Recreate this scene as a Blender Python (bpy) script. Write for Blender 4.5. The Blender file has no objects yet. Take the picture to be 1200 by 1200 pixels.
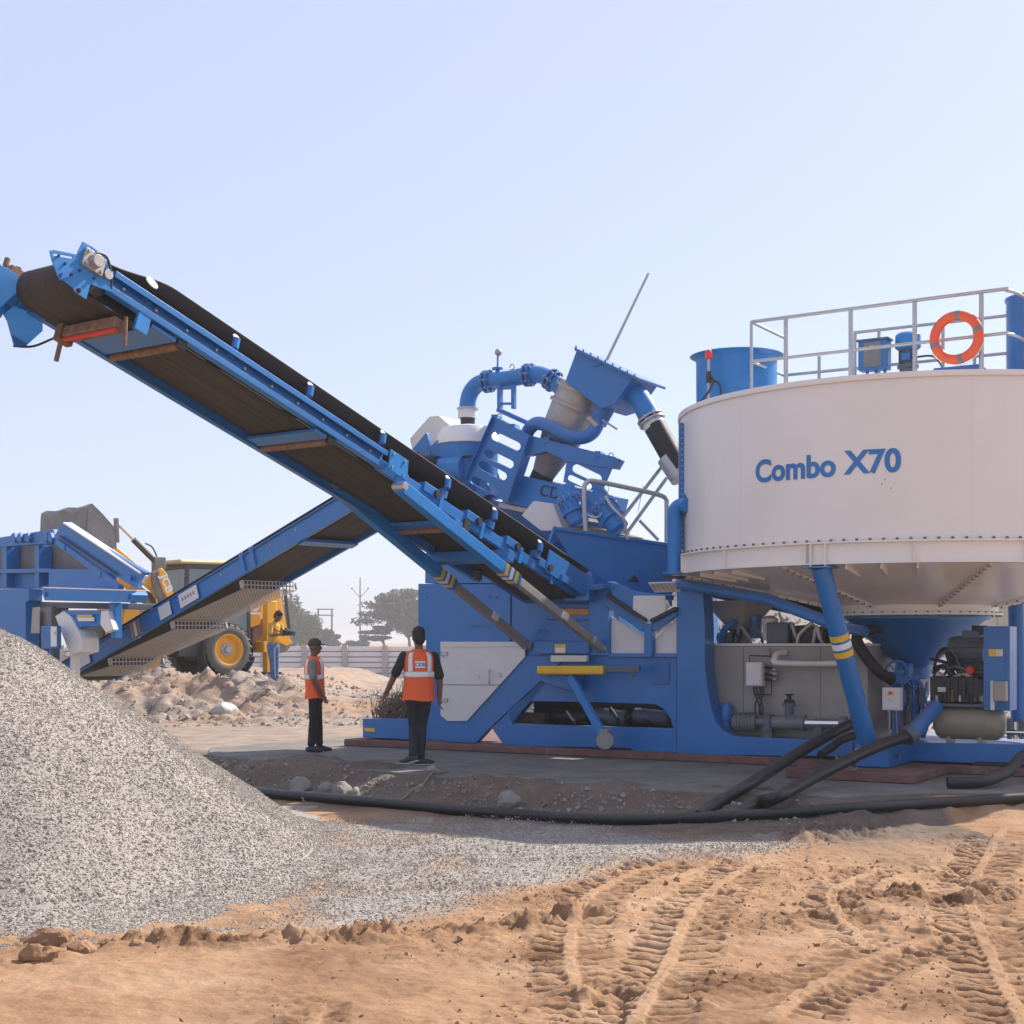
import bpy, bmesh, math, random
import numpy as np
from mathutils import Vector, Matrix
from mathutils.geometry import tessellate_polygon
R = math.radians
random.seed(7)
rng = np.random.default_rng(11)
scn = bpy.context.scene
COL = scn.collection

# ---------------------------------------------------------------- camera, sky, sun, exposure
FPX, CX, CY, ZC = 1700.0, 600.0, 752.0, 1.65          # focal length and horizon in photo pixels, eye height
cam_d = bpy.data.cameras.new('camera'); cam = bpy.data.objects.new('camera', cam_d); COL.objects.link(cam)
cam.location = (0, 0, ZC); cam.rotation_euler = (R(90), 0, 0)
cam_d.sensor_width = 36; cam_d.lens = 36 * FPX / 1200; cam_d.shift_y = (CY - 600) / 1200
cam_d.clip_start = .1; cam_d.clip_end = 9000
scn.camera = cam

SUN_AZ = Vector((.8, .6)).normalized(); SUN_EL = R(43)
world = bpy.data.worlds.new('World'); scn.world = world; world.use_nodes = True
wn = world.node_tree; sky = wn.nodes.new('ShaderNodeTexSky'); sky.sky_type = 'NISHITA'
sky.sun_disc = False; sky.sun_elevation = SUN_EL; sky.sun_rotation = math.atan2(SUN_AZ.x, SUN_AZ.y)
sky.air_density = 1.0; sky.dust_density = 1.2; sky.ozone_density = 2.5; sky.altitude = 200
mxs = wn.nodes.new('ShaderNodeMix'); mxs.data_type = 'RGBA'; mxs.inputs['Factor'].default_value = .68; mxs.inputs['B'].default_value = (3.38, 3.5, 4.5, 1)   # even pale veil of dry-season haze
wn.links.new(sky.outputs[0], mxs.inputs['A']); wn.links.new(mxs.outputs['Result'], wn.nodes['Background'].inputs[0]); wn.nodes['Background'].inputs[1].default_value = .15

sun_d = bpy.data.lights.new('sun', 'SUN'); sun = bpy.data.objects.new('sun', sun_d); COL.objects.link(sun)
sun_d.energy = 5.0; sun_d.angle = R(.6); sun_d.color = (1, .93, .82)
sdir = Vector((SUN_AZ.x * math.cos(SUN_EL), SUN_AZ.y * math.cos(SUN_EL), math.sin(SUN_EL)))
sun.rotation_euler = sdir.to_track_quat('Z', 'Y').to_euler(); sun.location = (20, 20, 30)
vs = scn.view_settings
vs.view_transform = 'Standard'; vs.look = 'None'; vs.gamma = 1; vs.use_curve_mapping = False; vs.exposure = .52
scn.cycles.max_bounces = 6; scn.cycles.use_denoising = True

# ---------------------------------------------------------------- places: pixel -> point on a known plane
A0 = Vector((-2.37, 23.0)); EU = Vector((.857, -.515)).normalized(); EV = Vector((-EU.y, EU.x))
def V3(p, z=0): return Vector((p[0], p[1], z))
EU3, EV3, UP = V3(EU), V3(EV), Vector((0, 0, 1))
def ray(px, py): return Vector(((px - CX) / FPX, 1.0, (CY - py) / FPX))
def hit(px, py, pt, nrm):
    r = ray(px, py); o = Vector((0, 0, ZC)); t = (Vector(pt) - o).dot(nrm) / r.dot(nrm); return o + r * t
def L(u, v, z): return V3(A0) + EU3 * u + EV3 * v + UP * z            # washing-plant axes
def F(px, py, v=0.0): return hit(px, py, L(0, v, 0), EV3)              # on the plant's upright plane at depth v
def G(px, py, z=0.0): return hit(px, py, (0, 0, z), UP)                # on level ground
def Dp(px, py, d): return hit(px, py, (0, d, 0), Vector((0, 1, 0)))
def fu(px, py, v=0.0): return (F(px, py, v) - V3(A0)).dot(EU3)

# ---------------------------------------------------------------- mesh builder
def perp(a):
    a = a.normalized(); t = UP if abs(a.z) < .9 else Vector((1, 0, 0))
    x = a.cross(t).normalized(); return x, x.cross(a).normalized()
def smooth_path(pts, k=6):
    pts = [Vector(p) for p in pts]; out = []
    for i in range(len(pts) - 1):
        p0, p1, p2, p3 = pts[max(i - 1, 0)], pts[i], pts[i + 1], pts[min(i + 2, len(pts) - 1)]
        for j in range(k):
            t = j / k; out.append(.5 * ((2 * p1) + (p2 - p0) * t + (2 * p0 - 5 * p1 + 4 * p2 - p3) * t * t + (3 * p1 - p0 - 3 * p2 + p3) * t ** 3))
    return out + [pts[-1]]
ORG = {}
class MB:
    def __init__(s): s.v, s.f, s.mi = [], [], []
    def add(s, vs, fs, m=0):
        o = len(s.v); s.v += [Vector(p) for p in vs]; s.f += [tuple(i + o for i in f) for f in fs]; s.mi += [m] * len(fs); return s
    def prism(s, pts, vec, m=0, holes=()):
        vec = Vector(vec); loops = [[Vector(p) for p in pts]] + [[Vector(p) for p in h] for h in holes]
        flat = [p for l in loops for p in l]; n = len(flat)
        if holes: caps = [tuple(t) for t in tessellate_polygon(loops)]
        else: caps = [tuple(range(n))]
        fs = list(caps) + [tuple(i + n for i in reversed(c)) for c in caps]; b = 0
        for l in loops:
            k = len(l)
            fs += [(b + i, b + i + n, b + (i + 1) % k + n, b + (i + 1) % k) for i in range(k)]; b += k
        return s.add(flat + [p + vec for p in flat], fs, m)
    def box(s, c, ax, ay, az, m=0):
        c, ax, ay, az = map(Vector, (c, ax, ay, az)); q = [(-1, -1), (1, -1), (1, 1), (-1, 1)]
        vs = [c + ax * i + ay * j - az for i, j in q] + [c + ax * i + ay * j + az for i, j in q]
        return s.add(vs, [(3, 2, 1, 0), (4, 5, 6, 7), (0, 1, 5, 4), (1, 2, 6, 5), (2, 3, 7, 6), (3, 0, 4, 7)], m)
    def lbox(s, u0, u1, v0, v1, z0, z1, m=0):
        return s.box(L((u0 + u1) / 2, (v0 + v1) / 2, (z0 + z1) / 2), EU3 * (u1 - u0) / 2, EV3 * (v1 - v0) / 2, UP * (z1 - z0) / 2, m)
    def beam(s, p, q, w, h, up=UP, m=0):
        p, q, up = Vector(p), Vector(q), Vector(up); a = q - p; x = a.cross(up).normalized(); y = x.cross(a).normalized()
        return s.box((p + q) / 2, a / 2, x * w / 2, y * h / 2, m)
    def cyl(s, p, q, r0, r1=None, n=20, m=0, cap=True):
        p, q = Vector(p), Vector(q); r1 = r0 if r1 is None else r1; x, y = perp(q - p)
        c = [(math.cos(2 * math.pi * i / n), math.sin(2 * math.pi * i / n)) for i in range(n)]
        vs = [p + (x * a + y * b) * r0 for a, b in c] + [q + (x * a + y * b) * r1 for a, b in c]
        fs = [(i, (i + 1) % n, (i + 1) % n + n, i + n) for i in range(n)]
        if cap: fs += [tuple(reversed(range(n))), tuple(range(n, 2 * n))]
        return s.add(vs, fs, m)
    def tube(s, path, r, n=12, m=0, ry=None, closed=False, cap=True):
        P = [Vector(p) for p in path]; k = len(P); rs = r if hasattr(r, '__len__') else [r] * k
        T = [(P[(i + 1) % k if closed else min(i + 1, k - 1)] - P[(i - 1) % k if closed else max(i - 1, 0)]).normalized() for i in range(k)]
        x, y = perp(T[0]); vs = []
        for i in range(k):
            x = (x - T[i] * x.dot(T[i])).normalized(); y = T[i].cross(x)
            vs += [P[i] + (x * math.cos(2 * math.pi * j / n) + y * math.sin(2 * math.pi * j / n)) * rs[i] for j in range(n)]
        fs = [(i * n + j, i * n + (j + 1) % n, ((i + 1) % k) * n + (j + 1) % n, ((i + 1) % k) * n + j) for i in range(k if closed else k - 1) for j in range(n)]
        if cap and not closed: fs += [tuple(reversed(range(n))), tuple(range((k - 1) * n, k * n))]
        return s.add(vs, fs, m)
    def loft(s, pts, rad, side, n=14, m=0):                     # rad: (across side, other) at each point, rounded ends
        P = [Vector(p) for p in pts]; k = len(P); side = Vector(side); vs = []; rings = []
        T = [(P[min(i + 1, k - 1)] - P[max(i - 1, 0)]).normalized() for i in range(k)]
        ext = [(P[0] - T[0] * min(rad[0]) * .7, (rad[0][0] * .55, rad[0][1] * .55), T[0])]
        ext += [(P[i], rad[i], T[i]) for i in range(k)] + [(P[-1] + T[-1] * min(rad[-1]) * .7, (rad[-1][0] * .55, rad[-1][1] * .55), T[-1])]
        for p, (a, b), t in ext:
            x = (side - t * side.dot(t)).normalized(); y = t.cross(x)
            vs += [p + x * a * math.cos(2 * math.pi * j / n) + y * b * math.sin(2 * math.pi * j / n) for j in range(n)]
        K = len(ext)
        fs = [(i * n + j, i * n + (j + 1) % n, (i + 1) * n + (j + 1) % n, (i + 1) * n + j) for i in range(K - 1) for j in range(n)]
        fs += [tuple(reversed(range(n))), tuple(range((K - 1) * n, K * n))]
        return s.add(vs, fs, m)
    def lathe(s, base, axis, prof, n=48, m=0, a0=0, a1=2 * math.pi, x=None):
        base, axis = Vector(base), Vector(axis).normalized(); X, Y = perp(axis) if x is None else (Vector(x), axis.cross(Vector(x)))
        full = abs(a1 - a0 - 2 * math.pi) < 1e-6; c = n if full else n + 1; vs = []
        for r, h in prof:
            vs += [base + axis * h + (X * math.cos(a0 + (a1 - a0) * j / n) + Y * math.sin(a0 + (a1 - a0) * j / n)) * max(r, 1e-4) for j in range(c)]
        fs = [(i * c + j, i * c + (j + 1) % c, (i + 1) * c + (j + 1) % c, (i + 1) * c + j) for i in range(len(prof) - 1) for j in range(n)]
        return s.add(vs, fs, m)
    def ball(s, c, r, n=12, m=0, M=None):
        c = Vector(c); r = r if hasattr(r, '__len__') else (r, r, r); k = n // 2; vs = [Vector((0, 0, -1))]
        for i in range(1, k):
            a = -math.pi / 2 + math.pi * i / k; vs += [Vector((math.cos(a) * math.cos(2 * math.pi * j / n), math.cos(a) * math.sin(2 * math.pi * j / n), math.sin(a))) for j in range(n)]
        vs += [Vector((0, 0, 1))]; fs = [(0, 1 + (j + 1) % n, 1 + j) for j in range(n)]
        fs += [(1 + i * n + j, 1 + i * n + (j + 1) % n, 1 + (i + 1) * n + (j + 1) % n, 1 + (i + 1) * n + j) for i in range(k - 2) for j in range(n)]
        e = len(vs) - 1; fs += [(e, 1 + (k - 2) * n + j, 1 + (k - 2) * n + (j + 1) % n) for j in range(n)]
        vs = [Vector((p.x * r[0], p.y * r[1], p.z * r[2])) for p in vs]
        if M is not None: vs = [M @ p for p in vs]
        return s.add([c + p for p in vs], fs, m)
    def torus(s, c, axis, Rm, r, n=40, k=12, m=0, a0=0, a1=2 * math.pi):
        c = Vector(c); x, y = perp(Vector(axis)); full = abs(a1 - a0 - 2 * math.pi) < 1e-6
        pts = [c + (x * math.cos(a0 + (a1 - a0) * i / n) + y * math.sin(a0 + (a1 - a0) * i / n)) * Rm for i in range(n if full else n + 1)]
        return s.tube(pts, r, k, m, closed=full)
    def build(s, name, mat, parent=None, bevel=0, smooth=38, frame=None, **t):
        if parent is not None: o_ = ORG[parent]
        elif frame is not None: o_ = frame.translation.copy()
        else:
            xs = [min(p[i] for p in s.v) for i in range(3)]; xe = [max(p[i] for p in s.v) for i in range(3)]
            o_ = Vector(((xs[0] + xe[0]) / 2, (xs[1] + xe[1]) / 2, xs[2]))
        if frame is not None: inv = frame.inverted(); vs = [inv @ p for p in s.v]
        else: vs = [p - o_ for p in s.v]
        me = bpy.data.meshes.new(name); me.from_pydata(vs, [], s.f); me.validate()
        bm = bmesh.new(); bm.from_mesh(me); bmesh.ops.recalc_face_normals(bm, faces=bm.faces); bm.to_mesh(me); bm.free()
        mats = mat if isinstance(mat, (list, tuple)) else [mat]
        for m in mats: me.materials.append(M[m])
        if len(mats) > 1 and len(me.polygons) == len(s.mi): me.polygons.foreach_set('material_index', s.mi)
        if smooth:
            me.polygons.foreach_set('use_smooth', [True] * len(me.polygons)); me.set_sharp_from_angle(angle=R(smooth))
        o = bpy.data.objects.new(name, me); COL.objects.link(o)
        if parent is not None: o.parent = parent
        if frame is not None:
            F_ = frame.copy(); F_.translation = frame.translation - (ORG[parent] if parent is not None else Vector()); o.matrix_local = F_
            ORG[o] = frame.translation.copy()
        else:
            if parent is None: o.location = o_
            ORG[o] = o_
        if bevel:
            b = o.modifiers.new('edge', 'BEVEL'); b.width = bevel; b.segments = 2; b.limit_method = 'ANGLE'; b.angle_limit = R(40); b.harden_normals = True
        tag(o, **t); return o
def tag(o, label=None, cat=None, group=None, kind=None):
    for k, v in (('label', label), ('category', cat), ('group', group), ('kind', kind)):
        if v: o[k] = v
    return o
def thing(name, loc, label, cat, group=None):
    o = bpy.data.objects.new(name, None); COL.objects.link(o); o.location = loc; ORG[o] = Vector(loc); o.empty_display_size = .2
    return tag(o, label, cat, group)
def copy_tree(o, parent=None, delta=None):
    c = o.copy(); COL.objects.link(c); c.parent = parent; ORG[c] = ORG[o] + (delta or Vector())
    for ch in list(o.children): copy_tree(ch, c, delta)
    return c
def stamp(src, parent, dv):                                  # another copy of a part, moved by dv; shares the mesh
    c = src.copy(); COL.objects.link(c); c.parent = parent; c.location = src.location + Vector(dv); ORG[c] = ORG[src] + Vector(dv)
    for ch in list(src.children):
        d = ch.copy(); COL.objects.link(d); d.parent = c
    return c
def text_polys(body, size, bold=0.0):
    cu = bpy.data.curves.new('t', 'FONT'); cu.body = body; cu.size = size; cu.offset = bold; cu.align_x = 'CENTER'; cu.align_y = 'CENTER'; cu.resolution_u = 6
    o = bpy.data.objects.new('t', cu); COL.objects.link(o); me = o.to_mesh()
    vs = [v.co.copy() for v in me.vertices]; fs = [tuple(p.vertices) for p in me.polygons]
    o.to_mesh_clear(); bpy.data.objects.remove(o); bpy.data.curves.remove(cu); return vs, fs

# ---------------------------------------------------------------- materials
M = {}
def mat(name, col, rough=.5, metal=0, var=.12, scale=4, bump=0, bscale=60, dust=0, dustcol=(.42, .33, .25), spec=.5, stain=0, stcol=(.2, .13, .08), trans=0, coat=0):
    m = bpy.data.materials.new(name); m.use_nodes = True; nt = m.node_tree; N, K = nt.nodes, nt.links.new; b = N['Principled BSDF']
    tc = N.new('ShaderNodeTexCoord'); nz = N.new('ShaderNodeTexNoise'); nz.inputs['Scale'].default_value = scale; nz.inputs['Detail'].default_value = 6; nz.inputs['Roughness'].default_value = .65
    geo = N.new('ShaderNodeNewGeometry'); K(geo.outputs['Position'], nz.inputs['Vector'])
    rmp = N.new('ShaderNodeValToRGB'); rmp.color_ramp.elements[0].position = .3; rmp.color_ramp.elements[1].position = .7
    c = Vector(col); rmp.color_ramp.elements[0].color = (*(c * (1 - var)), 1); rmp.color_ramp.elements[1].color = (*[min(x * (1 + var), .95) for x in c], 1)
    K(nz.outputs['Fac'], rmp.inputs['Fac']); out = rmp.outputs['Color']
    def mixin(out, fac, colr):
        mx = N.new('ShaderNodeMix'); mx.data_type = 'RGBA'; K(fac, mx.inputs['Factor']); K(out, mx.inputs['A']); mx.inputs['B'].default_value = (*colr, 1); return mx.outputs['Result']
    if stain:
        n3 = N.new('ShaderNodeTexNoise'); n3.inputs['Scale'].default_value = scale * 2.7; n3.inputs['Detail'].default_value = 9; n3.inputs['Roughness'].default_value = .75; K(geo.outputs['Position'], n3.inputs['Vector'])
        mr = N.new('ShaderNodeMapRange'); mr.inputs['From Min'].default_value = .55; mr.inputs['From Max'].default_value = .75; mr.inputs['To Max'].default_value = stain; K(n3.outputs['Fac'], mr.inputs['Value'])
        out = mixin(out, mr.outputs['Result'], stcol)
    if dust:
        sp = N.new('ShaderNodeSeparateXYZ'); K(geo.outputs['Normal'], sp.inputs[0]); mr = N.new('ShaderNodeMapRange'); mr.inputs['From Min'].default_value = .2; mr.inputs['From Max'].default_value = 1
        mr.inputs['To Min'].default_value = dust * .1; mr.inputs['To Max'].default_value = dust; K(sp.outputs['Z'], mr.inputs['Value'])
        n2 = N.new('ShaderNodeTexNoise'); n2.inputs['Scale'].default_value = scale * 1.7; n2.inputs['Detail'].default_value = 8; n2.inputs['Roughness'].default_value = .7; K(geo.outputs['Position'], n2.inputs['Vector'])
        mm = N.new('ShaderNodeMath'); mm.operation = 'MULTIPLY'; K(mr.outputs['Result'], mm.inputs[0]); K(n2.outputs['Fac'], mm.inputs[1]); m2 = N.new('ShaderNodeMath'); m2.operation = 'MULTIPLY'; m2.inputs[1].default_value = 1.6; K(mm.outputs[0], m2.inputs[0])
        out = mixin(out, m2.outputs[0], dustcol)
    K(out, b.inputs['Base Color']); b.inputs['Metallic'].default_value = metal; b.inputs['Specular IOR Level'].default_value = spec
    mr = N.new('ShaderNodeMapRange'); mr.inputs['To Min'].default_value = max(rough - .1, .03); mr.inputs['To Max'].default_value = min(rough + .15, 1); K(nz.outputs['Fac'], mr.inputs['Value']); K(mr.outputs['Result'], b.inputs['Roughness'])
    if coat: b.inputs['Coat Weight'].default_value = coat; b.inputs['Coat Roughness'].default_value = .12
    if trans: b.inputs['Transmission Weight'].default_value = trans
    if bump:
        nb = N.new('ShaderNodeTexNoise'); nb.inputs['Scale'].default_value = bscale; nb.inputs['Detail'].default_value = 5; K(geo.outputs['Position'], nb.inputs['Vector'])
        bp = N.new('ShaderNodeBump'); bp.inputs['Strength'].default_value = bump; bp.inputs['Distance'].default_value = .02; K(nb.outputs['Fac'], bp.inputs['Height']); K(bp.outputs['Normal'], b.inputs['Normal'])
    M[name] = m; return m
BLUE = (.004, .155, .47)
mat('blue', BLUE, .36, var=.1, scale=1.5, dust=.3, bump=.05, bscale=3, coat=.15, stain=.12, stcol=(.2, .18, .16))
mat('blue_dusty', (.012, .125, .39), .5, var=.12, scale=2, dust=.5, stain=.25)
mat('blue_lit', (.005, .195, .56), .4, var=.1, scale=2, dust=.2, stain=.1, stcol=(.2, .18, .16))  # lighter copy of blue for sunlit parts, sunshine put into the colour
mat('tank_white', (.77, .735, .695), .32, var=.03, scale=.8, stain=.08, stcol=(.5, .38, .28), bump=.06, bscale=1.5, coat=.2)
mat('panel_white', (.68, .67, .66), .45, var=.05, scale=2, stain=.2, stcol=(.4, .35, .3))
mat('white', (.8, .8, .78), .5, var=.04, stain=.12, stcol=(.4, .34, .28))
mat('grey_paint', (.27, .27, .26), .5, var=.1, stain=.3, stcol=(.16, .14, .12))
mat('tank_grey', (.33, .31, .28), .55, var=.1, scale=1.2, stain=.3, stcol=(.22, .19, .16))
mat('mid_grey', (.18, .19, .2), .45, var=.12)
mat('slate', (.1, .12, .15), .45, var=.15)
mat('galv', (.45, .46, .47), .38, metal=.6, var=.12, scale=12)
mat('steel', (.4, .38, .36), .48, metal=.45, var=.15, scale=8, stain=.3, stcol=(.25, .18, .13))
mat('chrome', (.7, .7, .7), .15, metal=1, var=.03)
mat('dark', (.025, .026, .03), .5, var=.3)
mat('black_rubber', (.011, .011, .012), .55, var=.3, scale=9, dust=.1)
mat('belt_black', (.012, .012, .014), .6, var=.3, scale=5, dust=.05)
mat('hose', (.011, .0115, .015), .38, var=.3, scale=6, dust=.12)
mat('rust', (.2, .12, .08), .85, var=.4, scale=14, bump=.4, bscale=40, stain=.75, stcol=(.3, .25, .2))
mat('red', (.62, .035, .02), .5, var=.1)
mat('signal_red', (.85, .03, .02), .25, var=.02)
mat('ring_orange', (.78, .1, .03), .55, var=.08, scale=8, dust=.1)
mat('orange_bar', (.6, .24, .03), .5)
mat('yellow_mark', (.8, .5, .02), .4, var=.06, stain=.3, stcol=(.4, .3, .15))
mat('reflective', (.8, .82, .85), .3, var=.03)
mat('tractor_yellow', (.85, .41, .015), .42, var=.08, scale=3, dust=.3, coat=.1)
mat('tractor_cream', (.62, .5, .28), .5, dust=.3)
mat('bucket_grey', (.2, .19, .18), .65, var=.25, scale=3, stain=.6, stcol=(.36, .3, .25), bump=.2, bscale=12)
mat('tyre', (.1, .095, .09), .8, var=.2, scale=10, dust=.75, dustcol=(.42, .37, .32), bump=.2, bscale=30)
mat('glass', (.16, .2, .21), .08, var=.1, spec=.8)
mat('cab_dark', (.05, .05, .055), .5, var=.2, dust=.3)
mat('concrete', (.19, .17, .152), .9, var=.35, scale=1.4, bump=.5, bscale=28, stain=.8, stcol=(.1, .088, .078))
mat('plinth', (.2, .1, .085), .9, var=.3, scale=3, bump=.4, bscale=35, stain=.85, stcol=(.27, .245, .225))
mat('wall_white', (.74, .71, .69), .7, var=.05, scale=1.2, stain=.2, stcol=(.5, .45, .38))
mat('wall_post', (.42, .4, .39), .8, var=.1)
mat('stone', (.27, .245, .22), .9, var=.25, scale=5, bump=.5, bscale=18)
mat('pale_stone', (.52, .48, .44), .9, var=.15, scale=5, bump=.5, bscale=18)
mat('bank_stone', (.36, .31, .27), .9, var=.3, scale=3, bump=.5, bscale=18)
mat('clod', (.31, .175, .095), .95, var=.25, scale=8, bump=.5, bscale=40)
mat('perforated', (.4, .38, .355), .55, metal=.1, var=.12, scale=5, dust=.15)
mat('bark', (.12, .1, .085), .9, var=.2)
mat('leaf_a', (.11, .125, .065), .7, var=.3, scale=.8)
mat('leaf_b', (.11, .115, .085), .75, var=.3, scale=.8)
mat('straw', (.27, .22, .16), .9, var=.35, scale=20)
mat('skin', (.17, .088, .056), .5, var=.08)
mat('hair', (.012, .011, .011), .6, var=.3, scale=60, bump=.5, bscale=90)
mat('vest', (.95, .13, .025), .6, var=.1, scale=9, bump=.6, bscale=11)
mat('vest_tape', (.82, .82, .82), .35, var=.05)
mat('tshirt_grey', (.2, .22, .2), .85, var=.1, bump=.3, bscale=20)
mat('black_cloth', (.02, .02, .022), .85, var=.25, bump=.3, bscale=20)
mat('dark_jeans', (.022, .027, .04), .85, var=.35, scale=7, bump=.3, bscale=20)
mat('blue_jeans', (.09, .15, .3), .85, var=.3, scale=7, bump=.3, bscale=20)
mat('yellow_shirt', (.62, .34, .04), .8, var=.1, bump=.3, bscale=20)
mat('camo', (.06, .055, .045), .85, var=.5, scale=40)
mat('shoe', (.03, .032, .04), .6, var=.3)
mat('sole', (.6, .6, .6), .7)
mat('cabin_beige', (.5, .46, .38), .6, var=.06)
mat('olive_tank', (.3, .27, .2), .42, var=.08, stain=.2, stcol=(.2, .17, .13))
# ---------------------------------------------------------------- noise for terrain
def vnoise(x, y, seed=0):
    xi, yi = np.floor(x).astype(np.int64), np.floor(y).astype(np.int64); fx, fy = x - xi, y - yi
    def h(a, b):
        n = (a * 374761393 + b * 668265263 + seed * 974634777) & 0x7fffffff; n = ((n ^ (n >> 13)) * 1274126177) & 0x7fffffff; n = n ^ (n >> 16); return (n & 0xffff) / 65535.0
    u, v = fx * fx * (3 - 2 * fx), fy * fy * (3 - 2 * fy)
    return (h(xi, yi) * (1 - u) + h(xi + 1, yi) * u) * (1 - v) + (h(xi, yi + 1) * (1 - u) + h(xi + 1, yi + 1) * u) * v - .5
def fbm(x, y, f, o=4, seed=0, g=.5):
    t, a = 0, 1
    for i in range(o): t = t + a * vnoise(x * f, y * f, seed + i); f *= 2.03; a *= g
    return t
def sst(a, b, x): t = np.clip((x - a) / (b - a), 0, 1); return t * t * (3 - 2 * t)
def inpoly(x, y, P):
    r = np.zeros(x.shape, bool); k = len(P)
    for i in range(k):
        (x0, y0), (x1, y1) = P[i], P[(i + 1) % k]
        c = ((y0 > y) != (y1 > y)) & (x < (x1 - x0) * (y - y0) / (y1 - y0 + 1e-12) + x0); r ^= c
    return r
def polydist(x, y, P):                                        # distance to an open polyline, plus arc length and side
    best = np.full(x.shape, 1e9); ss = np.zeros(x.shape); sd = np.zeros(x.shape); acc = 0
    for i in range(len(P) - 1):
        ax, ay = P[i]; bx, by = P[i + 1]; lx, ly = bx - ax, by - ay; l2 = lx * lx + ly * ly; l = math.sqrt(l2)
        t = np.clip(((x - ax) * lx + (y - ay) * ly) / l2, 0, 1); dx, dy = x - ax - t * lx, y - ay - t * ly; d = np.hypot(dx, dy)
        k = d < best; best[k] = d[k]; ss[k] = acc + t[k] * l; sd[k] = np.sign(lx * dy[k] - ly * dx[k]); acc += l
    return best, ss, sd
Z0 = -.25
EDGE = [(-40, 30), (-9, 24.6), (-4.4, 21.2), (-2.6, 19.5), (-1.1, 18.0), (.2, 17.2), (1.8, 16.2), (3.4, 15.5), (4.6, 15.95), (6.5, 15.8), (9, 15.0), (40, 6)]
def edge_y(x): return np.interp(x, [p[0] for p in EDGE], [p[1] for p in EDGE])
def gp(*pts): return [tuple(G(x, y, Z0)[:2]) for x, y in pts]
def spath(pts, k=8): return [tuple(p[:2]) for p in smooth_path([(a, b, 0) for a, b in pts], k)]
TRACKS = [  # path, half width, depth
    (spath(gp((800, 1006), (745, 1022), (700, 1045), (672, 1085), (668, 1135), (690, 1185), (720, 1260))), .27, .05),
    (spath(gp((885, 1008), (850, 1030), (815, 1065), (790, 1110), (768, 1155), (735, 1215), (700, 1300))), .30, .055),
    (spath(gp((1060, 1012), (1010, 1022), (978, 1045), (975, 1068), (992, 1092), (1020, 1112))), .22, .035),
    (spath(gp((1175, 975), (1158, 1000), (1140, 1035), (1136, 1062), (1150, 1100), (1175, 1150), (1205, 1210))), .30, .05),
    (spath(gp((1065, 1010), (1100, 1018), (1135, 1035))), .2, .03),
    (spath(gp((372, 1180), (368, 1200), (362, 1230))), .16, .03),
    (spath(gp((900, 1200), (960, 1150), (1080, 1105), (1250, 1090))), .34, .01),
]
RIDGES = [(spath(gp((40, 1110), (150, 1108), (300, 1108), (450, 1100), (560, 1092), (660, 1080), (700, 1078))), .13, .1),
          (spath(gp((990, 1058), (1040, 1050), (1100, 1060), (1200, 1045))), .2, .09), (spath(gp((870, 1090), (960, 1078), (1040, 1080))), .2, .05),
          (spath(gp((930, 985), (1000, 975), (1100, 955), (1250, 945))), .35, .1), (spath(gp((640, 1180), (800, 1150), (980, 1165), (1200, 1180))), .3, .03)]
GRAVEL = gp((300, 1090), (450, 1098), (560, 1072), (640, 1044), (720, 1026), (790, 1014), (880, 1009), (950, 1001), (958, 991), (900, 982), (800, 984), (700, 968), (600, 962), (470, 960), (380, 960))
PILE = (-5.05, 13.0, 3.55, 2.36)                                # centre, radius, height of the stockpile
def pile_h(x, y):
    dx, dy = x - PILE[0], y - PILE[1]; r = np.hypot(dx, dy); a = np.arctan2(dy, dx)
    rr = r * (1 + .05 * np.sin(3 * a + 1) + .03 * np.sin(7 * a)) + .06 * fbm(x, y, 1.3, 3, 5)
    h = PILE[3] * (1 - rr / PILE[2]); soft = PILE[3] - .22
    h = np.where(h > soft - .3, soft - .3 + .5 * (1 - np.exp(-(h - soft + .3) / .5)), h)
    toe = .16 * np.exp(-np.maximum(rr - PILE[2] + .25, 0) / .35) - .02
    return np.maximum(h, toe) + .018 * fbm(x, y, 5, 3, 9) + .05 * fbm(x, y, .8, 3, 12) * (h > .1)
def terrain(x, y):
    s = y - edge_y(x)
    z = Z0 + (0.0 - .035 - Z0) * sst(-.95, -.08, s + .25 * fbm(x, y, 1.5, 3, 21))
    bank = np.exp(-((s + .45) / .35) ** 2) * (x > -8)
    z = z + bank * (.10 * fbm(x, y, 3.2, 5, 3, .6))
    front = 1 - sst(-.9, -.2, s)
    z = z + front * (.05 * fbm(x, y, .5, 3, 1) + .022 * fbm(x, y, 2.5, 4, 2, .55))
    z = z + sst(-.35, 0, s) * (1 - sst(.35, 1.1, s)) * (x > -4.6) * (1 - sst(2.6, 3.8, x)) * .16 * np.maximum(fbm(x, y, 1.2, 5, 27, .6) + .12, 0)
    far = sst(30.2, 33.0, y + .9 * fbm(x, y, .35, 2, 31)) * (1 - sst(48, 60, y)) * (1 - sst(-1.5, 4, x))
    slope = sst(28.8, 30.6, y) * (1 - sst(33.2, 35.5, y)) * (1 - sst(-1.5, 2, x))
    far = far * (1 - .55 * sst(-5.6, -3.8, x)); z = z + far * .76 + slope * (1 - .5 * sst(-6.0, -4.2, x)) * (.36 * np.abs(fbm(x, y, .8, 5, 8, .62)) + .2 * fbm(x, y, 3.1, 5, 13, .7))
    z = z + sst(32.5, 34.5, y) * (1 - sst(58, 66, y)) * (1 - sst(-1, 3, x)) * (.22 * np.maximum(fbm(x, y, .8, 4, 19, .6), -.1) + .05 * fbm(x, y, 3.5, 3, 23))
    z = z + sst(24, 29, y) * (1 - sst(60, 80, y)) * .03 * fbm(x, y, 1.2, 4, 17)
    return z
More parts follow.
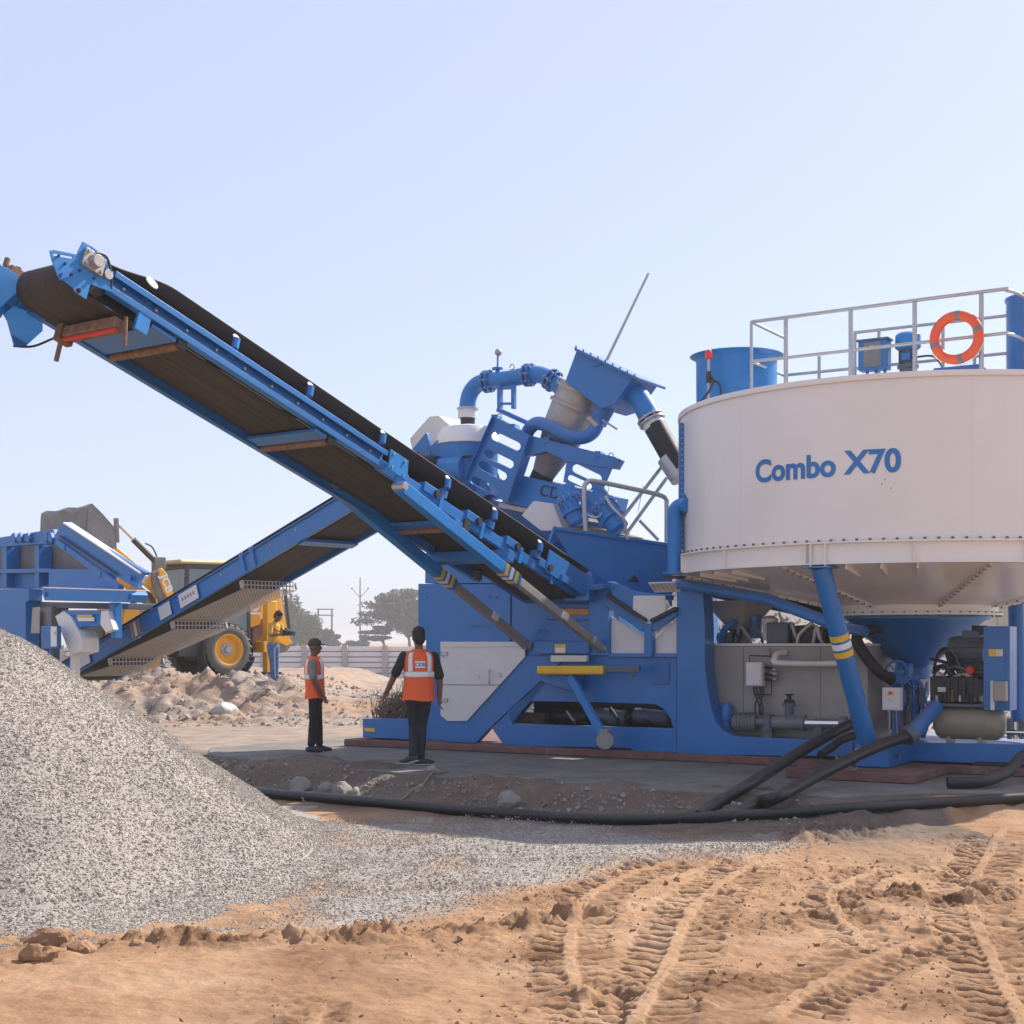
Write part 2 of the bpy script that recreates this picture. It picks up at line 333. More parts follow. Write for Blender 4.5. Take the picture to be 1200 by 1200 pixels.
def fine(x, y, z):                                             # tracks, ridges and crumbly soil of the near ground
    LUG = np.zeros_like(x); CORE = np.zeros_like(x)
    near = 1 - sst(13.2, 14.8, y + .35 * fbm(x, y, 1, 2, 44)); rough = np.clip(fbm(x, y, .9, 3, 61) + .5, 0, 1)
    z = z + near * (.02 * fbm(x, y, 5, 3, 71) + .035 * np.maximum(fbm(x, y, 9, 4, 73, .65), 0) * sst(.4, .65, rough) + .006 * fbm(x, y, 22, 2, 75) + .012 * fbm(x, y, 12, 3, 77))
    for P, w, d in RIDGES:
        b, s, sd = polydist(x, y, P); e = np.exp(-(b / w) ** 2)
        z = z + e * d * (.4 + 1.5 * fbm(x, y, 5, 5, 81, .66))
    for i, (P, w, d) in enumerate(TRACKS):
        b, s, sd = polydist(x, y, P); m = b < w * 1.5
        if not m.any(): continue
        xx, yy = x[m], y[m]; ww, ssd = b[m] + .02 * fbm(xx, yy, 6, 2, 91), s[m]
        ph = (ssd + ww * .4 + np.where(sd[m] > 0, .07, 0) + .02 * fbm(xx, yy, 3, 2, 93)) / .14; fr = ph - np.floor(ph)
        lug = sst(0, .1, fr) * (1 - sst(.3, .45, fr)); core = 1 - sst(.035, .05, ww); edge = 1 - sst(w * .8, w, ww + .05 * fbm(xx, yy, 8, 2, 97))
        fade = np.clip(.85 + 1.3 * fbm(xx, yy, 1.7, 3, 95 + i), .1, 1) * sst(0, .4, ssd) * (1 - core)
        LUG[m] = np.maximum(LUG[m], edge * fade * lug); CORE[m] = np.maximum(CORE[m], core * sst(0, .3, ssd))
        z[m] += core * .01
        z[m] += edge * (-.006) * (1 - core) - edge * fade * lug * d * 1.3 + edge * fade * .012 * (sst(.42, .55, fr) * (1 - sst(.7, .95, fr))) * (1 + 2 * fbm(xx, yy, 14, 2, 98)) + .014 * np.exp(-((ww - w * 1.05) / .05) ** 2) * np.maximum(.3 + 2 * fbm(xx, yy, 7, 3, 99), 0)
    fine.lug = LUG; fine.core = CORE
    return z
def axis(parts):
    out = []
    for a, b, n in parts: out += list(np.linspace(a, b, n, endpoint=False))
    return np.array(out + [parts[-1][1]])
gx = axis([(-3500, -300, 6), (-300, -60, 8), (-60, -16, 22), (-16, -5, 120), (-5, 6.4, 110), (6.4, 14, 30), (14, 60, 20), (60, 300, 8), (300, 3500, 6)])
gy = axis([(-300, -20, 5), (-20, 5.6, 12), (5.6, 15, 90), (15, 20, 90), (20, 28, 60), (28, 36, 120), (36, 60, 40), (60, 150, 20), (150, 600, 10), (600, 6000, 8)])
fx_ = axis([(-5, .3, 330), (.3, 6.2, 520)]); fy_ = axis([(5.75, 9, 260), (9, 11.5, 150), (11.5, 14.6, 120)])
def grid(ax_, ay_, off=0):
    X, Y = np.meshgrid(ax_, ay_); idx = np.arange(X.size).reshape(X.shape) + off
    return X.ravel(), Y.ravel(), np.stack([idx[:-1, :-1], idx[:-1, 1:], idx[1:, 1:], idx[1:, :-1]], -1).reshape(-1, 4)
x1, y1, q1 = grid(gx, gy); x2, y2, q2 = grid(fx_, fy_, len(x1)); x, y, q = np.concatenate([x1, x2]), np.concatenate([y1, y2]), np.concatenate([q1, q2])
inner = (x > -4.75) & (x < 5.95) & (y > 6.0) & (y < 14.35); inner[len(x1):] = False
z = terrain(x, y)
k = (x > -6) & (x < 8) & (y > 5) & (y < 15); zz = z[k]; zz = fine(x[k], y[k], zz); lug_k = fine.lug; core_k = fine.core; z[k] = zz
gin = inpoly(x, y, GRAVEL) & k
gd, _, _ = polydist(x, y, GRAVEL + GRAVEL[:1]); gsoft = np.where(gin, np.clip(gd / .45, 0, 1), 0) * (k)
gsoft = np.clip(gsoft + .8 * fbm(x, y, 2, 4, 33) * (gsoft > 0), 0, 1)
z = np.where(gin, z * (1 - gsoft) + gsoft * (Z0 + .035 + .04 * fbm(x, y, 1.5, 3, 35)), z)
z = z - .2 * inner
def raw_mesh(name, co, quads, mat_, attr=None, k=4):
    me = bpy.data.meshes.new(name); me.vertices.add(len(co)); me.vertices.foreach_set('co', np.asarray(co, np.float32).ravel())
    nf = len(quads); me.loops.add(nf * k); me.loops.foreach_set('vertex_index', np.asarray(quads, np.int32).ravel())
    me.polygons.add(nf); me.polygons.foreach_set('loop_start', np.arange(0, nf * k, k, dtype=np.int32)); me.update(calc_edges=True)
    me.polygons.foreach_set('use_smooth', [True] * nf)
    if attr is not None:
        a = me.color_attributes.new('zone', 'FLOAT_COLOR', 'POINT'); a.data.foreach_set('color', np.asarray(attr, np.float32).ravel())
    me.materials.append(M[mat_]); o = bpy.data.objects.new(name, me); COL.objects.link(o); ORG[o] = Vector(); return o
s_ = y - edge_y(x)
damp = (1 - sst(.6, 1.3, s_)) * sst(-3.2, -1.6, s_ + 1.2 * fbm(x, y, .7, 3, 51)) * (x > -9) * (x < 4.6) * .8
rub = sst(28.5, 30.5, y) * (1 - sst(34.5, 37, y)) * np.clip(.8 + 1.0 * fbm(x, y, .5, 4, 55), 0, 1) * (1 - sst(0, 4, x)) + sst(34, 36, y) * (1 - sst(70, 90, y)) * np.clip(.75 + .8 * fbm(x, y, .4, 3, 58), 0, 1)
road = sst(-.2, .6, s_) * (1 - sst(28, 31, y)) * .85
turn_shade = np.zeros_like(x); xk, yk = x[k], y[k]; tk_ = np.zeros_like(xk)
for P, w, d in RIDGES: tk_ = np.maximum(tk_, np.exp(-(polydist(xk, yk, P)[0] / (w * 1.3)) ** 2) * np.clip(.55 + 1.3 * fbm(xk, yk, 2.2, 4, 111), 0, 1))
for P, w, d in TRACKS: bb_ = polydist(xk, yk, P)[0]; tk_ = np.maximum(tk_, np.where((bb_ > .05) & (bb_ < w * 1.1), np.clip(.1 + 1.2 * fbm(xk, yk, 2.6, 4, 113), 0, .5), 0))
tk_ = np.maximum(tk_, lug_k * .95)  # lug dents coloured dark: moist turned soil plus the shade inside them
tk_ = tk_ * (1 - core_k); turn_shade[k] = (1 - core_k) * np.clip(tk_ + .9 * np.clip(fbm(xk, yk, .8, 4, 117) - .12, 0, 1) * 2, 0, 1)
zone = np.stack([np.clip(gsoft + .35 * damp * np.clip(fbm(x, y, 2, 3, 57) + .3, 0, 1), 0, 1), np.clip(damp, 0, 1), np.clip(rub + road, 0, 1), turn_shade], -1)
m = bpy.data.materials.new('soil'); m.use_nodes = True; nt = m.node_tree; N, K = nt.nodes, nt.links.new; b = N['Principled BSDF']
geo = N.new('ShaderNodeNewGeometry'); at = N.new('ShaderNodeVertexColor'); at.layer_name = 'zone'; sp = N.new('ShaderNodeSeparateColor'); K(at.outputs['Color'], sp.inputs[0])
def nz(scale, det=6, ro=.6):
    n = N.new('ShaderNodeTexNoise'); n.inputs['Scale'].default_value = scale; n.inputs['Detail'].default_value = det; n.inputs['Roughness'].default_value = ro; K(geo.outputs['Position'], n.inputs['Vector']); return n.outputs['Fac']
def ramp(f, *st):
    r = N.new('ShaderNodeValToRGB'); e = r.color_ramp.elements
    while len(e) < len(st): e.new(.5)
    for i, (p, c) in enumerate(st): e[i].position = p; e[i].color = (*c, 1)
    K(f, r.inputs[0]); return r.outputs[0]
def mix(f, a, c):
    x_ = N.new('ShaderNodeMix'); x_.data_type = 'RGBA'; K(f, x_.inputs['Factor']); K(a, x_.inputs['A']); K(c, x_.inputs['B']); return x_.outputs['Result']
sand = ramp(nz(1.1, 8, .65), (.3, (.29, .155, .082)), (.5, (.42, .25, .142)), (.72, (.53, .365, .24)))
spk = ramp(nz(55, 4, .7), (.35, (.28, .16, .09)), (.62, (.5, .325, .2)))
x_ = N.new('ShaderNodeMix'); x_.data_type = 'RGBA'; x_.inputs['Factor'].default_value = .35; K(sand, x_.inputs['A']); K(spk, x_.inputs['B']); base = x_.outputs['Result']
vor = N.new('ShaderNodeTexVoronoi'); vor.inputs['Scale'].default_value = 55; K(geo.outputs['Position'], vor.inputs['Vector']); vs_ = N.new('ShaderNodeSeparateColor'); K(vor.outputs['Color'], vs_.inputs[0])
grav = ramp(vs_.outputs[0], (0, (.23, .2, .175)), (.5, (.33, .295, .262)), (1, (.47, .43, .39)))
dampc = ramp(nz(4, 8, .7), (.3, (.075, .062, .053)), (.55, (.13, .108, .093)), (.75, (.21, .175, .148)))
rubc = ramp(nz(2.2, 9, .72), (.3, (.2, .15, .118)), (.46, (.29, .24, .205)), (.62, (.38, .315, .27)), (.75, (.46, .42, .385)))
turn_shade_c = ramp(nz(7, 8, .7), (.3, (.13, .068, .036)), (.5, (.23, .125, .068)), (.75, (.37, .22, .13)))
base = mix(at.outputs['Alpha'], base, turn_shade_c); base = mix(sp.outputs[2], base, rubc); base = mix(sp.outputs[1], base, dampc); base = mix(sp.outputs[0], base, grav)
K(base, b.inputs['Base Color']); b.inputs['Roughness'].default_value = .95; b.inputs['Specular IOR Level'].default_value = .15
bp = N.new('ShaderNodeBump'); bp.inputs['Strength'].default_value = .8; bp.inputs['Distance'].default_value = .025; K(nz(30, 9, .75), bp.inputs['Height']); K(bp.outputs[0], b.inputs['Normal'])
M['soil'] = m
g = raw_mesh('ground', np.stack([x, y, z], -1), q, 'soil', zone); tag(g, kind='structure')
def ground_z(px_, py_): return float(terrain(np.array([px_]), np.array([py_]))[0])

# gravel material and loose stones
def stone_mat(name, stops, sc):
    m = bpy.data.materials.new(name); m.use_nodes = True; nt = m.node_tree; N, K = nt.nodes, nt.links.new; b = N['Principled BSDF']
    g_ = N.new('ShaderNodeNewGeometry'); v = N.new('ShaderNodeTexVoronoi'); v.inputs['Scale'].default_value = sc; K(g_.outputs['Position'], v.inputs['Vector']); s = N.new('ShaderNodeSeparateColor'); K(v.outputs['Color'], s.inputs[0])
    r = N.new('ShaderNodeValToRGB'); e = r.color_ramp.elements
    while len(e) < len(stops): e.new(.5)
    for i, (p, c) in enumerate(stops): e[i].position = p; e[i].color = (*c, 1)
    K(s.outputs[0], r.inputs[0])
    n = N.new('ShaderNodeTexNoise'); n.inputs['Scale'].default_value = .9; n.inputs['Detail'].default_value = 3; K(g_.outputs['Position'], n.inputs['Vector'])
    x = N.new('ShaderNodeMix'); x.data_type = 'RGBA'; x.blend_type = 'MULTIPLY'; x.inputs['Factor'].default_value = .5; K(r.outputs[0], x.inputs['A']); r2 = N.new('ShaderNodeValToRGB'); r2.color_ramp.elements[0].color = (.62, .6, .6, 1); r2.color_ramp.elements[1].color = (1, .95, .9, 1)
    r2.color_ramp.elements[0].position = .35; r2.color_ramp.elements[1].position = .65; K(n.outputs['Fac'], r2.inputs[0]); K(r2.outputs[0], x.inputs['B']); K(x.outputs['Result'], b.inputs['Base Color'])
    b.inputs['Roughness'].default_value = .85; b.inputs['Specular IOR Level'].default_value = .3
    bp = N.new('ShaderNodeBump'); bp.inputs['Strength'].default_value = .5; bp.inputs['Distance'].default_value = .01; K(v.outputs['Distance'], bp.inputs['Height']); K(bp.outputs[0], b.inputs['Normal']); M[name] = m
stone_mat('gravel', [(0, (.3, .268, .238)), (.35, (.34, .305, .272)), (.7, (.37, .335, .3)), (1, (.43, .395, .358))], 60)
def stones(name, cx, cy, cz, size, mat_, parent=None, **t):
    n = len(cx); base = np.array([[1, 0, 0], [-1, 0, 0], [0, 1, 0], [0, -1, 0], [0, 0, 1], [0, 0, -1]], float)
    fc = np.array([[0, 2, 4], [2, 1, 4], [1, 3, 4], [3, 0, 4], [2, 0, 5], [1, 2, 5], [3, 1, 5], [0, 3, 5]])
    v = base[None] * rng.uniform(.55, 1.25, (n, 6, 1)) * (size[:, None, None] * rng.uniform(.7, 1.2, (n, 1, 3)))
    qv = rng.normal(size=(n, 4)); qv /= np.linalg.norm(qv, axis=1)[:, None]; w, a, b_, c = qv.T
    Rm = np.stack([1 - 2 * (b_ * b_ + c * c), 2 * (a * b_ - c * w), 2 * (a * c + b_ * w), 2 * (a * b_ + c * w), 1 - 2 * (a * a + c * c), 2 * (b_ * c - a * w), 2 * (a * c - b_ * w), 2 * (b_ * c + a * w), 1 - 2 * (a * a + b_ * b_)], -1).reshape(n, 3, 3)
    v = np.einsum('nij,nkj->nki', Rm, v) + np.stack([cx, cy, cz], -1)[:, None, :]
    if parent is not None: v = v - np.array(ORG[parent])
    f = fc[None] + 6 * np.arange(n)[:, None, None]
    o = raw_mesh(name, v.reshape(-1, 3), f.reshape(-1, 3), mat_, k=3); o.data.polygons.foreach_set('use_smooth', [False] * len(o.data.polygons))
    if parent is not None: o.parent = parent
    return tag(o, **t)
def heap(name, hf, x0, x1, y0, y1, step, dens, size, label, cat, cond):
    ax, ay = np.arange(x0, x1, step), np.arange(y0, y1, step); PX, PY = np.meshgrid(ax, ay); h = hf(PX.ravel(), PY.ravel()); keep = h > -.12
    ii = np.arange(len(ax) * len(ay)).reshape(len(ay), len(ax)); qq = np.stack([ii[:-1, :-1], ii[:-1, 1:], ii[1:, 1:], ii[1:, :-1]], -1).reshape(-1, 4); qq = qq[keep[qq].any(1)]
    us, inv = np.unique(qq, return_inverse=True); co = np.stack([PX.ravel(), PY.ravel(), h + Z0], -1)[us]
    root = raw_mesh(name, co, inv.reshape(qq.shape), 'gravel'); tag(root, label, cat, kind='stuff')
    n = int(dens * (x1 - x0) * (y1 - y0)); sx, sy = rng.uniform(x0, x1, n), rng.uniform(y0, y1, n); sh = hf(sx, sy); kk = (sh > -.015) & cond(sx, sy); sx, sy, sh = sx[kk], sy[kk], sh[kk]
    sz = size * rng.lognormal(0, .35, len(sx))
    stones('loose_stones', sx, sy, sh + Z0 + sz * .05, sz, 'gravel', root, kind='stuff'); return root
heap('gravel_stockpile', pile_h, -9.2, -.8, 8.6, 17, .05, 4900, .0074, 'big cone of pale grey gravel under the raised end of the conveyor', 'gravel',
     lambda a, b: ((b < PILE[1] + .75) & (a > -5.9)) | ((a > -3.6) & (b < PILE[1] + 2.2)))
n = 60000; sx, sy = rng.uniform(-4, 3.6, n), rng.uniform(8.4, 15.6, n); w = inpoly(sx, sy, GRAVEL); dd, _, _ = polydist(sx, sy, GRAVEL + GRAVEL[:1])
keep = (w & (rng.random(n) < np.clip(dd / .35, .25, 1))) | (~w & (rng.random(n) < .16 * np.exp(-dd / .25))); keep &= pile_h(sx, sy) < .05; sx, sy = sx[keep], sy[keep]
sz = .0075 * rng.lognormal(0, .3, len(sx)); tz = np.where(inpoly(sx, sy, GRAVEL), Z0 + .035 + .04 * fbm(sx, sy, 1.5, 3, 35), terrain(sx, sy))
stones('spilled_gravel', sx, sy, tz + sz * .2, sz, 'gravel', label='thin sheet of grey gravel spilled from the stockpile over the sand', cat='gravel', kind='stuff')
# soil clods of the near ground
n = 9000; sx, sy = rng.uniform(-5, 5.6, n), rng.uniform(6.2, 14.2, n); wgt = np.clip(fbm(sx, sy, .9, 3, 61) + .35, 0, 1)
for P, w_, d_ in RIDGES: wgt = wgt + 2.2 * np.exp(-(polydist(sx, sy, P)[0] / (w_ * 1.1)) ** 2)
for P, w_, d_ in TRACKS: bb = polydist(sx, sy, P)[0]; wgt = wgt * np.where(bb < w_ * .9, .25, 1) + 1.2 * np.exp(-((bb - w_ * 1.15) / .09) ** 2)
keep = (rng.random(n) < wgt * .5) & ~inpoly(sx, sy, GRAVEL) & (pile_h(sx, sy) < -.01); sx, sy = sx[keep], sy[keep]; sz = np.minimum(.0085 * rng.lognormal(0, .6, len(sx)), .03)
stones('soil_clods', sx, sy, fine(sx, sy, terrain(sx, sy)) + sz * .2, sz, 'clod', label='crumbs of orange soil scattered over the rutted ground', cat='soil', kind='stuff')
# rubble on the bank below the excavator
n = 6000; sx, sy = rng.uniform(-15, 1.0, n), rng.uniform(28.8, 40, n); sz = np.minimum(.022 * rng.lognormal(0, .75, n), .085)
stones('bank_rubble', sx, sy, terrain(sx, sy) + sz * .2, sz, 'bank_stone', label='broken stones strewn over the pale earth bank', cat='rubble', kind='stuff')
n = 1400; sx = rng.uniform(-5, 3.5, n); sy = edge_y(sx) + rng.normal(-.5, .25, n); sz = np.minimum(.014 * rng.lognormal(0, .65, n), .05)
stones('slab_edge_rubble', sx, sy, terrain(sx, sy) + sz * .2, sz, 'stone', label='small dark rubble crumbling along the edge of the concrete slab', cat='rubble', kind='stuff')

def rock(c, r, sc, mat_, seed, label, group=None):
    rr = random.Random(seed); b_ = MB(); b_.ball((0, 0, 0), 1, 22); fq = [Vector((rr.gauss(0, 3), rr.gauss(0, 3), rr.gauss(0, 3))) for _ in range(9)]
    planes = [(Vector((rr.gauss(0, 1), rr.gauss(0, 1), rr.gauss(0, 1))).normalized(), rr.uniform(.55, .85)) for _ in range(9)]
    pts = []
    for p in b_.v:
        p = p.copy()
        for nn, d in planes:
            e = p.dot(nn) - d
            if e > 0: p -= nn * e * .85
        p *= 1 + sum(math.sin(p.dot(w) * (1 + .35 * i_) + i_) for i_, w in enumerate(fq)) * (.05 if mat_ == 'clod' else .03) * (1.0)
        pts.append(Vector((p.x * sc[0], p.y * sc[1], p.z * sc[2])) * r + Vector(c))
    b_.v = pts; return b_.build('rock', mat_, None, smooth=30, label=label, cat='rock', group=group)
def rock_at(px_, py_, wpx, hpx, mat_, seed, label, zg=-.05, group='rocks below the slab edge'):
    p = G(px_, py_, zg); p.z = ground_z(p.x, p.y); d = p.y; w = wpx / FPX * d / 2; h = hpx / FPX * d / 2
    rock((p.x, p.y, p.z + h * .7), 1.25, (w, w * .8, h * 1.1), mat_, seed, label, group)
rock_at(352, 908, 24, 16, 'stone', 1, 'largest angular grey rock below the slab edge, at the left')
rock_at(346, 915, 12, 8, 'stone', 2, 'small flat rock tucked just under the largest grey rock')
rock_at(361, 918, 16, 10, 'stone', 3, 'rounded grey rock at the foot of the largest one')
rock_at(402, 914, 24, 17, 'stone', 4, 'wedge-shaped rock standing below the slab edge')
rock_at(415, 916, 16, 14, 'stone', 5, 'smaller rock leaning beside the wedge-shaped one')
rock_at(383, 910, 18, 14, 'stone', 6, 'dark lumpy rock between the largest grey rock and the wedge-shaped rock')
rock_at(508, 912, 14, 10, 'stone', 7, 'small dark rock in the dirt in front of the walking man')
rock_at(595, 926, 26, 20, 'stone', 9, 'broken lump of earth and stone at the slab edge below the chassis')
p = Dp(262, 812, 30.4); rock((p.x, p.y, ground_z(p.x, p.y) + .1), 1.2, (.3, .25, .17), 'pale_stone', 8, 'big flat whitish boulder lying on the earth bank', None)
for i, (px_, py_, w_) in enumerate([(58, 1100, 52), (48, 1116, 40), (95, 1108, 30), (160, 1104, 24)]):
    p = G(px_, py_ + 8, Z0); ww = w_ / FPX * p.y / 2
    rock((p.x, p.y, Z0 + ww * .22), 1.2, (ww, ww * .75, ww * .6), 'clod', 20 + i, ['largest brown clod of earth at the foot of the gravel cone', 'flat brown clod just below the largest one', 'mid-sized brown clod right of the largest one', 'small brown clod at the gravel toe, rightmost of four'][i], 'clods at the gravel toe')

# concrete slab and plinth
fe = [(-4.45, 21.25)] + [p for p in EDGE if -4.3 < p[0] < 9.5]
fe2 = []
for (a, b_) in zip(fe[:-1], fe[1:]):
    for t in np.linspace(0, 1, 6, endpoint=False):
        fe2.append((a[0] + (b_[0] - a[0]) * t + rng.normal(0, .015), a[1] + (b_[1] - a[1]) * t + rng.normal(0, .03)))
slab = [(*p, -.14) for p in fe2] + [(9, 15.0, -.14), (13, 20, -.14), (2, 27.5, -.14), (-2.6, 25.6, -.14), (-4.7, 22.6, -.14)]
MB().prism(slab, (0, 0, .14)).build('pavement', 'concrete', bevel=.02, kind='structure')
pl = MB(); pl.lbox(-.25, 10.9, -.16, 3.1, .004, .108); pl.lbox(fu(925, 900, -1.6), fu(1075, 900, -1.6), -1.75, -.165, .004, .112)
pl.build('slab', 'plinth', bevel=.015, kind='structure')
# ================================================================ chassis of the washing plant (front plane v = 0)
ch = thing('plant_chassis', L(5, 1, .11), 'long blue steel chassis of the washing plant standing on the plinth', 'machine frame')
def fp(pts, v): return [F(x, y, v) for x, y in pts]
def plate(name, pts, v, th, mt='blue', parent=ch, bevel=.008, holes=(), **t):
    return MB().prism(fp(pts, v), EV3 * th, holes=[fp(h, v) for h in holes]).build(name, mt, parent, bevel, **t)
# base beams
plate('base_beam', [(425, 842), (486, 843), (486, 867), (425, 864)], -.02, .25)
plate('marking', [(427, 853), (439, 853.4), (439, 857.5), (427, 857)], -.03, .008, 'yellow_mark', bevel=0)
# left panel with the pale door
plate('side_panel', [(498, 771), (640, 768), (666, 768), (574, 853), (557, 871), (517, 869), (512, 867), (486, 866), (486, 840), (498, 838)], 0, .12)
arc = [(592, 833), (597, 826), (604, 821.5), (700, 823), (768, 825.5), (778, 831), (786, 843), (789, 854), (600, 848)]
plate('side_panel', [(668, 768), (793, 766), (793, 883), (743, 881), (740, 877), (618, 874.5), (614, 878), (590, 873), (576, 853)], .015, .12, holes=[arc])
plate('floor_beam', [(592, 848), (789, 855), (789, 868), (592, 860)], .14, .2)
# interior seen through the slot
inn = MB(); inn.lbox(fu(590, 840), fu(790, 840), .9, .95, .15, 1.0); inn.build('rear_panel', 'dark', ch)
for i, (a, b_, r_, m_) in enumerate([((600, 842), (640, 844), 9, 'rust'), ((650, 838), (690, 840), 8, 'dark'), ((700, 838), (735, 842), 10, 'slate'), ((745, 838), (785, 842), 9, 'slate')]):
    MB().cyl(F(*a, .6), F(*b_, .6), r_ / FPX * 21).build('axle_tube', m_, ch)
MB().tube(smooth_path([F(715, 830, .5), F(722, 840, .45), F(728, 850, .5), F(740, 838, .55), F(760, 846, .5)]), .025, 8).build('cable', 'dark', ch)
MB().cyl(F(664, 833, .5), F(676, 850, .5), .02).cyl(F(676, 850, .5), F(672, 843, .35), .02).build('bracket', 'galv', ch)
dpts = [(516, 753), (611, 752.5), (615, 759), (615, 770), (547, 845), (524, 845), (516, 838)]
door = plate('door', dpts, -.03, .025, 'panel_white', bevel=.006)
plate('door_cap', [(516, 752), (610, 752), (613, 757.5), (516, 758.5)], -.04, .012, 'panel_white', door, bevel=.003)
plate('joint', [(517, 802), (587, 802.3), (587, 803.2), (517, 803)], -.032, .004, 'mid_grey', door, bevel=0)
for y_ in (766, 820):
    h_ = MB(); h_.box(F(521, y_, -.045), EU3 * .05, EV3 * .01, UP * .03); h_.cyl(F(517, y_ - 3, -.05), F(517, y_ + 3, -.05), .012, n=8); h_.build('hinge', 'galv', door, .003)
MB().tube(smooth_path([F(573, 786, -.03), F(573, 786, -.08), F(573, 793, -.09), F(573, 800, -.08), F(573, 800, -.03)], 4), .01, 8).build('handle', 'galv', door)
MB().cyl(F(586, 791, -.03), F(586, 791, -.05), .03, n=16).build('lock', 'galv', door)
MB().cyl(F(561, 793, -.03), F(561, 793, -.04), .018, n=16).build('lock', 'galv', door)
# tall equipment box behind the conveyor foot
plate('cabinet_wall', [(490, 684), (598, 685), (598, 771), (499, 772), (499, 750), (490, 750)], .02, 1.9)
plate('cabinet_wall', [(498, 648), (640, 650), (640, 684), (498, 683.5)], .06, 1.7)
plate('cabinet_wall', [(599.5, 685), (712, 688), (712, 768), (599.5, 771)], .035, 1.6)
for x_, y_ in ((574, 700), (582, 700), (500, 735), (500, 700), (553, 733), (595, 760), (640, 740), (632, 738)):
    MB().cyl(F(x_, y_, .03), F(x_, y_, -.0), .012, n=8).build('bolt', 'blue', ch)
plate('seam', [(545, 733), (583, 733.3), (583, 734.2), (545, 734)], .012, .01, 'blue_dusty', bevel=0)
# conveyor seat on the chassis: shelf, orange bar, stickers
plate('shelf', [(625, 752), (690, 752), (690, 766), (625, 766)], -.12, .12)
plate('cross_bar', [(643, 713), (690, 713.5), (690, 720.5), (643, 720)], -.02, .05, 'orange_bar')
plate('opening_frame', [(640, 703), (696, 704), (696, 727), (640, 726), ], -.005, .03, holes=[[(645, 706), (691, 707), (691, 712.5), (645, 712)]])
plate('post', [(690, 686), (713, 686), (713, 768), (690, 768)], -.06, .2)
plate('end_plate', [(655, 684), (707, 684.5), (707, 690), (690, 692), (690, 704), (662, 704)], -.3, .3)
plate('sticker', [(650, 755), (663, 755), (663, 765.5), (650, 765.5)], -.13, .006, 'yellow_mark', bevel=0)
plate('sticker', [(651, 759), (662, 759), (662, 764.5), (651, 764.5)], -.137, .004, 'white', bevel=0)
plate('pale_bar', [(645, 768), (687, 768), (687, 775.5), (645, 775.5)], -.2, .08, 'panel_white')
MB().beam(F(631, 784.5, -.3), F(708, 784.5, -.3), .09, .105).build('extending_bar', 'yellow_mark', ch, .008)
MB().beam(F(631, 789.5, -.3), F(708, 789.5, -.3), .1, .02).build('bar_rail', 'orange_bar', ch, .003)
MB().beam(F(708, 784, -.28), F(750, 784, -.28), .07, .08).build('sliding_bar', 'slate', ch, .006)
MB().beam(F(745, 782, -.27), F(740, 793, -.27), .04, .05).build('bar_lug', 'slate', ch, .006)
plate('gusset', [(632, 791), (680, 791), (673, 810), (655, 806), (634, 798)], -.2, .18)
lg = MB(); lg.beam(F(668, 792, -.26), F(709, 866, -.42), .07, .12); lg.build('stabiliser_leg', 'blue_lit', ch, .01)
MB().box(F(709, 862, -.42), EU3 * .07, EV3 * .06, UP * .09).build('stabiliser_foot', 'grey_paint', ch, .01)
MB().cyl(F(709, 868, -.52), F(709, 868, -.32), .12, .13, n=16).build('foot_pad', 'grey_paint', ch)
plate('access_cover', [(765, 776), (784, 776), (784, 802), (765, 802)], -.004, .016, 'blue_dusty', bevel=.003)
plate('trim', [(713, 765.5), (793, 766), (793, 770.5), (713, 770)], -.05, .07)
# big column and long floor beam to the right
cur = [(826, 780), (829, 805), (833, 828), (839, 846), (848, 857), (862, 863)]
plate('column', [(793, 682), (824, 692), (826, 735)] + cur + [(1000, 869), (1000, 887), (793, 884)], -.05, .32)
plate('column', [(830, 700), (833, 700), (838, 800), (845, 845), (835, 845)], 2.3, .25)
plate('floor_beam', [(1000, 868), (1260, 874), (1260, 899), (1000, 889)], -.03, .25)
fl = MB(); fl.lbox(fu(840, 860), 10.6, .27, 2.9, .16, .32); fl.build('floor_deck', 'blue_dusty', ch, .01)
for a, b_ in ((893, 932), (1142, 1192)): plate('fork_pocket', [(a, 884 if a < 1000 else 892), (b_, 884 if a < 1000 else 893.5), (b_, 888 if a < 1000 else 898), (a, 888.5 if a < 1000 else 897)], -.04, .012, 'dark', bevel=0)
# outrigger that carries the slanting leg
og = MB(); c = L(fu(1024, 880, -1.0), -.55, .26); og.box(c, EU3 * .2, EV3 * .55, UP * .14); og.build('outrigger', 'blue', ch, .015)
plate('marking', [(1002, 877), (1021, 877), (1016, 882.5), (1000, 882.5)], -1.11, .008, 'yellow_mark', bevel=0)
# sump hopper above the conveyor tail, fading back to the right
hp = thing('sump_hopper', F(720, 735, .3), 'wide blue steel hopper between the conveyor foot and the white tank', 'hopper')
nrm = (EV3 * .6 - EU3 * .8).normalized()                    # its side runs a little away from the chassis line
pt = F(690, 690, .1)
def hh(px_, py_): return hit(px_, py_, pt, Vector((nrm.x, nrm.y, 0)).normalized())
def hplate(name, pts, off, th, mt='blue', parent=hp, bevel=.008):
    nn = nrm * th; return MB().prism([hh(x_, y_) + nrm * off for x_, y_ in pts], nn).build(name, mt, parent, bevel)
hplate('hopper_side', [(648, 618), (788, 638), (788, 712), (778, 697), (741, 692), (711, 681), (668, 655)], 0, .02)
hplate('rim_lip', [(648, 617), (788, 637), (788, 641), (648, 621)], -.03, .03)
hplate('hopper_back', [(655, 621), (790, 640), (790, 690), (700, 680)], 1.4, .02)
hplate('hatch', [(743, 674), (736, 682), (749, 682)], -.012, .008, 'dark', bevel=0)
plate('discharge_box', [(711, 681), (741, 693), (781, 697), (781, 703), (742, 703), (741, 718), (722, 705)], -.1, .25, 'blue', hp)
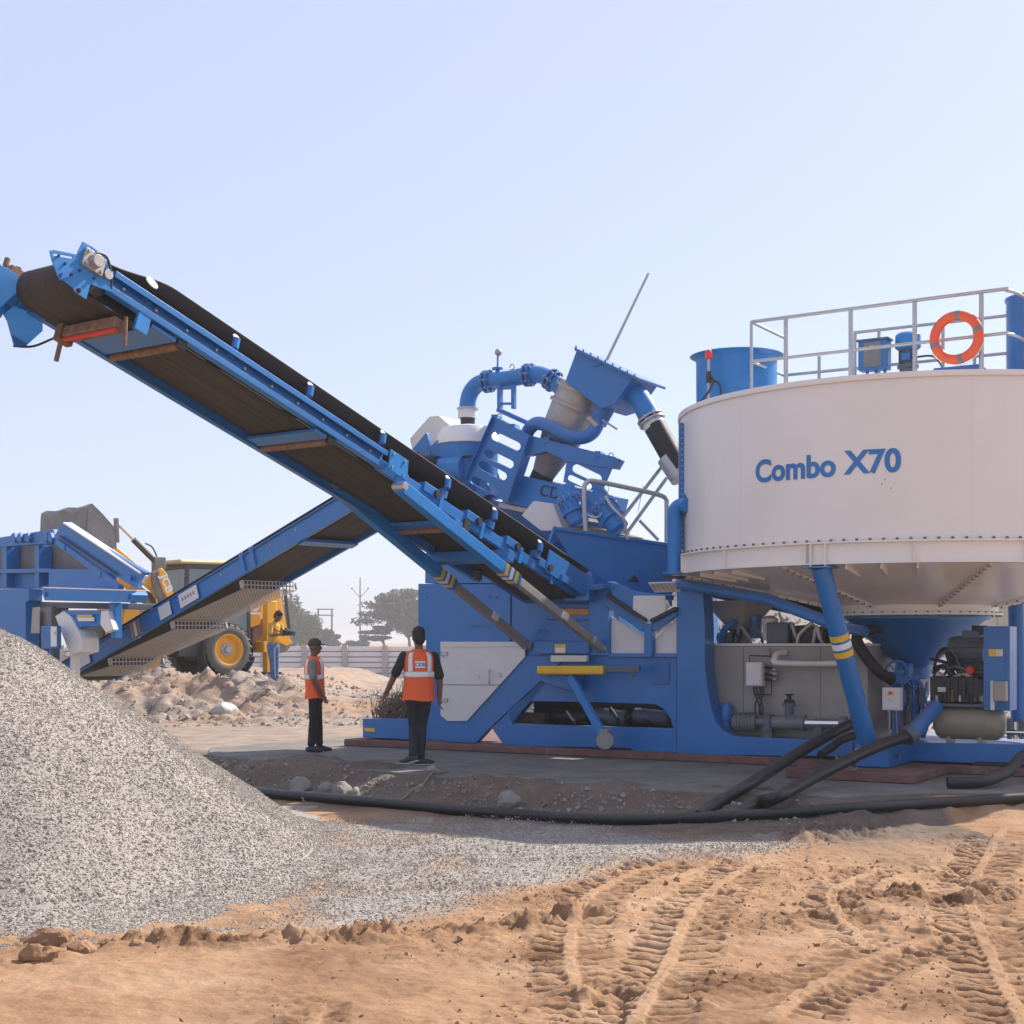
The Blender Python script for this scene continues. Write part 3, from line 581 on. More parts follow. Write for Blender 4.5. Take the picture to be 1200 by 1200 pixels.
plate('inspection_panel', [(742, 698), (779, 698), (781, 717), (762, 729), (741, 717)], -.13, .025, 'panel_white', hp)
v1 = MB(); v1.beam(F(712, 697, -.1), F(759, 727, -.1), .12, .05); v1.beam(F(764, 728, -.1), F(793, 713, -.1), .12, .05); v1.build('rubber_seal', 'dark', hp, .006)
v2 = MB(); v2.beam(F(713, 705, -.03), F(757, 736, -.03), .12, .13); v2.beam(F(766, 736, -.03), F(793, 716, -.03), .12, .13); v2.beam(F(761.5, 732, -.04), F(761.5, 770, -.04), .12, .13, EV3); v2.build('support_frame', 'blue', hp, .01)
plate('white_panel', [(713, 720), (755, 745), (755, 766), (713, 766)], .03, .02, 'panel_white', hp)
plate('white_panel', [(766, 750), (793, 725), (793, 766), (766, 766)], .03, .02, 'panel_white', hp)
# diamond-plate step
st = MB(); st.box(F(779, 688, -.25), EU3 * .2, EV3 * .1 - UP * .06, (UP * .8 + EV3 * .2) * .012); st.build('step_plate', 'panel_white', hp, .004)
for k_ in range(6): MB().box(F(766 + k_ * 5, 687.5 - k_ * .4, -.29), EU3 * .006, EV3 * .07 - UP * .042, UP * .012).build('tread_bar', 'galv', hp)
# clamp post at the belt's edge
MB().beam(F(652, 618, -.1), F(642, 646, -.25), .05, .09).build('strut', 'blue_lit', hp, .006)

# ================================================================ stockpile conveyor
Qn, Qf = F(703, 760, -.05), F(618, 757, -.05); ca = R(54); CA = Vector((-math.cos(ca), -math.sin(ca), .33)).normalized(); CB = Vector((math.sin(ca), -math.cos(ca), 0)); CN = CA.cross(CB); CN = CN if CN.z > 0 else -CN
CO = (Qn + Qf) / 2; CO = Vector((CO.x, CO.y, 2.2)); CO -= CB * .1
lo = (V3(Qn) - V3(CO)).dot(CB)                                 # lateral place of the near arm foot
def C(s, l, h): return CO + CA * s + CB * l + CN * h
def CP(px_, py_, l): return hit(px_, py_, C(0, l, 0), CB)
CF = Matrix((CA, CB, CN)).transposed().to_4x4(); CF.translation = C(4.5, 0, 0)
sc = thing('stockpile_conveyor', C(0, 0, 0), 'long blue belt conveyor rising toward the gravel stockpile, black belt, rusty scraper', 'conveyor')
W = .6
def chan(name, l, s0, s1, sg, h=.22, mt='blue'):
    b_ = MB(); b_.box(C((s0 + s1) / 2, l - sg * .08, h / 2), CA * (s1 - s0) / 2, CB * .006, CN * h / 2)
    for hh_, dl in ((h, -.028), (0, .028)):
        b_.box(C((s0 + s1) / 2, l - sg * .04, hh_), CA * (s1 - s0) / 2, CB * .045, CN * .006)
        b_.box(C((s0 + s1) / 2, l, hh_ + dl), CA * (s1 - s0) / 2, CB * .006, CN * .03)
    return b_.build(name, mt, sc, .003)
near = chan('stringer', W, 4.75, 8.95, 1); MB().box(C(5.1, -W, .03), CA * 3.9, CB * .02, CN * .11).build('stringer', 'blue', sc, .006); MB().box(C(5.1, -W + .04, -.08), CA * 3.9, CB * .04, CN * .008).build('stringer_flange', 'blue', sc, .003)
lowb = MB(); lowb.box(C(2.6, .5, .06), CA * 2.2, CB * .03, CN * .07); lowb.build('stringer', 'blue', sc, .004)
for s_ in np.arange(5.0, 9.2, .42):
    b0 = MB().cyl(C(s_, W - .08, .13), C(s_, W - .045, .13), .016, n=8).build('bolt', 'galv', sc)
    MB().cyl(C(s_ + .14, W - .08, .07), C(s_ + .14, W - .045, .07), .016, n=8).build('bolt', 'galv', sc)
    MB().cyl(C(s_, -W, -.02), C(s_, -W, -.035), .016, n=6).build('bolt', 'galv', sc)
# belt: carrying strand (trough), head wrap, return strand
def belt(name, rows, mt, thick=.014):
    b_ = MB(); n_ = len(rows[0]); vs_ = [p for r_ in rows for p in r_]
    b_.add(vs_, [(i * n_ + j, i * n_ + j + 1, (i + 1) * n_ + j + 1, (i + 1) * n_ + j) for i in range(len(rows) - 1) for j in range(n_ - 1)])
    o = b_.build(name, mt, sc, frame=CF, smooth=50); so = o.modifiers.new('t', 'SOLIDIFY'); so.thickness = thick; so.offset = 0; return o
m = bpy.data.materials.new('belt_under'); m.use_nodes = True; nt = m.node_tree; N, K = nt.nodes, nt.links.new; b = N['Principled BSDF']
tc = N.new('ShaderNodeTexCoord'); mp = N.new('ShaderNodeMapping'); mp.inputs['Scale'].default_value = (.35, 7, 1); K(tc.outputs['Object'], mp.inputs[0]); n1 = N.new('ShaderNodeTexNoise'); n1.inputs['Scale'].default_value = 1.6; n1.inputs['Detail'].default_value = 5; K(mp.outputs[0], n1.inputs['Vector'])
r_ = N.new('ShaderNodeValToRGB'); e = r_.color_ramp.elements; e[0].position = .35; e[0].color = (.026, .022, .02, 1); e[1].position = .72; e[1].color = (.06, .049, .042, 1); x_ = e.new(.52); x_.color = (.04, .033, .028, 1)
K(n1.outputs['Fac'], r_.inputs[0]); K(r_.outputs[0], b.inputs['Base Color']); b.inputs['Roughness'].default_value = .8; M['belt_under'] = m
prof = [(-.52, .47), (-.36, .35), (-.22, .27), (0, .255), (.22, .27), (.36, .35), (.52, .47)]
rows = []
for s_ in np.linspace(.1, 8.15, 28): rows.append([C(s_, l, h) for l, h in prof])
HR = .195; hc = .1; HS = 9.08
for t_ in np.linspace(.08, 1, 12): e_ = t_ * t_ * (3 - 2 * t_); rows.append([C(8.15 + (HS - 8.15) * t_, l * (1 - .04 * e_), h + (hc + HR - h) * e_) for l, h in prof])
belt('carrying_belt', rows, 'belt_black')
rows = []
for a_ in np.linspace(92, -88, 22): rows.append([C(HS + math.cos(R(a_)) * HR, l, hc + math.sin(R(a_)) * HR) for l in np.linspace(-.46, .46, 9)])
for s_ in np.linspace(9.0, .2, 26): rows.append([C(s_, l, (hc - HR if s_ > 8.5 else .0) + .025 * math.sin(s_ * 2.1) * 0) for l in np.linspace(-.46, .46, 9)])
belt('return_belt', rows, 'belt_under')
MB().cyl(C(HS, -.5, hc), C(HS, .5, hc), HR - .014, n=32).build('head_drum', 'dark', sc)
MB().cyl(C(HS, -.72, hc), C(HS, .7, hc), .05, n=16).build('drum_shaft', 'steel', sc)
# star-shaped bearing plates
star = [(57.5, 294), (62, 293), (89, 298.5), (96, 283.5), (108, 290), (122, 301), (129, 315), (131, 343), (105, 333), (100, 351), (87, 342), (85, 337.5), (67, 324), (60, 305)]
slot = [(62, 297), (84, 301), (84, 303.5), (61, 299.5)]; hole1 = [(91 + 3.5 * math.cos(t_), 341 + 3.5 * math.sin(t_)) for t_ in np.linspace(0, 6.28, 9)[:-1]]
pl_ = .66; sp_ = [CP(x_, y_, pl_) for x_, y_ in star]
MB().prism(sp_, CB * .014, holes=[[CP(x_, y_, pl_) for x_, y_ in slot], [CP(x_, y_, pl_) for x_, y_ in hole1]]).build('bearing_plate', 'blue_lit', sc, .002)
off = CB * (-2 * pl_)
MB().prism([p + off for p in sp_], CB * .014).build('bearing_plate', 'blue', sc, .002)
bc = CP(109, 307, .68)
bm_ = MB(); bm_.box(bc, CA * .12 + CN * .0, CB * .025, CN * .09); bm_.cyl(bc, bc + CB * .09, .07, .06, n=16); bm_.build('bearing', 'steel', sc, .006)
for i, (a_, d_) in enumerate(((.09, .06), (-.09, .06), (.09, -.06), (-.09, -.06))): MB().cyl(bc + CA * a_ + CN * d_, bc + CA * a_ + CN * d_ + CB * .05, .016, n=6).build('bolt', 'galv', sc)
for x_, y_ in ((76, 309), (68, 300), (119, 321), (110, 326), (83, 322), (93, 317)): p = CP(x_, y_, .675); MB().cyl(p, p + CB * .02, .013, n=6).build('bolt', 'dark', sc)
w_ = MB(); w_.box(CP(76, 322, .69), (CP(82, 320, .69) - CP(72, 324, .69)) * .5, CB * .015, CN * .04); w_.build('bracket', 'blue', sc, .004)
# drive side: gearbox and motor beyond the drum
dr = MB(); dr.box(C(9.0, -.9, hc), CA * .15, CB * .16, CN * .13); dr.build('gearbox', 'blue', sc, .02)
MB().prism([C(8.8, -.75, .24), C(9.25, -.75, .2), C(9.35, -.75, -.02), C(9.1, -.75, -.2), C(8.95, -.75, -.4), C(8.84, -.75, -.36), C(8.7, -.75, -.1)], CB * .02).build('drive_plate', 'blue', sc, .003)
MB().box(C(9.1, -.9, hc + .24), CA * .1, CB * .12, CN * .05).cyl(C(9.03, -.95, hc + .28), C(9.03, -.95, hc + .38), .035, n=10).cyl(C(9.2, -.9, hc + .28), C(9.2, -.9, hc + .38), .03, n=10).build('motor_mount', 'rust', sc, .006)
MB().tube(smooth_path([C(8.95, -.75, -.4), C(8.75, -.72, -.3), C(8.5, -.68, -.05), C(8.3, -.64, .02)]), .012, 8).build('cable', 'dark', sc)
MB().tube(smooth_path([CP(112, 296, .7), CP(124, 300, .7), CP(130, 318, .69), CP(130, 342, .66)]), .012, 8).build('cable', 'dark', sc)
# scraper under the drum
s0, s1 = C(8.68, -.3, -.19), C(8.68, .5, -.19)
MB().beam(s0, s1, .16, .12, CN).build('scraper', 'rust', sc, .02)
MB().beam(s0 - CN * .075 + CA * .03, s1 - CN * .075 + CA * .03, .04, .03, CN).build('scraper_blade', 'red', sc, .008)
MB().cyl(C(8.68, -.4, -.2), C(8.64, -.44, -.45), .025, n=10).build('tension_rod', 'rust', sc)
MB().cyl(C(8.68, .56, -.12), C(8.62, .58, -.4), .02, n=10).build('tension_rod', 'rust', sc)
MB().box(C(8.68, -.36, -.18), CA * .09, CB * .05, CN * .1).build('scraper_bracket', 'rust', sc, .01)
MB().box(C(8.5, .58, -.08), CA * .08, CB * .02, CN * .11).build('scraper_bracket', 'blue_lit', sc, .006)
# underside cross plates and return rollers
for s_, w_ in ((8.22, .32), (5.85, .2), (3.2, .16)):
    MB().box(C(s_, 0, -.05), CA * w_ / 2, CB * (W - .02), CN * .02).build('cross_plate', 'blue', sc, .006)
    rl = MB().cyl(C(s_ - w_ / 2 - .09, -.52, -.055), C(s_ - w_ / 2 - .09, .52, -.055), .045, n=14).build('return_roller', 'rust', sc)
    MB().box(C(s_ - w_ / 2 - .09, .56, -.02), CA * .06, CB * .015, CN * .07).build('roller_bracket', 'dark', sc, .004)
MB().box(C(2.2, .0, -.12), CA * .07, CB * .72, CN * .07).build('cross_beam', 'blue', sc, .008)
# carrying idlers: tube, white end disc, bracket
for (x_, y_) in ((177, 332), (276, 396), (363, 452), (448, 508), (524, 561), (579, 598), (632, 636)):
    p = CP(x_, y_, .535); q_ = p - CN * .13 - CB * .16
    if x_ > 200: MB().cyl(q_ + CB * .19, p - CN * .012 + CB * .02, .042, n=14).build('idler_tube', 'blue', sc)
    MB().lathe(p + CB * .01, (CB * .8 + CN * .6), [(0, .012), (.044 if x_ > 200 else .07, .012), (.05 if x_ > 200 else .075, 0)], 18).build('idler_cap', 'white', sc)
    s_ = (p - C(0, 0, 0)).dot(CA); MB().box(C(s_, .5, .2), CA * .06, CB * .05, CN * .05).build('idler_bracket', 'blue', sc, .006)
for s_ in (3.8, 2.9, 2.0, 1.2):
    MB().box(C(s_, .5, .13), CA * .16, CB * .06, CN * .06).build('idler_bracket', 'blue', sc, .012); MB().box(C(s_ - .22, .54, .05), CA * .03, CB * .012, CN * .11).build('bracket', 'blue_lit', sc, .004); MB().cyl(C(s_ - .08, .5, .12), C(s_ - .08, .6, .12), .05, n=12).build('roller_end', 'dark', sc)
# joint plate and the two telescopic arms
jp = [CP(x_, y_, .64) for x_, y_ in ((457, 526), (478, 540), (476, 564), (454, 549))]
MB().prism(jp, CB * .014).build('joint_plate', 'blue_lit', sc, .003)
for x_, y_ in ((461, 532), (474, 541), (459, 547), (472, 557)): p = CP(x_, y_, .655); MB().cyl(p, p + CB * .02, .016, n=6).build('bolt', 'galv', sc)
def arm(t0, t1, l, foot):
    top, mid = CP(*t0, l), CP(*t1, l); d = (foot - top).normalized(); mid = top + d * (mid - top).length
    MB().beam(top, mid, .13, .15).build('outer_arm', 'blue_lit', sc, .01)
    MB().beam(mid - d * .02, foot, .1, .115).build('inner_arm', 'grey_paint', sc, .01)
    for k_, mm in enumerate(('yellow_mark', 'reflective', 'yellow_mark')): MB().beam(mid - d * (.36 - k_ * .11), mid - d * (.30 - k_ * .11), .137, .157).build('reflective_band', mm, sc)
    MB().cyl(foot - CB * .09, foot + CB * .09, .045, n=14).build('pivot_pin', 'galv', sc)
    p = mid + (foot - mid) * .5; MB().box(p + CB * .07, CA * .0 + d * .06, CB * .02, d.cross(CB) * .05).build('locking_lug', 'panel_white', sc, .004)
    MB().cyl(top - CB * .08, top + CB * .1, .05, n=14).build('pivot_pin', 'galv', sc)
arm((468, 570), (603, 682), .66, Qn + CB * .03); arm((388, 568), (527, 685), -.62, Qf)
bk = MB(); bk.box(CP(470, 562, .62), CA * .1, CB * .02, CN * .1); bk.build('arm_bracket', 'blue', sc, .008)
bk = MB(); bk.box(CP(388, 560, -.6), CA * .14, CB * .02, CN * .12); bk.build('arm_bracket', 'blue', sc, .008)
bk = MB(); bk.box(CP(520, 645, -.5), CA * .1, CB * .1, CN * .12); bk.cyl(CP(560, 668, -.4), CP(560, 680, -.4), .06, n=14); bk.build('vibration_mount', 'dark', sc, .008)
tl = MB(); tl.box(C(.35, 0, .08), CA * .5, CB * .62, CN * .05); tl.cyl(C(.1, -.5, .15), C(.1, .5, .15), .16, n=24); tl.build('tail_frame', 'blue', sc, .01)
for sg in (-1, 1): MB().box(C(.6, sg * .56, .2), CA * .6, CB * .012, CN * .16).build('tail_cheek', 'blue', sc, .006)
# ================================================================ white round settling tank
TC = Vector((5.49, 19.75, 0)); TR = 3.18; ZF, ZT = 2.56, 4.73
tk = thing('settling_tank', TC + UP * 2, 'big round white steel tank lettered in blue, carried on the right of the plant', 'tank')
def TP(px_, py_, r_=TR):                                       # point of the near side of the upright cylinder
    r = ray(px_, py_); a = r.x ** 2 + r.y ** 2; b_ = -2 * (r.x * TC.x + r.y * TC.y); c_ = TC.x ** 2 + TC.y ** 2 - r_ * r_
    t = (-b_ - math.sqrt(max(b_ * b_ - 4 * a * c_, 0))) / (2 * a); return Vector((r.x * t, r.y * t, ZC + r.z * t))
MB().lathe(TC, UP, [(TR - .03, ZF), (TR, ZF), (TR, ZT), (TR - .02, ZT), (TR - .02, ZF + .1)], 128).build('tank_wall', 'tank_white', tk)
MB().lathe(TC, UP, [(TR - .02, ZT - .04), (TR + .03, ZT - .035), (TR + .035, ZT), (TR + .03, ZT + .03), (TR - .03, ZT + .035)], 128).build('top_rim', 'tank_white', tk)
MB().lathe(TC, UP, [(TR + .002, ZF + .27), (TR + .07, ZF + .265), (TR + .07, ZF + .245), (TR + .025, ZF + .24), (TR + .025, ZF + .02), (TR + .06, ZF + .02), (TR + .06, ZF), (TR - .02, ZF - .0)], 128).build('rim_flange', 'tank_white', tk)
nb = 132; fb = MB(); ab = MB()
for i in range(nb):
    a = 2 * math.pi * i / nb; d = Vector((math.cos(a), math.sin(a), 0)); fb.cyl(TC + d * (TR + .045) + UP * (ZF + .262), TC + d * (TR + .045) + UP * (ZF + .292), .018, n=6)
fb.build('flange_bolts', 'rust', tk, kind='stuff')
for i in range(16):
    a = 2 * math.pi * (i + .3) / 16; d = Vector((math.cos(a), math.sin(a), 0)); t_ = d.cross(UP)
    MB().box(TC + d * (TR + .05) + UP * (ZF + .13), d * .03, t_ * .006, UP * .11).build('flange_rib', 'tank_white', tk)
# shallow bottom: eight trapezoid plates with bolted lips, then a drum ring and the blue outlet cone
seg = 8
for i in range(seg):
    a0, a1 = 2 * math.pi * i / seg, 2 * math.pi * (i + 1) / seg; b_ = MB(); k_ = 8
    vs_ = []
    for r_, z_ in ((TR - .03, ZF), (1.08, 2.13)): vs_ += [TC + Vector((math.cos(a0 + (a1 - a0) * j / k_) * r_, math.sin(a0 + (a1 - a0) * j / k_) * r_, z_)) for j in range(k_ + 1)]
    b_.add(vs_, [(j, j + 1, j + k_ + 2, j + k_ + 1) for j in range(k_)])
    b_.build('bottom_plate', 'tank_white', tk, smooth=60)
    d0 = Vector((math.cos(a0), math.sin(a0), 0)); p, q_ = TC + d0 * (TR - .06) + UP * (ZF - .005), TC + d0 * 1.1 + UP * 2.12
    MB().beam(p, q_, .016, .05).build('bottom_lip', 'tank_white', tk)
    lb = MB(); t_ = d0.cross(UP)
    for k2 in range(14): c_ = p + (q_ - p) * ((k2 + .5) / 14) - UP * .022; lb.cyl(c_ - t_ * .02, c_ + t_ * .02, .012, n=6)
    lb.build('lip_bolts', 'rust', tk, kind='stuff')
    a_ = (a0 + a1) / 2
    for rr_ in (-.1, .0, .1):
        d1 = Vector((math.cos(a_ + rr_ * 1.3), math.sin(a_ + rr_ * 1.3), 0)); MB().beam(TC + d1 * (TR - .04) + UP * (ZF - .03), TC + d1 * (TR - .55) + UP * (ZF - .1), .02, .06).build('stiffener', 'tank_white', tk)
MB().lathe(TC, UP, [(1.08, 2.14), (1.08, 2.03), (1.14, 2.03), (1.14, 2.0), (.3, 2.0)], 72).build('outlet_ring', 'tank_white', tk)
rb = MB()
for i in range(48): a = 2 * math.pi * i / 48; d = Vector((math.cos(a), math.sin(a), 0)); rb.cyl(TC + d * 1.11 + UP * 1.985, TC + d * 1.11 + UP * 2.045, .014, n=6)
rb.build('ring_bolts', 'rust', tk, kind='stuff')
MB().lathe(TC, UP, [(.98, 1.995), (.98, 1.96), (.9, 1.93), (.2, 1.3), (.2, 1.0)], 48).build('outlet_cone', 'blue', tk)
# lettering wrapped round the wall
def wrap_text(body, px_, py_, size, bold, squeeze=1.0):
    p = TP(px_, py_); a = math.atan2(p.y - TC.y, p.x - TC.x); vs_, fs_ = text_polys(body, size, bold); out = []
    for v in vs_: aa = a + v.x * squeeze / TR; out.append(TC + Vector((math.cos(aa) * (TR + .006), math.sin(aa) * (TR + .006), p.z + v.y)))
    return MB().add(out, fs_).build('lettering', 'blue', tk, smooth=0)
wrap_text('Combo', 929, 550, .372, .012, .97); wrap_text('X70', 1023, 542, .372, .012, 1.0)
for px_ in (868, 1140):
    p = TP(px_, 560); d_ = (V3(p) - V3(TC)).normalized(); MB().box(TC + d_ * TR + UP * (ZF + ZT + .25) / 2, d_ * .0035, d_.cross(UP) * .007, UP * ((ZT - ZF) / 2 - .15)).build('weld_seam', 'tank_white', tk)
# vertical seam strip and pipe on the left edge
p = TP(801, 560); d0 = (V3(p) - V3(TC)).normalized(); t0 = d0.cross(UP)
MB().box(TC + d0 * (TR + .03) + UP * 3.75, d0 * .035, t0 * .03, UP * .85).build('seam_strip', 'blue', tk, .004)
sb = MB()
for k_ in range(22): c_ = TC + d0 * (TR + .03) + UP * (2.95 + k_ * .076); sb.cyl(c_ - t0 * .045, c_ + t0 * .045, .012, n=6)
sb.build('seam_bolts', 'steel', tk, kind='stuff')
pp = [TP(806, 592) + EV3 * 0, F(799, 592, -.6), F(793, 595, -.65), F(790.5, 604, -.65), F(790.5, 640, -.65), F(790.5, 672, -.65)]
MB().tube(smooth_path(pp, 5), .095, 16).build('overflow_pipe', 'blue_lit', tk)
MB().cyl(F(804, 592, -.58), F(806, 592, -.58), .16, n=18).build('pipe_flange', 'blue', tk)
MB().cyl(F(790.5, 670, -.65), F(790.5, 673, -.65), .16, n=18).build('pipe_flange', 'blue', tk)
MB().cyl(F(790.5, 675, -.65), F(790.5, 678, -.65), .15, n=18).build('pipe_flange', 'dark', tk)
# slanting leg, brace and bands
lt, lf = TP(962, 664, TR - .02), F(1017, 872, -1.0); ld = (lf - lt).normalized()
MB().cyl(lt, lf, .115, n=24).build('tank_leg', 'blue', tk)
for sgn in (-1, 1):
    dd = (V3(lt) - V3(TC)).normalized(); tt = dd.cross(UP); MB().box(lt + tt * .09 * sgn + dd * .05 + UP * .13, dd * .05, tt * .008, UP * .15).build('leg_gusset', 'tank_white', tk)
MB().box(lt - UP * .01, (V3(lt) - V3(TC)).normalized() * .13, (V3(lt) - V3(TC)).normalized().cross(UP) * .17, UP * .012).build('leg_plate', 'blue', tk, .004)
llen = (lf - lt).length
for t_, mm in ((.385, 'yellow_mark'), (.43, 'reflective'), (.475, 'yellow_mark')): MB().cyl(lt + ld * llen * (t_ - .016), lt + ld * llen * (t_ + .016), .1185, n=24).build('reflective_band', mm, tk)
MB().tube([F(795, 684, -.2), F(900, 702, -.7), lt + ld * llen * .33 + EV3 * .1], .075, 16).build('brace_pipe', 'blue', tk)
MB().cyl(lt + ld * llen * .33 + EV3 * .1, F(1013, 740, .2), .07, n=16).build('brace_pipe', 'blue', tk)
for (x_, y_, x2, y2, v_) in ((1240, 700, 1240, 890, -.6), (880, 700, 850, 870, 2.6), (1190, 690, 1195, 880, 2.7)):
    MB().cyl(F(x_, y_, v_), F(x2, y2, v_), .11, n=18).build('tank_leg', 'blue', tk)
# dents and rust specks
for x_, y_ in ((1037, 562), (1044, 572), (1033, 567)): p = TP(x_, y_, TR + .003); MB().ball(p, (.007, .003, .008), 8).build('paint_chip', 'rust', tk)

# ---------------------------------------------------------------- walkway and guard rails over the tank
ra = thing('guard_rail', L(fu(1010, 400, .1), .1, ZT), 'grey tubular guard rail along the walkway on the white tank', 'railing')
RZ = 6.0; DZ = 4.86
MB().lbox(fu(878, 400, .1) - .02, 11.2, .02, 1.45, DZ - .06, DZ).build('walkway_deck', 'galv', ra, .005)
near_px = [880.5, 921, 997, 1072, 1150]; ux = [fu(x_, 400, .1) for x_ in near_px]
def rail(name, pts, r_=.022): return MB().tube(pts, r_, 10).build(name, 'galv', ra)
for i, u in enumerate(ux): rail('post', [L(u, .1, DZ), L(u, .1, RZ)], .03 if i in (1, 2, 3, 4) else .022)
ue = ux[-1]; ue2 = ue + .85
rail('top_rail', smooth_path([L(ux[0], .1, RZ), L(ue, .1, RZ + .03), L(ue + .3, .14, RZ + .02), L(ue + .42, .5, RZ), L(ue + .45, 1.4, RZ)], 5), .024)
rail('mid_rail', smooth_path([L(ux[0], .1, DZ + .6), L(ue, .1, DZ + .62), L(ue + .3, .14, DZ + .62), L(ue + .42, .5, DZ + .6), L(ue + .45, 1.4, DZ + .6)], 5))
bx = [fu(x_, 400, 1.4) for x_ in (921, 960, 1002, 1030, 1105, 1142)]
rail('top_rail', [L(ux[0], .1, RZ), L(ux[0] + .02, 1.4, RZ), ], .02); rail('mid_rail', [L(ux[0], .1, DZ + .6), L(ux[0] + .02, 1.4, DZ + .6)])
rail('top_rail', [L(bx[2], 1.4, RZ - .02), L(bx[-1] + .5, 1.4, RZ - .02)]); rail('mid_rail', [L(ux[0], 1.4, DZ + .62), L(bx[-1] + .5, 1.4, DZ + .62)]); rail('toe_rail', [L(ux[0], 1.4, DZ + .2), L(bx[-1] + .5, 1.4, DZ + .2)], .018)
for u in bx: rail('post', [L(u, 1.4, DZ), L(u, 1.4, RZ if u >= bx[2] - .01 else RZ - .3)], .024)
rail('post', [L(ux[0] + .02, 1.4, DZ), L(ux[0] + .02, 1.4, RZ)], .022); rail('post', [L(ue + .44, .6, DZ), L(ue + .44, .6, RZ)], .026)

lr = thing('life_ring', L(fu(1121, 396, .02), .03, 5.2), 'orange life ring with grey bands hung on the tank guard rail', 'life ring')
c = F(1121, 395.5, .0); MB().torus(c, EV3, .275, .062, 48, 14).build('ring', 'ring_orange', lr)
for a_ in (80, 10, 190, 275):
    x_, y_ = perp(EV3); MB().torus(c, EV3, .275, .0635, 6, 14, a0=R(a_), a1=R(a_ + 12)).build('band', 'mid_grey', lr)
MB().tube([c + (EU3 * math.cos(t_) * .345 + UP * math.sin(t_) * (.345 + .02 * math.sin(4 * t_))) for t_ in np.linspace(3.6, 6.1, 24)], .006, 6).build('rope', 'white', lr)

cbx = thing('control_box', F(1025, 436, .75), 'blue control box with pale front, left of the motor on the tank walkway', 'control box')
c = F(1025, 417, .75); MB().box(c, EU3 * .2, EV3 * .1, UP * .2).build('case', 'blue', cbx, .015); MB().box(c - EV3 * .104 + UP * .0, EU3 * .12, EV3 * .006, UP * .165).build('door', 'mid_grey', cbx, .003)
MB().box(c + UP * .205, EU3 * .22, EV3 * .12, UP * .012).build('hood', 'slate', cbx, .003); MB().box(c - EV3 * .112 + UP * .09 - EU3 * .01, EU3 * .028, EV3 * .003, UP * .028).build('sticker', 'yellow_mark', cbx)
for du in (-.1, .02, .14): MB().cyl(c + EU3 * du - UP * .2, c + EU3 * du - UP * .38, .022, n=10).build('leg', 'blue', cbx)
mt = thing('rake_motor', F(1064, 437, .9), 'upright blue electric motor beside the control box on the tank walkway', 'motor')
c = F(1064, 437, .9); MB().lathe(c, UP, [(0, -.2), (.11, -.2), (.11, .05), (.14, .06), (.14, .1), (.1, .11), (.1, .3), (.0, .3)], 24).build('body', 'slate', mt)
MB().lathe(c, UP, [(.1, .3), (.14, .31), (.17, .34), (.165, .5), (.13, .53), (0, .535)], 24).build('cowl', 'blue_lit', mt); MB().box(c + UP * .2 - EV3 * .1, EU3 * .06, EV3 * .03, UP * .05).build('terminal_box', 'blue', mt, .008)
for k_ in range(14): a = 2 * math.pi * k_ / 14; d = Vector((math.cos(a), math.sin(a), 0)); MB().box(c + d * .11 + UP * .21, d * .014, d.cross(UP) * .004, UP * .085).build('fin', 'slate', mt)
MB().tube(smooth_path([c + EU3 * .1 + UP * .2, c + EU3 * .35 + UP * .18, c + EU3 * .5 - UP * .05]), .014, 8).build('cable', 'dark', mt)
fw = thing('feed_drum', Dp(863, 470, 20.6), 'open blue steel drum with red beacon at the left rim of the white tank', 'drum')
c = Dp(863, 475, 20.6); c.z = 4.2; top = 5.7
MB().lathe(c, UP, [(.56, 0), (.57, top - 4.2 - .05), (.66, top - 4.2), (.64, top - 4.19), (.55, top - 4.24), (.55, .0)], 48).build('shell', 'blue_lit', fw)
p = Dp(830.5, 425, 20.0); MB().cyl(p - UP * .5, p + UP * .05, .02, n=8).build('pole', 'galv', fw); MB().lathe(p + UP * .05, UP, [(.045, 0), (.05, .02), (.048, .1), (.03, .125), (0, .13)], 16).build('beacon', 'signal_red', fw)
MB().box(p - UP * .2, (.035, 0, 0), (0, .03, 0), (0, 0, .08)).build('socket', 'dark', fw, .005)
MB().tube(smooth_path([p - UP * .2, Dp(836, 445, 19.9), Dp(831, 458, 19.8), Dp(818, 474, 19.7)]), .016, 8).build('cable', 'dark', fw)
MB().tube(smooth_path([p - UP * .25, Dp(841, 448, 19.9), Dp(845, 458, 19.9), Dp(843, 466, 19.9)]), .016, 8).build('cable', 'dark', fw)
fd = thing('polymer_drum', Dp(1215, 437, 18.5), 'tall blue drum at the right edge of the tank top', 'drum')
c = Dp(1217, 437, 18.9); c.z = 4.85; MB().lathe(c, UP, [(0, 0), (.4, 0), (.41, .05), (.4, .08), (.4, 1.22), (.42, 1.25), (.42, 1.28), (0, 1.3)], 40).build('shell', 'blue', fd)
MB().box(F(1125, 436, .7), EU3 * .3, EV3 * .2, UP * .05).build('hatch_cover', 'blue', bevel=.02, label='low blue hatch cover on the tank walkway under the life ring', cat='hatch')

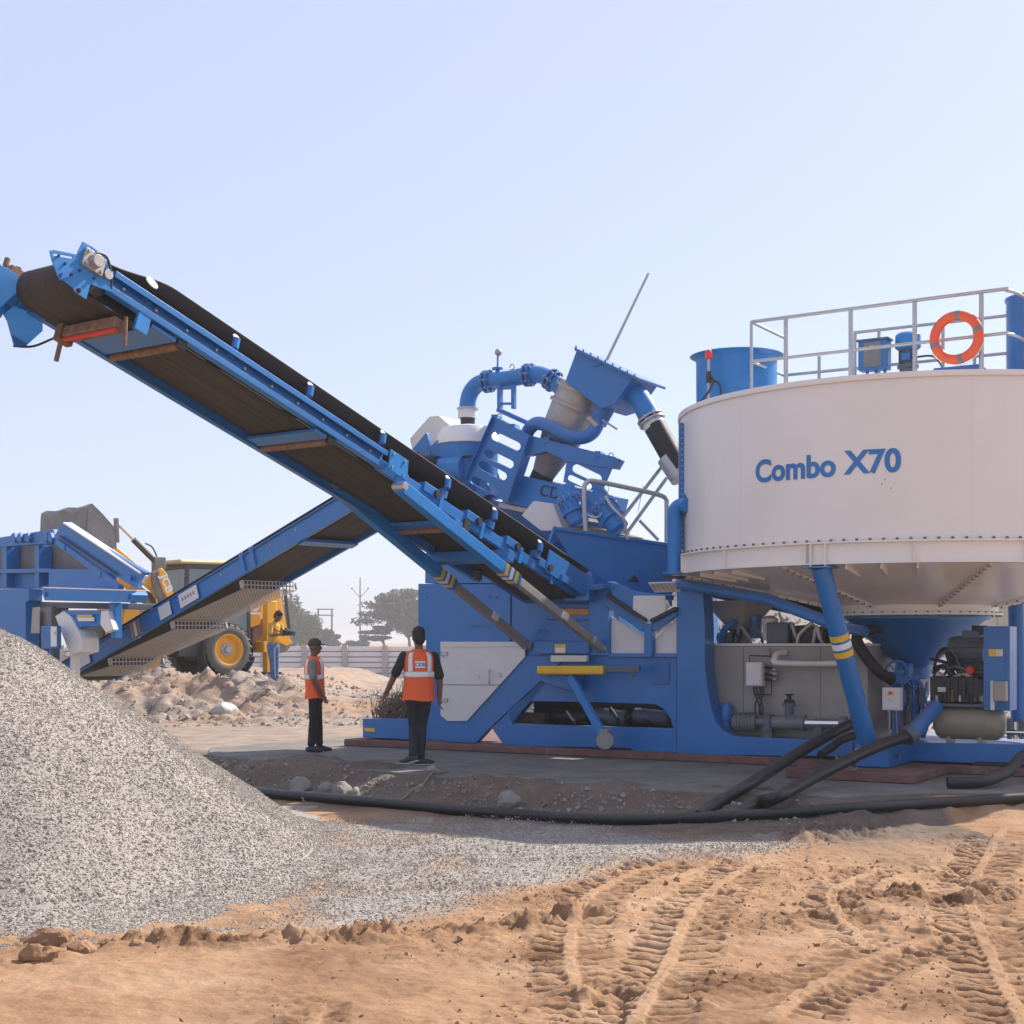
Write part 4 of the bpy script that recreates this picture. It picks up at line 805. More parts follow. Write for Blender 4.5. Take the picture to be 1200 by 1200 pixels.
# ================================================================ under the tank
gt = thing('process_tank', L(fu(930, 860, .35), .9, .32), 'grey rectangular water tank under the left half of the white tank', 'tank')
u0, u1 = fu(836, 800, .35), fu(1017, 800, .35); zt = F(930, 757, .35).z
MB().lbox(u0, u1, .35, 1.9, .32, zt).build('shell', 'tank_grey', gt, .01); MB().lbox(u0 - .02, u1 + .02, .32, 1.93, zt, zt + .035).build('top_edge', 'panel_white', gt, .004)
MB().tube(smooth_path([F(921, 765, .33), F(911, 766, .2), F(908, 772, .15), F(912, 777, .15), F(975, 777.5, .15), F(983, 775, .15), F(984, 768, .15), F(984, 757, .2)], 4), .04, 12).build('pipe', 'panel_white', gt)
for x_ in (870, 960): MB().lbox(fu(x_, 800, .35) - .015, fu(x_, 800, .35) + .015, .335, .35, .35, zt - .02).build('weld_rib', 'tank_grey', gt)
jb = thing('junction_box', F(886, 790, .3), 'light grey junction box with cables on the side of the grey water tank', 'junction box')
c = F(885.5, 790, .22); MB().box(c, EU3 * .12, EV3 * .07, UP * .165).build('case', 'panel_white', jb, .015); MB().box(c - EV3 * .075, EU3 * .105, EV3 * .006, UP * .15).build('lid', 'panel_white', jb, .006)
for k_, (x_, y_) in enumerate(((900, 782), (906, 784), (900, 790), (907, 789), (901, 796), (906, 795))): MB().cyl(F(x_ - 4, y_, .26), F(x_ + 4, y_ + 1, .22), .022, n=10).build('air_valve', 'galv' if k_ % 2 else 'dark', jb)
for k_, (x_, x2) in enumerate(((883, 889), (886, 893), (890, 885), (893, 891))): MB().tube(smooth_path([F(x_, 803, .25), F(x_ + 1, 812, .24), F(x2, 825, .2), F(x2 + 1, 838, .15)]), .012, 6).build('cable', 'dark', jb)
MB().tube([F(879, 777, .3), F(878, 768, .3), F(903, 769, .3), F(902, 760, .32)], .008, 6).build('conduit', 'dark', jb); MB().tube([F(904, 800, .3), F(904, 814, .3), F(884, 814, .3)], .008, 6).build('conduit', 'dark', jb)
pu = thing('screw_pump', F(922, 860, .1), 'long grey screw pump with bright steel stator beside the grey water tank', 'pump')
ax = lambda x_, y_: F(x_, y_, .08)
MB().lathe(ax(860, 846), EU3, [(0, 0), (.09, 0), (.12, .03), (.12, .3), (.1, .33), (0, .33)], 20).build('motor', 'mid_grey', pu)
for k_ in range(7): MB().lathe(ax(863 + k_ * 3.2, 846), EU3, [(.115, 0), (.135, .002), (.135, .012), (.115, .014)], 20).build('fin', 'mid_grey', pu)
MB().cyl(ax(885, 846), ax(898, 846.5), .06).build('coupling', 'mid_grey', pu); MB().box(ax(901, 847), EU3 * .05, EV3 * .1, UP * .11).build('lantern', 'slate', pu, .008)
MB().cyl(ax(906, 846.5), ax(943, 847.5), .09).build('housing', 'mid_grey', pu); MB().cyl(ax(941, 847.5), ax(944, 847.6), .11).build('flange', 'mid_grey', pu)
MB().cyl(ax(944, 847.6), ax(985, 848), .075).build('stator', 'chrome', pu); MB().cyl(ax(985, 848), ax(992, 848), .1).build('flange', 'mid_grey', pu)
MB().box(ax(901, 858), EU3 * .07, EV3 * .08, UP * .07).build('stand', 'slate', pu, .006); MB().box(ax(960, 857), EU3 * .05, EV3 * .06, UP * .08).build('stand', 'slate', pu, .006)
MB().cyl(ax(925, 838), ax(925, 826), .06).cyl(ax(925, 828), ax(925, 824), .09, n=12).build('inlet', 'slate', pu)
MB().cyl(ax(920, 824), ax(930, 824), .05, n=12).cyl(ax(925, 823), ax(925, 813), .03, n=10).build('valve', 'dark', pu); MB().torus(ax(925, 814), UP, .05, .012, 20, 6).build('hand_wheel', 'dark', pu)
MB().lathe(F(851, 866, .25), UP, [(.1, 0), (.1, .25), (.12, .26), (.12, .3), (.1, .31), (.1, .4), (.06, .5), (0, .52)], 20).build('blue_filter', 'blue', bevel=0, label='short upright blue filter housing behind the foot of the column', cat='filter')
# machinery on top of the grey tank
mg = thing('dosing_unit', F(900, 756, .9), 'dark motors and pipework crowded on top of the grey water tank', 'machinery')
MB().lathe(F(868, 757, .9), UP, [(.16, 0), (.16, .22), (.5, .6), (.52, .6), (.52, .64)], 4).build('funnel', 'tank_grey', mg, .006)
MB().box(F(915, 742, .7), EU3 * .16, EV3 * .15, UP * .15).build('motor_base', 'slate', mg, .02); MB().lathe(F(902, 742, .7), UP, [(.09, -.1), (.09, .1), (.12, .12), (.12, .2), (.06, .24), (0, .25)], 16).build('motor', 'panel_white', mg)
MB().cyl(F(932, 745, .8), F(955, 743, .8), .14, n=18).build('blower', 'slate', mg); MB().cyl(F(955, 743, .8), F(966, 742, .8), .1, n=18).build('blower_cap', 'mid_grey', mg)
MB().cyl(F(842, 748, .8), F(860, 747, .8), .08, n=16).build('pump_head', 'mid_grey', mg); MB().box(F(866, 746, .8), EU3 * .06, EV3 * .1, UP * .1).build('gear_case', 'dark', mg, .01)
MB().tube(smooth_path([F(913, 718, .7), F(918, 735, .65), F(921, 748, .6)]), .02, 8).build('tube_line', 'panel_white', mg)
MB().tube(smooth_path([F(934, 755, .6), F(936, 745, .6), F(944, 736, .6), F(952, 730, .6)]), .03, 8).build('tube_line', 'galv', mg)
MB().cyl(F(885, 748, .9), F(885, 725, .9), .1, n=14).cyl(F(885, 722, .9), F(885, 728, .9), .13, n=14).build('stand_pipe', 'blue', mg)
for k_ in range(8): MB().tube(smooth_path([F(848 + k_ * 15, 752, .7), F(852 + k_ * 15, 738 - 4 * (k_ % 3), .62), F(862 + k_ * 14, 742 + 3 * (k_ % 2), .6), F(866 + k_ * 14, 754, .7)]), .016 + .008 * (k_ % 2), 7).build('pipe', ('dark', 'galv', 'slate', 'panel_white')[k_ % 4], mg)
for k_ in range(5): MB().cyl(F(926 + k_ * 13, 754, .75), F(926 + k_ * 13, 738 + 5 * (k_ % 2), .75), .05, n=10).build('valve_body', ('galv', 'dark')[k_ % 2], mg)
MB().box(F(975, 746, 1.0), EU3 * .2, EV3 * .2, UP * .12).build('drive_case', 'dark', mg, .03)
MB().tube(smooth_path([F(848, 800, .9), F(845, 760, .7), F(847, 742, .6), F(854, 733, .6), F(862, 728, .7)]), .05, 12).build('water_pipe', 'blue', label='bent blue water pipe standing just right of the column', cat='pipe')
fh = smooth_path([F(1085, 733, 1.0), F(1030, 737, .6), F(1005, 745, .3), F(1010, 762, .25), F(1028, 785, .3), F(1045, 797, .5)], 6)
MB().tube(fh, .075, 14).build('suction_hose', 'black_rubber', label='thick black suction hose bending down beside the blue outlet cone', cat='hose')
fh = smooth_path([F(815, 688, 1.6), F(870, 700, 1.4), F(930, 712, 1.2), F(985, 726, 1.0)], 6)
MB().tube(fh, .1, 14).build('suction_hose', 'black_rubber', label='black rubber hose running under the left underside of the white tank', cat='hose')
# sludge outlet valves below the cone
ov = thing('outlet_valve', F(1070, 860, 1.2), 'blue outlet valves and pipework under the cone of the white tank', 'valve')
q0 = F(1077, 790, 1.1); MB().cyl(TC + UP * 1.32, TC + UP * .35, .13, n=20).build('pipe', 'blue', ov); MB().cyl(TC + UP * 1.15, TC + UP * 1.11, .22, n=20).build('flange', 'blue', ov); MB().cyl(TC + UP * .85, TC + UP * .8, .22, n=20).build('flange', 'blue', ov)
MB().cyl(F(1045, 796, .7), F(1078, 797, 1.1), .1, n=16).build('branch', 'blue', ov)
for x_, y_, r_ in ((1051, 788, .15), (1070, 806, .12)):
    c = F(x_, y_, .55); MB().torus(c, EV3, r_, .018, 24, 8).build('hand_wheel', 'blue_lit', ov)
    for k_ in range(4): a = math.pi / 4 * k_; d = EU3 * math.cos(a) + UP * math.sin(a); MB().cyl(c - d * r_, c + d * r_, .01, n=6).build('spoke', 'blue_lit', ov)
    MB().cyl(c, c + EV3 * .35, .03, n=10).build('spindle', 'galv', ov); MB().box(c + EV3 * .35, EU3 * .1, EV3 * .1, UP * .12).build('body', 'blue', ov, .02)
for k_ in range(7): MB().tube(smooth_path([F(1056 + k_ * 5, 800 + 3 * (k_ % 3), .5), F(1060 + k_ * 4, 818, .42), F(1054 + k_ * 6, 838, .5), F(1060 + k_ * 4, 862, .4)]), .014 + .006 * (k_ % 2), 7).build('pipe', ('blue', 'dark', 'slate')[k_ % 3], ov)
MB().box(F(1068, 845, .8), EU3 * .16, EV3 * .14, UP * .16).build('pump_case', 'slate', ov, .03)
for x_ in (1062, 1082): MB().box(F(x_, 832, .9), EU3 * .03, EV3 * .03, UP * .38).build('stand', 'blue', ov, .006)
MB().box(F(1065, 830, 1.3), EU3 * .25, EV3 * .02, UP * .3).build('back_plate', 'slate', ov, .01)
MB().box(F(1084, 803, .6), EU3 * .06, EV3 * .05, UP * .08).build('sensor', 'panel_white', ov, .01)
MB().cyl(F(1097, 828, -.1), F(1063, 866, -.75), .095, n=18).build('drain_pipe', 'blue', bevel=0, label='slanting blue drain pipe ending at the hose coupling on the plinth', cat='pipe')
sw = thing('switch_box', F(1047, 862, -.3), 'pale grey switch box with red knob on a thin blue stand', 'switch box')
c = F(1046, 819, -.3); MB().box(c, EU3 * .115, EV3 * .07, UP * .145).build('case', 'panel_white', sw, .012); MB().box(c - EV3 * .072 - EU3 * .005, EU3 * .1, EV3 * .005, UP * .13).build('lid', 'panel_white', sw, .005)
p = F(1044, 812, -.38); MB().cyl(p, p - EV3 * .02, .03, n=14).build('knob_plate', 'yellow_mark', sw); MB().cyl(p - EV3 * .015, p - EV3 * .05, .018, n=12).build('knob', 'signal_red', sw); MB().cyl(F(1041, 819, -.38), F(1041, 819, -.4), .012, n=10).build('lock', 'galv', sw)
MB().beam(F(1049, 833, -.26), F(1050, 868, -.26), .04, .06, EV3).build('stand', 'blue', sw, .006); MB().tube(smooth_path([F(1046, 833, -.3), F(1047, 850, -.33), F(1045, 868, -.5), F(1053, 884, -.7), F(1054, 890, -.9)]), .014, 6).build('cable', 'slate', sw)
# compressor with receiver, engine and motor
cp = thing('air_compressor', F(1137, 868, .1), 'beige air receiver with dark compressor and motor on top, under the tank', 'compressor')
ra_ = [F(1094, 846, .15), F(1180, 848, .15)]; dl = (ra_[1] - ra_[0]); rl = dl.length
MB().lathe(ra_[0], dl, [(0, 0), (.1, .015), (.17, .05), (.205, .1), (.21, .14), (.21, rl - .14), (.205, rl - .1), (.17, rl - .05), (.1, rl - .015), (0, rl)], 32).build('receiver', 'olive_tank', cp)
for x_ in (1114, 1151): MB().box(F(x_, 866, .15), EU3 * .03, EV3 * .12, UP * .09).build('foot', 'olive_tank', cp, .006)
for x_, y_ in ((1107, 846), (1151, 847)): p = F(x_, y_, -.05); MB().cyl(p + EV3 * .03, p - EV3 * .02, .03, n=12).build('port', 'olive_tank', cp)
MB().box(F(1133, 826, .15), EU3 * .38, EV3 * .2, UP * .02).build('base_plate', 'slate', cp, .005)
MB().box(F(1122, 808, .2), EU3 * .3, EV3 * .2, UP * .17).build('engine_block', 'dark', cp, .03)
for k_ in range(5): MB().box(F(1103 + k_ * 9, 808, -.02), EU3 * .018, EV3 * .02, UP * .12).build('fin', 'dark', cp, .004)
MB().box(F(1104, 808, -.04), EU3 * .05, EV3 * .02, UP * .03).build('maker_plate', 'galv', cp); MB().cyl(F(1145, 806, -.02), F(1145, 806, .06), .11, n=20).build('pulley', 'dark', cp)
MB().tube(smooth_path([F(1100, 788, .1), F(1112, 795, .05), F(1130, 790, .05), F(1142, 800, .05)]), .02, 8).build('pipe', 'galv', cp)
rc = random.Random(3)
for k_ in range(9):
    a_, b_ = (rc.uniform(1088, 1110), rc.uniform(762, 800)), (rc.uniform(1112, 1158), rc.uniform(784, 812)); v_ = rc.uniform(-.05, .5)
    MB().tube(smooth_path([F(*a_, v_), F((a_[0] * 2 + b_[0]) / 3, min(a_[1], b_[1]) - rc.uniform(2, 14), v_ - .05), F((a_[0] + 2 * b_[0]) / 3, (a_[1] + b_[1]) / 2 + rc.uniform(-4, 8), v_), F(*b_, v_)]), rc.choice((.012, .018, .024)), 7).build('cable', rc.choice(('dark', 'black_rubber', 'slate')), cp)
for k_ in range(6): MB().cyl(F(1098 + k_ * 9, 822, .0), F(1098 + k_ * 9, 815 - 3 * (k_ % 3), .0), .022, n=8).build('fitting', ('galv', 'dark', 'rust')[k_ % 3], cp)
MB().box(F(1150, 790, .3), EU3 * .09, EV3 * .12, UP * .16).build('belt_guard', 'dark', cp, .02); MB().cyl(F(1128, 786, .1), F(1128, 798, .1), .07, n=14).build('air_filter', 'dark', cp)
em = thing('electric_motor', F(1137, 785, .6), 'dark blue-grey electric motor raised above the compressor', 'motor')
MB().cyl(F(1116, 764, .6), F(1156, 765, .6), .2, n=28).build('body', 'slate', em); MB().cyl(F(1113, 764, .6), F(1118, 764, .6), .19, n=28).build('fan_cowl', 'mid_grey', em); MB().box(F(1140, 746, .6), EU3 * .12, EV3 * .1, UP * .08).build('terminal_box', 'slate', em, .02)
MB().cyl(F(1148, 744, .6), F(1148, 733, .6), .1, n=18).build('breather', 'dark', em); MB().box(F(1140, 781, .6), EU3 * .2, EV3 * .15, UP * .05).build('foot', 'slate', em, .01)
for k_ in range(9): a = R(100 + k_ * 20); d = EV3 * math.cos(a) + UP * math.sin(a); MB().box((F(1120, 764, .6) + F(1154, 765, .6)) / 2 + d * .205, EU3 * .17, d * .012, EU3.cross(d) * .004).build('fin', 'slate', em)
MB().lathe(F(1137, 786, .1), -EV3, [(.0, .05), (.045, .05), (.06, .03), (.06, -.05)], 16).build('oil_filter', 'red', label='small bright red oil filter between the motor and the compressor', cat='filter')
cab = thing('blue_cabinet', F(1172, 830, .0), 'tall blue electrical cabinet with yellow label beside the compressor', 'cabinet')
c = F(1172, 783, .1); MB().box(c, EU3 * .16, EV3 * .2, UP * .52).build('case', 'blue', cab, .012); MB().box(c - EV3 * .205 - EU3 * .02, EU3 * .13, EV3 * .006, UP * .48).build('door', 'blue', cab, .004)
MB().box(F(1167, 765, -.13), EU3 * .085, EV3 * .003, UP * .045).build('label_plate', 'yellow_mark', cab); MB().box(F(1171, 765, -.138), EU3 * .04, EV3 * .003, UP * .04).build('label_plate', 'panel_white', cab)
MB().box(F(1173, 810, -.3), EU3 * .07, EV3 * .08, UP * .12).build('gauge_case', 'tank_grey', cab, .01); MB().box(F(1163, 815, -.3), EU3 * .02, EV3 * .03, UP * .18).build('bracket', 'panel_white', cab, .006)
for k_, pts in enumerate(([(1095, 775), (1105, 760), (1112, 775), (1120, 795)], [(1090, 772), (1100, 774), (1116, 780), (1128, 795)], [(1094, 790), (1098, 770), (1108, 764), (1118, 770)], [(1100, 766), (1110, 760), (1122, 778), (1126, 792)])):
    MB().tube(smooth_path([F(x_, y_, .3) for x_, y_ in pts]), .022, 8).build('air_hose', 'black_rubber', label=['black air hose arching highest above the compressor', 'black air hose running flattest across to the compressor', 'black air hose looping up beside the outlet cone', 'black air hose dropping steeply onto the compressor'][k_], cat='hose', group='hoses above the compressor')
vv = thing('valve_manifold', F(1190, 868, .1), 'chrome and brass valve manifold at the right end of the floor beam', 'valve')
for k_ in range(4): MB().cyl(F(1183 + k_ * 7, 866, .05), F(1183 + k_ * 7, 842 + 4 * (k_ % 2), .05), .03, n=10).build('valve_body', 'chrome' if k_ % 2 else 'slate', vv)
MB().cyl(F(1180, 858, .03), F(1215, 859, .03), .035, n=10).build('manifold_pipe', 'chrome', vv)

# ---------------------------------------------------------------- big hoses
def hose(pts, r_, label, mt='hose'): return MB().tube(smooth_path(pts, 10), r_, 14).build('hose', mt, label=label, cat='hose')
gz = lambda p, h: Vector((p.x, p.y, ground_z(p.x, p.y) + h))
def hg(px_, py_, r_, z_=-.2): p = G(px_, py_, z_); return gz(p, r_)
lp = [(200, 915, -.1), (310, 929, -.16), (380, 935, -.2), (440, 940, -.2), (520, 948, -.2), (600, 954, -.2), (680, 959, -.2), (760, 960, -.2), (840, 957, -.2), (920, 953, -.18), (1000, 947, -.17), (1080, 942, -.16), (1150, 938, -.15), (1300, 930, -.15)]
def on_ground(px_, py_, r_):
    z_ = -.15
    for _ in range(12): p = G(px_, py_, z_ + r_); z_ = .6 * z_ + .4 * (max(ground_z(p.x, p.y), 0.0 if p.y > edge_y(p.x) and p.x > -4.4 else -9))
    p = G(px_, py_, z_ + r_); return p
hose([on_ground(x_, y_, .055) for x_, y_, z_ in lp], .06, 'long dark grey hose lying across the whole dirt in front of the slab')
hose([F(1000, 847, -.3), F(975, 859, -.9), hit(930, 886, L(0, -1.9, 0), EV3), G(880, 918, .1), on_ground(846, 938, .06), on_ground(832, 947, .04), on_ground(820, 956, .0)], .068, 'dark hose slanting down from the screw pump outlet to the ground')
hose([F(1066, 862, -.8), F(1040, 870, -1.2), F(1010, 883, -1.75), G(960, 908, .16), G(915, 932, 0.04), on_ground(892, 940, .06), on_ground(880, 947, .04), on_ground(864, 956, .0)], .07, 'thick dark hose slanting down from the drain pipe coupling to the ground')
MB().cyl(F(1062, 864, -.83), F(1069, 859, -.75), .12, n=18).build('hose_coupling', 'slate', label='ribbed hose coupling at the end of the slanting drain pipe', cat='coupling')
hose([F(1215, 876, -.5), F(1196, 888, -.9), F(1180, 905, -1.3), G(1150, 916, .08), G(1110, 917, .07)], .065, 'black hose drooping from the floor beam at the right edge', 'black_rubber')
hose([F(1000, 862, -.35), F(985, 868, -.9), F(972, 878, -1.2), F(962, 884, -1.5)], .05, 'short black hose end hidden beside the slanting tank leg', 'black_rubber')
MB().tube([Vector((p.x, p.y, max(ground_z(p.x, p.y), 0.0 if p.y > edge_y(p.x) else -9) + .015)) for p in smooth_path([G(432, 937, -.2), G(455, 930, -.15), G(480, 923, -.1), G(505, 913, -.05), G(525, 905, 0)], 10)], .013, 6).build('rope', 'straw', label='pale twisted rope crossing the dirt bank near the long hose', cat='rope')
MB().tube(smooth_path([F(980, 888, -1.6), F(992, 896, -1.8), F(1000, 902, -1.9), F(1004, 900, -1.85)], 6), .015, 8).build('rope', 'straw', label='short pale rope tied round the two slanting hoses', cat='rope')
# ================================================================ dewatering screen with motors
scn_ = thing('vibrating_screen', F(640, 620, 1.2), 'tilted blue vibrating screen with slotted side plates above the hopper', 'screen machine')
def stad(a, b_, r_):
    a, b_ = Vector((*a, 0)), Vector((*b_, 0)); d = (b_ - a).normalized(); n_ = Vector((-d.y, d.x, 0)); an = math.atan2(d.y, d.x); out = []
    for k_ in range(7): t_ = an - math.pi / 2 + math.pi * k_ / 6; out.append(((b_.x + r_ * math.cos(t_)), b_.y + r_ * math.sin(t_)))
    for k_ in range(7): t_ = an + math.pi / 2 + math.pi * k_ / 6; out.append(((a.x + r_ * math.cos(t_)), a.y + r_ * math.sin(t_)))
    return out
def sp(name, pts, v, th, mt='blue', bevel=.006, holes=(), parent=scn_): return plate(name, pts, v, th, mt, parent, bevel, holes)
sl = [stad((580, 511), (605, 523), 5.2), stad((571, 531), (597, 544), 5), stad((565, 545), (589, 558), 5), stad((556, 563), (579, 575), 4.6)]
p1 = [(579, 488), (622, 511), (596, 590), (545, 563)]
sp('slotted_plate', p1, .75, .03, holes=sl); sp('slotted_plate', [(x_ + 6, y_ + 2) for x_, y_ in p1], 2.2, .03, holes=[[(x_ + 6, y_ + 2) for x_, y_ in h_] for h_ in sl])
for (x_, y_), (x2, y2) in (((579, 489), (546, 563)), ((622, 512), (597, 588))): MB().beam(F(x_, y_, .74), F(x2, y2, .74), .14, .014, (F(x2, y2, .74) - F(x_, y_, .74)).cross(EV3)).build('plate_flange', 'blue', scn_, .003)
sp('top_beam', [(620, 511), (722, 537), (717, 549), (664, 541), (640, 529), (620, 534), (614, 534)], .78, .14)
sp('top_beam', [(626, 513), (728, 539), (722, 550), (622, 528)], 2.1, .14)
sp('end_plate', [(664, 540), (722, 537), (706, 574), (698, 576), (660, 565)], .8, .03, holes=[stad((675, 549), (700, 561), 5.2), stad((668, 560), (690, 570), 3.6)])
for (x_, y_) in ((579, 489), (600, 500), (640, 516), (700, 532)): MB().beam(F(x_, y_, .76), F(x_ + 6, y_ + 2, 2.2), .09, .09).build('cross_tube', 'blue_lit', scn_, .008)
MB().prism([F(620, 511, .8), F(722, 537, .8), F(728, 539, 2.1), F(626, 513, 2.1)], CN * 0 + UP * .015).build('deck_plate', 'blue_lit', scn_, .003)
sp('screen_body', [(606, 556), (699, 578), (692, 607), (640, 600), (588, 588), (593, 578)], .95, 1.1, 'blue_lit')
tx, tf = text_polys('CD', .25, 0); b_ = F(644, 577, .94); ex = (F(699, 578, .94) - F(606, 556, .94)).normalized(); ey = (ex.cross(-EV3)); ey = ey if ey.z > 0 else -ey
MB().add([b_ + ex * v.x + ey * v.y - EV3 * .004 for v in tx], tf).build('lettering', 'dark', scn_, smooth=0)
sp('spring_block', [(625, 587), (648, 590), (659, 618), (655, 622), (634, 622), (611, 604)], .72, .5, 'panel_white', .01)
sp('screen_edge', [(585, 589), (640, 600), (690, 607), (690, 611), (638, 606), (583, 594)], .9, 1.2, 'steel', .004)
def vmotor(a, b_, r_, v):
    p, q_ = F(*a, v), F(*b_, v); l = (q_ - p).length; ro = r_ / FPX * 21.5
    MB().lathe(p, q_ - p, [(0, 0), (ro * .7, 0), (ro * .92, .03), (ro * .95, l * .3), (ro * 1.15, l * .31), (ro * 1.15, l * .38), (ro, l * .39), (ro, l * .62), (ro * 1.15, l * .63), (ro * 1.15, l * .7), (ro * .92, l * .71), (ro * .88, l * .95), (ro * .6, l), (0, l)], 28).build('motor', 'blue_lit', scn_)
    for k_ in range(12):
        a_ = 2 * math.pi * k_ / 12; x_, y_ = perp(q_ - p); d = x_ * math.cos(a_) + y_ * math.sin(a_); c_ = p + (q_ - p) * .5 + d * ro; MB().box(c_, (q_ - p) * .11, d * .018, d.cross(q_ - p).normalized() * .006).build('fin', 'blue', scn_)
        c2 = p + (q_ - p) * .345 + d * ro * 1.05; MB().cyl(c2 - (q_ - p).normalized() * .05, c2 + (q_ - p).normalized() * .05, .014, n=6).build('bolt', 'steel', scn_)
vmotor((661, 570), (679, 615), 13, .5); vmotor((697, 578), (727, 622), 14, .5)
MB().tube(smooth_path([F(683, 586, .35), F(688, 602, .33), F(700, 606, .33), F(706, 600, .33)]), .012, 6).build('cable', 'panel_white', scn_); MB().tube(smooth_path([F(709, 582, .35), F(718, 595, .3), F(726, 603, .3), F(732, 612, .35), F(735, 632, .4)]), .022, 8).build('cable', 'galv', scn_)
sp('motor_shelf', [(658, 618), (700, 619), (735, 628), (700, 634), (654, 624)], .6, .6, 'straw', .004)
# ================================================================ cyclone cluster with box and pipes
cy = thing('hydrocyclone', F(655, 560, 1.3), 'steel hydrocyclone under a tilted blue box with flanged blue pipes', 'cyclone')
def rp(px_, d=22.3): return px_ / FPX * d
def cv(a, b_, r0, r1, name, mt, v=1.35, n=32): return MB().cyl(F(*a, v), F(*b_, v), rp(r0), rp(r1), n).build(name, mt, cy)
cv((682, 452), (662, 503), 27, 27, 'chamber', 'steel'); cv((662, 503), (637, 555), 27, 14, 'cone', 'steel'); cv((637, 555), (631, 568), 14, 14, 'apex', 'dark')
for t_ in (.12, .47, .98): a = F(682, 452, 1.35) + (F(662, 503, 1.35) - F(682, 452, 1.35)) * t_; d = (F(662, 503, 1.35) - F(682, 452, 1.35)).normalized(); MB().cyl(a - d * .025, a + d * .025, rp(30), n=32).build('band', 'steel', cy)
bxp = [(676, 409), (743, 441), (720, 474), (704, 479), (662, 447)]
plate('box', bxp, .95, .85, 'blue', cy, .012); plate('box_lid', [(673, 407), (747, 442), (746, 445), (673, 410.5)], .88, 1.0, 'blue', cy, .004)
for k_ in range(9): p = F(675 + k_ * 8.6, 409 + k_ * 4.15, .9); MB().cyl(p - UP * .03, p + UP * .05, .014, n=6).build('bolt', 'blue', cy)
plate('lifting_eye', [(694, 430), (698, 424), (704, 424), (704, 427), (697, 429)], .93, .02, 'blue', cy)
cv((711, 474), (700, 496), 12, 11, 'down_pipe', 'blue', 1.2, 24)
MB().tube(smooth_path([F(704, 482, 1.2), F(700, 498, 1.1), F(692, 509, 1.0), F(678, 513, .9), F(660, 509, .85), F(643, 500, .85), F(630, 496, .9), F(621, 502, 1.0), F(616, 512, 1.2)], 5), rp(8), 18).build('overflow_pipe', 'blue', cy)
MB().cyl(F(690, 490, 1.0), F(700, 500, 1.0), .05, n=10).cyl(F(706, 492, 1.0), F(723, 503, 1.0), .015, n=8).build('butterfly_valve', 'steel', cy)
ip = smooth_path([F(548, 488, 1.3), F(548, 474, 1.3), F(551, 461, 1.3), F(559, 451, 1.3), F(570, 447.5, 1.3), F(596, 444, 1.3), F(620, 439.5, 1.3), F(632, 439, 1.3), F(645, 444, 1.3), F(655, 452, 1.3), F(668, 462, 1.35)], 6)
MB().tube(ip, rp(10.2), 22).build('inlet_pipe', 'blue_lit', cy)
def flange(a, b_, r_, v=1.3, mt='blue', w=.04):
    p, q_ = F(*a, v), F(*b_, v); d = (q_ - p).normalized(); x_, y_ = perp(d)
    for s_ in (-1, 1): MB().cyl(p + d * w * (s_ - .4), p + d * w * (s_ + .4), rp(r_), n=24).build('flange', mt, cy)
    for k_ in range(8): a_ = math.pi / 4 * k_; e = (x_ * math.cos(a_) + y_ * math.sin(a_)) * rp(r_ * .86); MB().cyl(p + e - d * w * 2, p + e + d * w * 2, .018, n=6).build('bolt', 'steel', cy)
flange((572, 447), (580, 446), 14); flange((620, 439.5), (630, 439), 14); flange((647, 445.5), (655, 452), 14); flange((738, 457), (744, 461), 17, 1.3)
cv((548, 480), (548, 490), 12, 12, 'hose_clamp', 'panel_white', 1.3, 24); cv((548, 489), (548, 498), 9, 9, 'rubber_sleeve', 'dark', 1.3, 20); cv((548, 478), (548, 480), 13.5, 13.5, 'clamp_ring', 'galv', 1.3, 24)
MB().cyl(F(583, 446, 1.3), F(583, 432, 1.3), .035, n=10).cyl(F(583, 433, 1.3), F(583, 431, 1.3), .09, n=12).cyl(F(583, 431, 1.3), F(583.5, 414, 1.3), .015, n=8).build('gauge_stem', 'blue', cy); MB().ball(F(584, 413, 1.3), .06, 10).build('gauge', 'steel', cy)
sb_ = MB(); sb_.beam(F(586, 453, 1.2), F(586, 481, 1.2), .06, .1, EV3); sb_.beam(F(602, 453, 1.2), F(602, 479, 1.2), .06, .08, EV3); sb_.beam(F(584, 480, 1.2), F(626, 499, 1.2), .07, .12, EV3); sb_.beam(F(584, 455, 1.2), F(604, 454, 1.2), .05, .06, EV3); sb_.beam(F(584, 473, 1.2), F(604, 473, 1.2), .04, .03, EV3); sb_.build('pipe_bracket', 'blue', cy, .008)
op = smooth_path([F(728, 453, 1.3), F(738, 457, 1.3), F(748, 466, 1.3), F(756, 478, 1.3), F(761, 488, 1.3)], 6); MB().tube(op, rp(13), 22).build('outlet_pipe', 'blue_lit', cy)
flange((763, 492), (769, 503), 16, 1.3, 'galv', .03); cv((763, 492), (768, 501), 13, 13, 'hose_tail', 'panel_white', 1.3, 22)
cv((767, 499), (797, 552), 13, 13, 'rubber_hose', 'black_rubber', 1.3, 22); cv((783, 536), (799, 560), 13.6, 13.6, 'hose_tail', 'galv', 1.3, 22)
MB().tube([F(760, 320, 1.2), F(711, 422, 1.2)], [.018, .024], 8).build('antenna_rod', 'galv', label='thin slanting metal rod rising from the tilted blue box', cat='rod')
for x_, y_ in ((716, 536), (585, 490), (600, 432)): MB().torus(F(x_, y_ - 2, .85), EV3, .04, .009, 16, 6).build('lifting_ring', 'steel', cy)
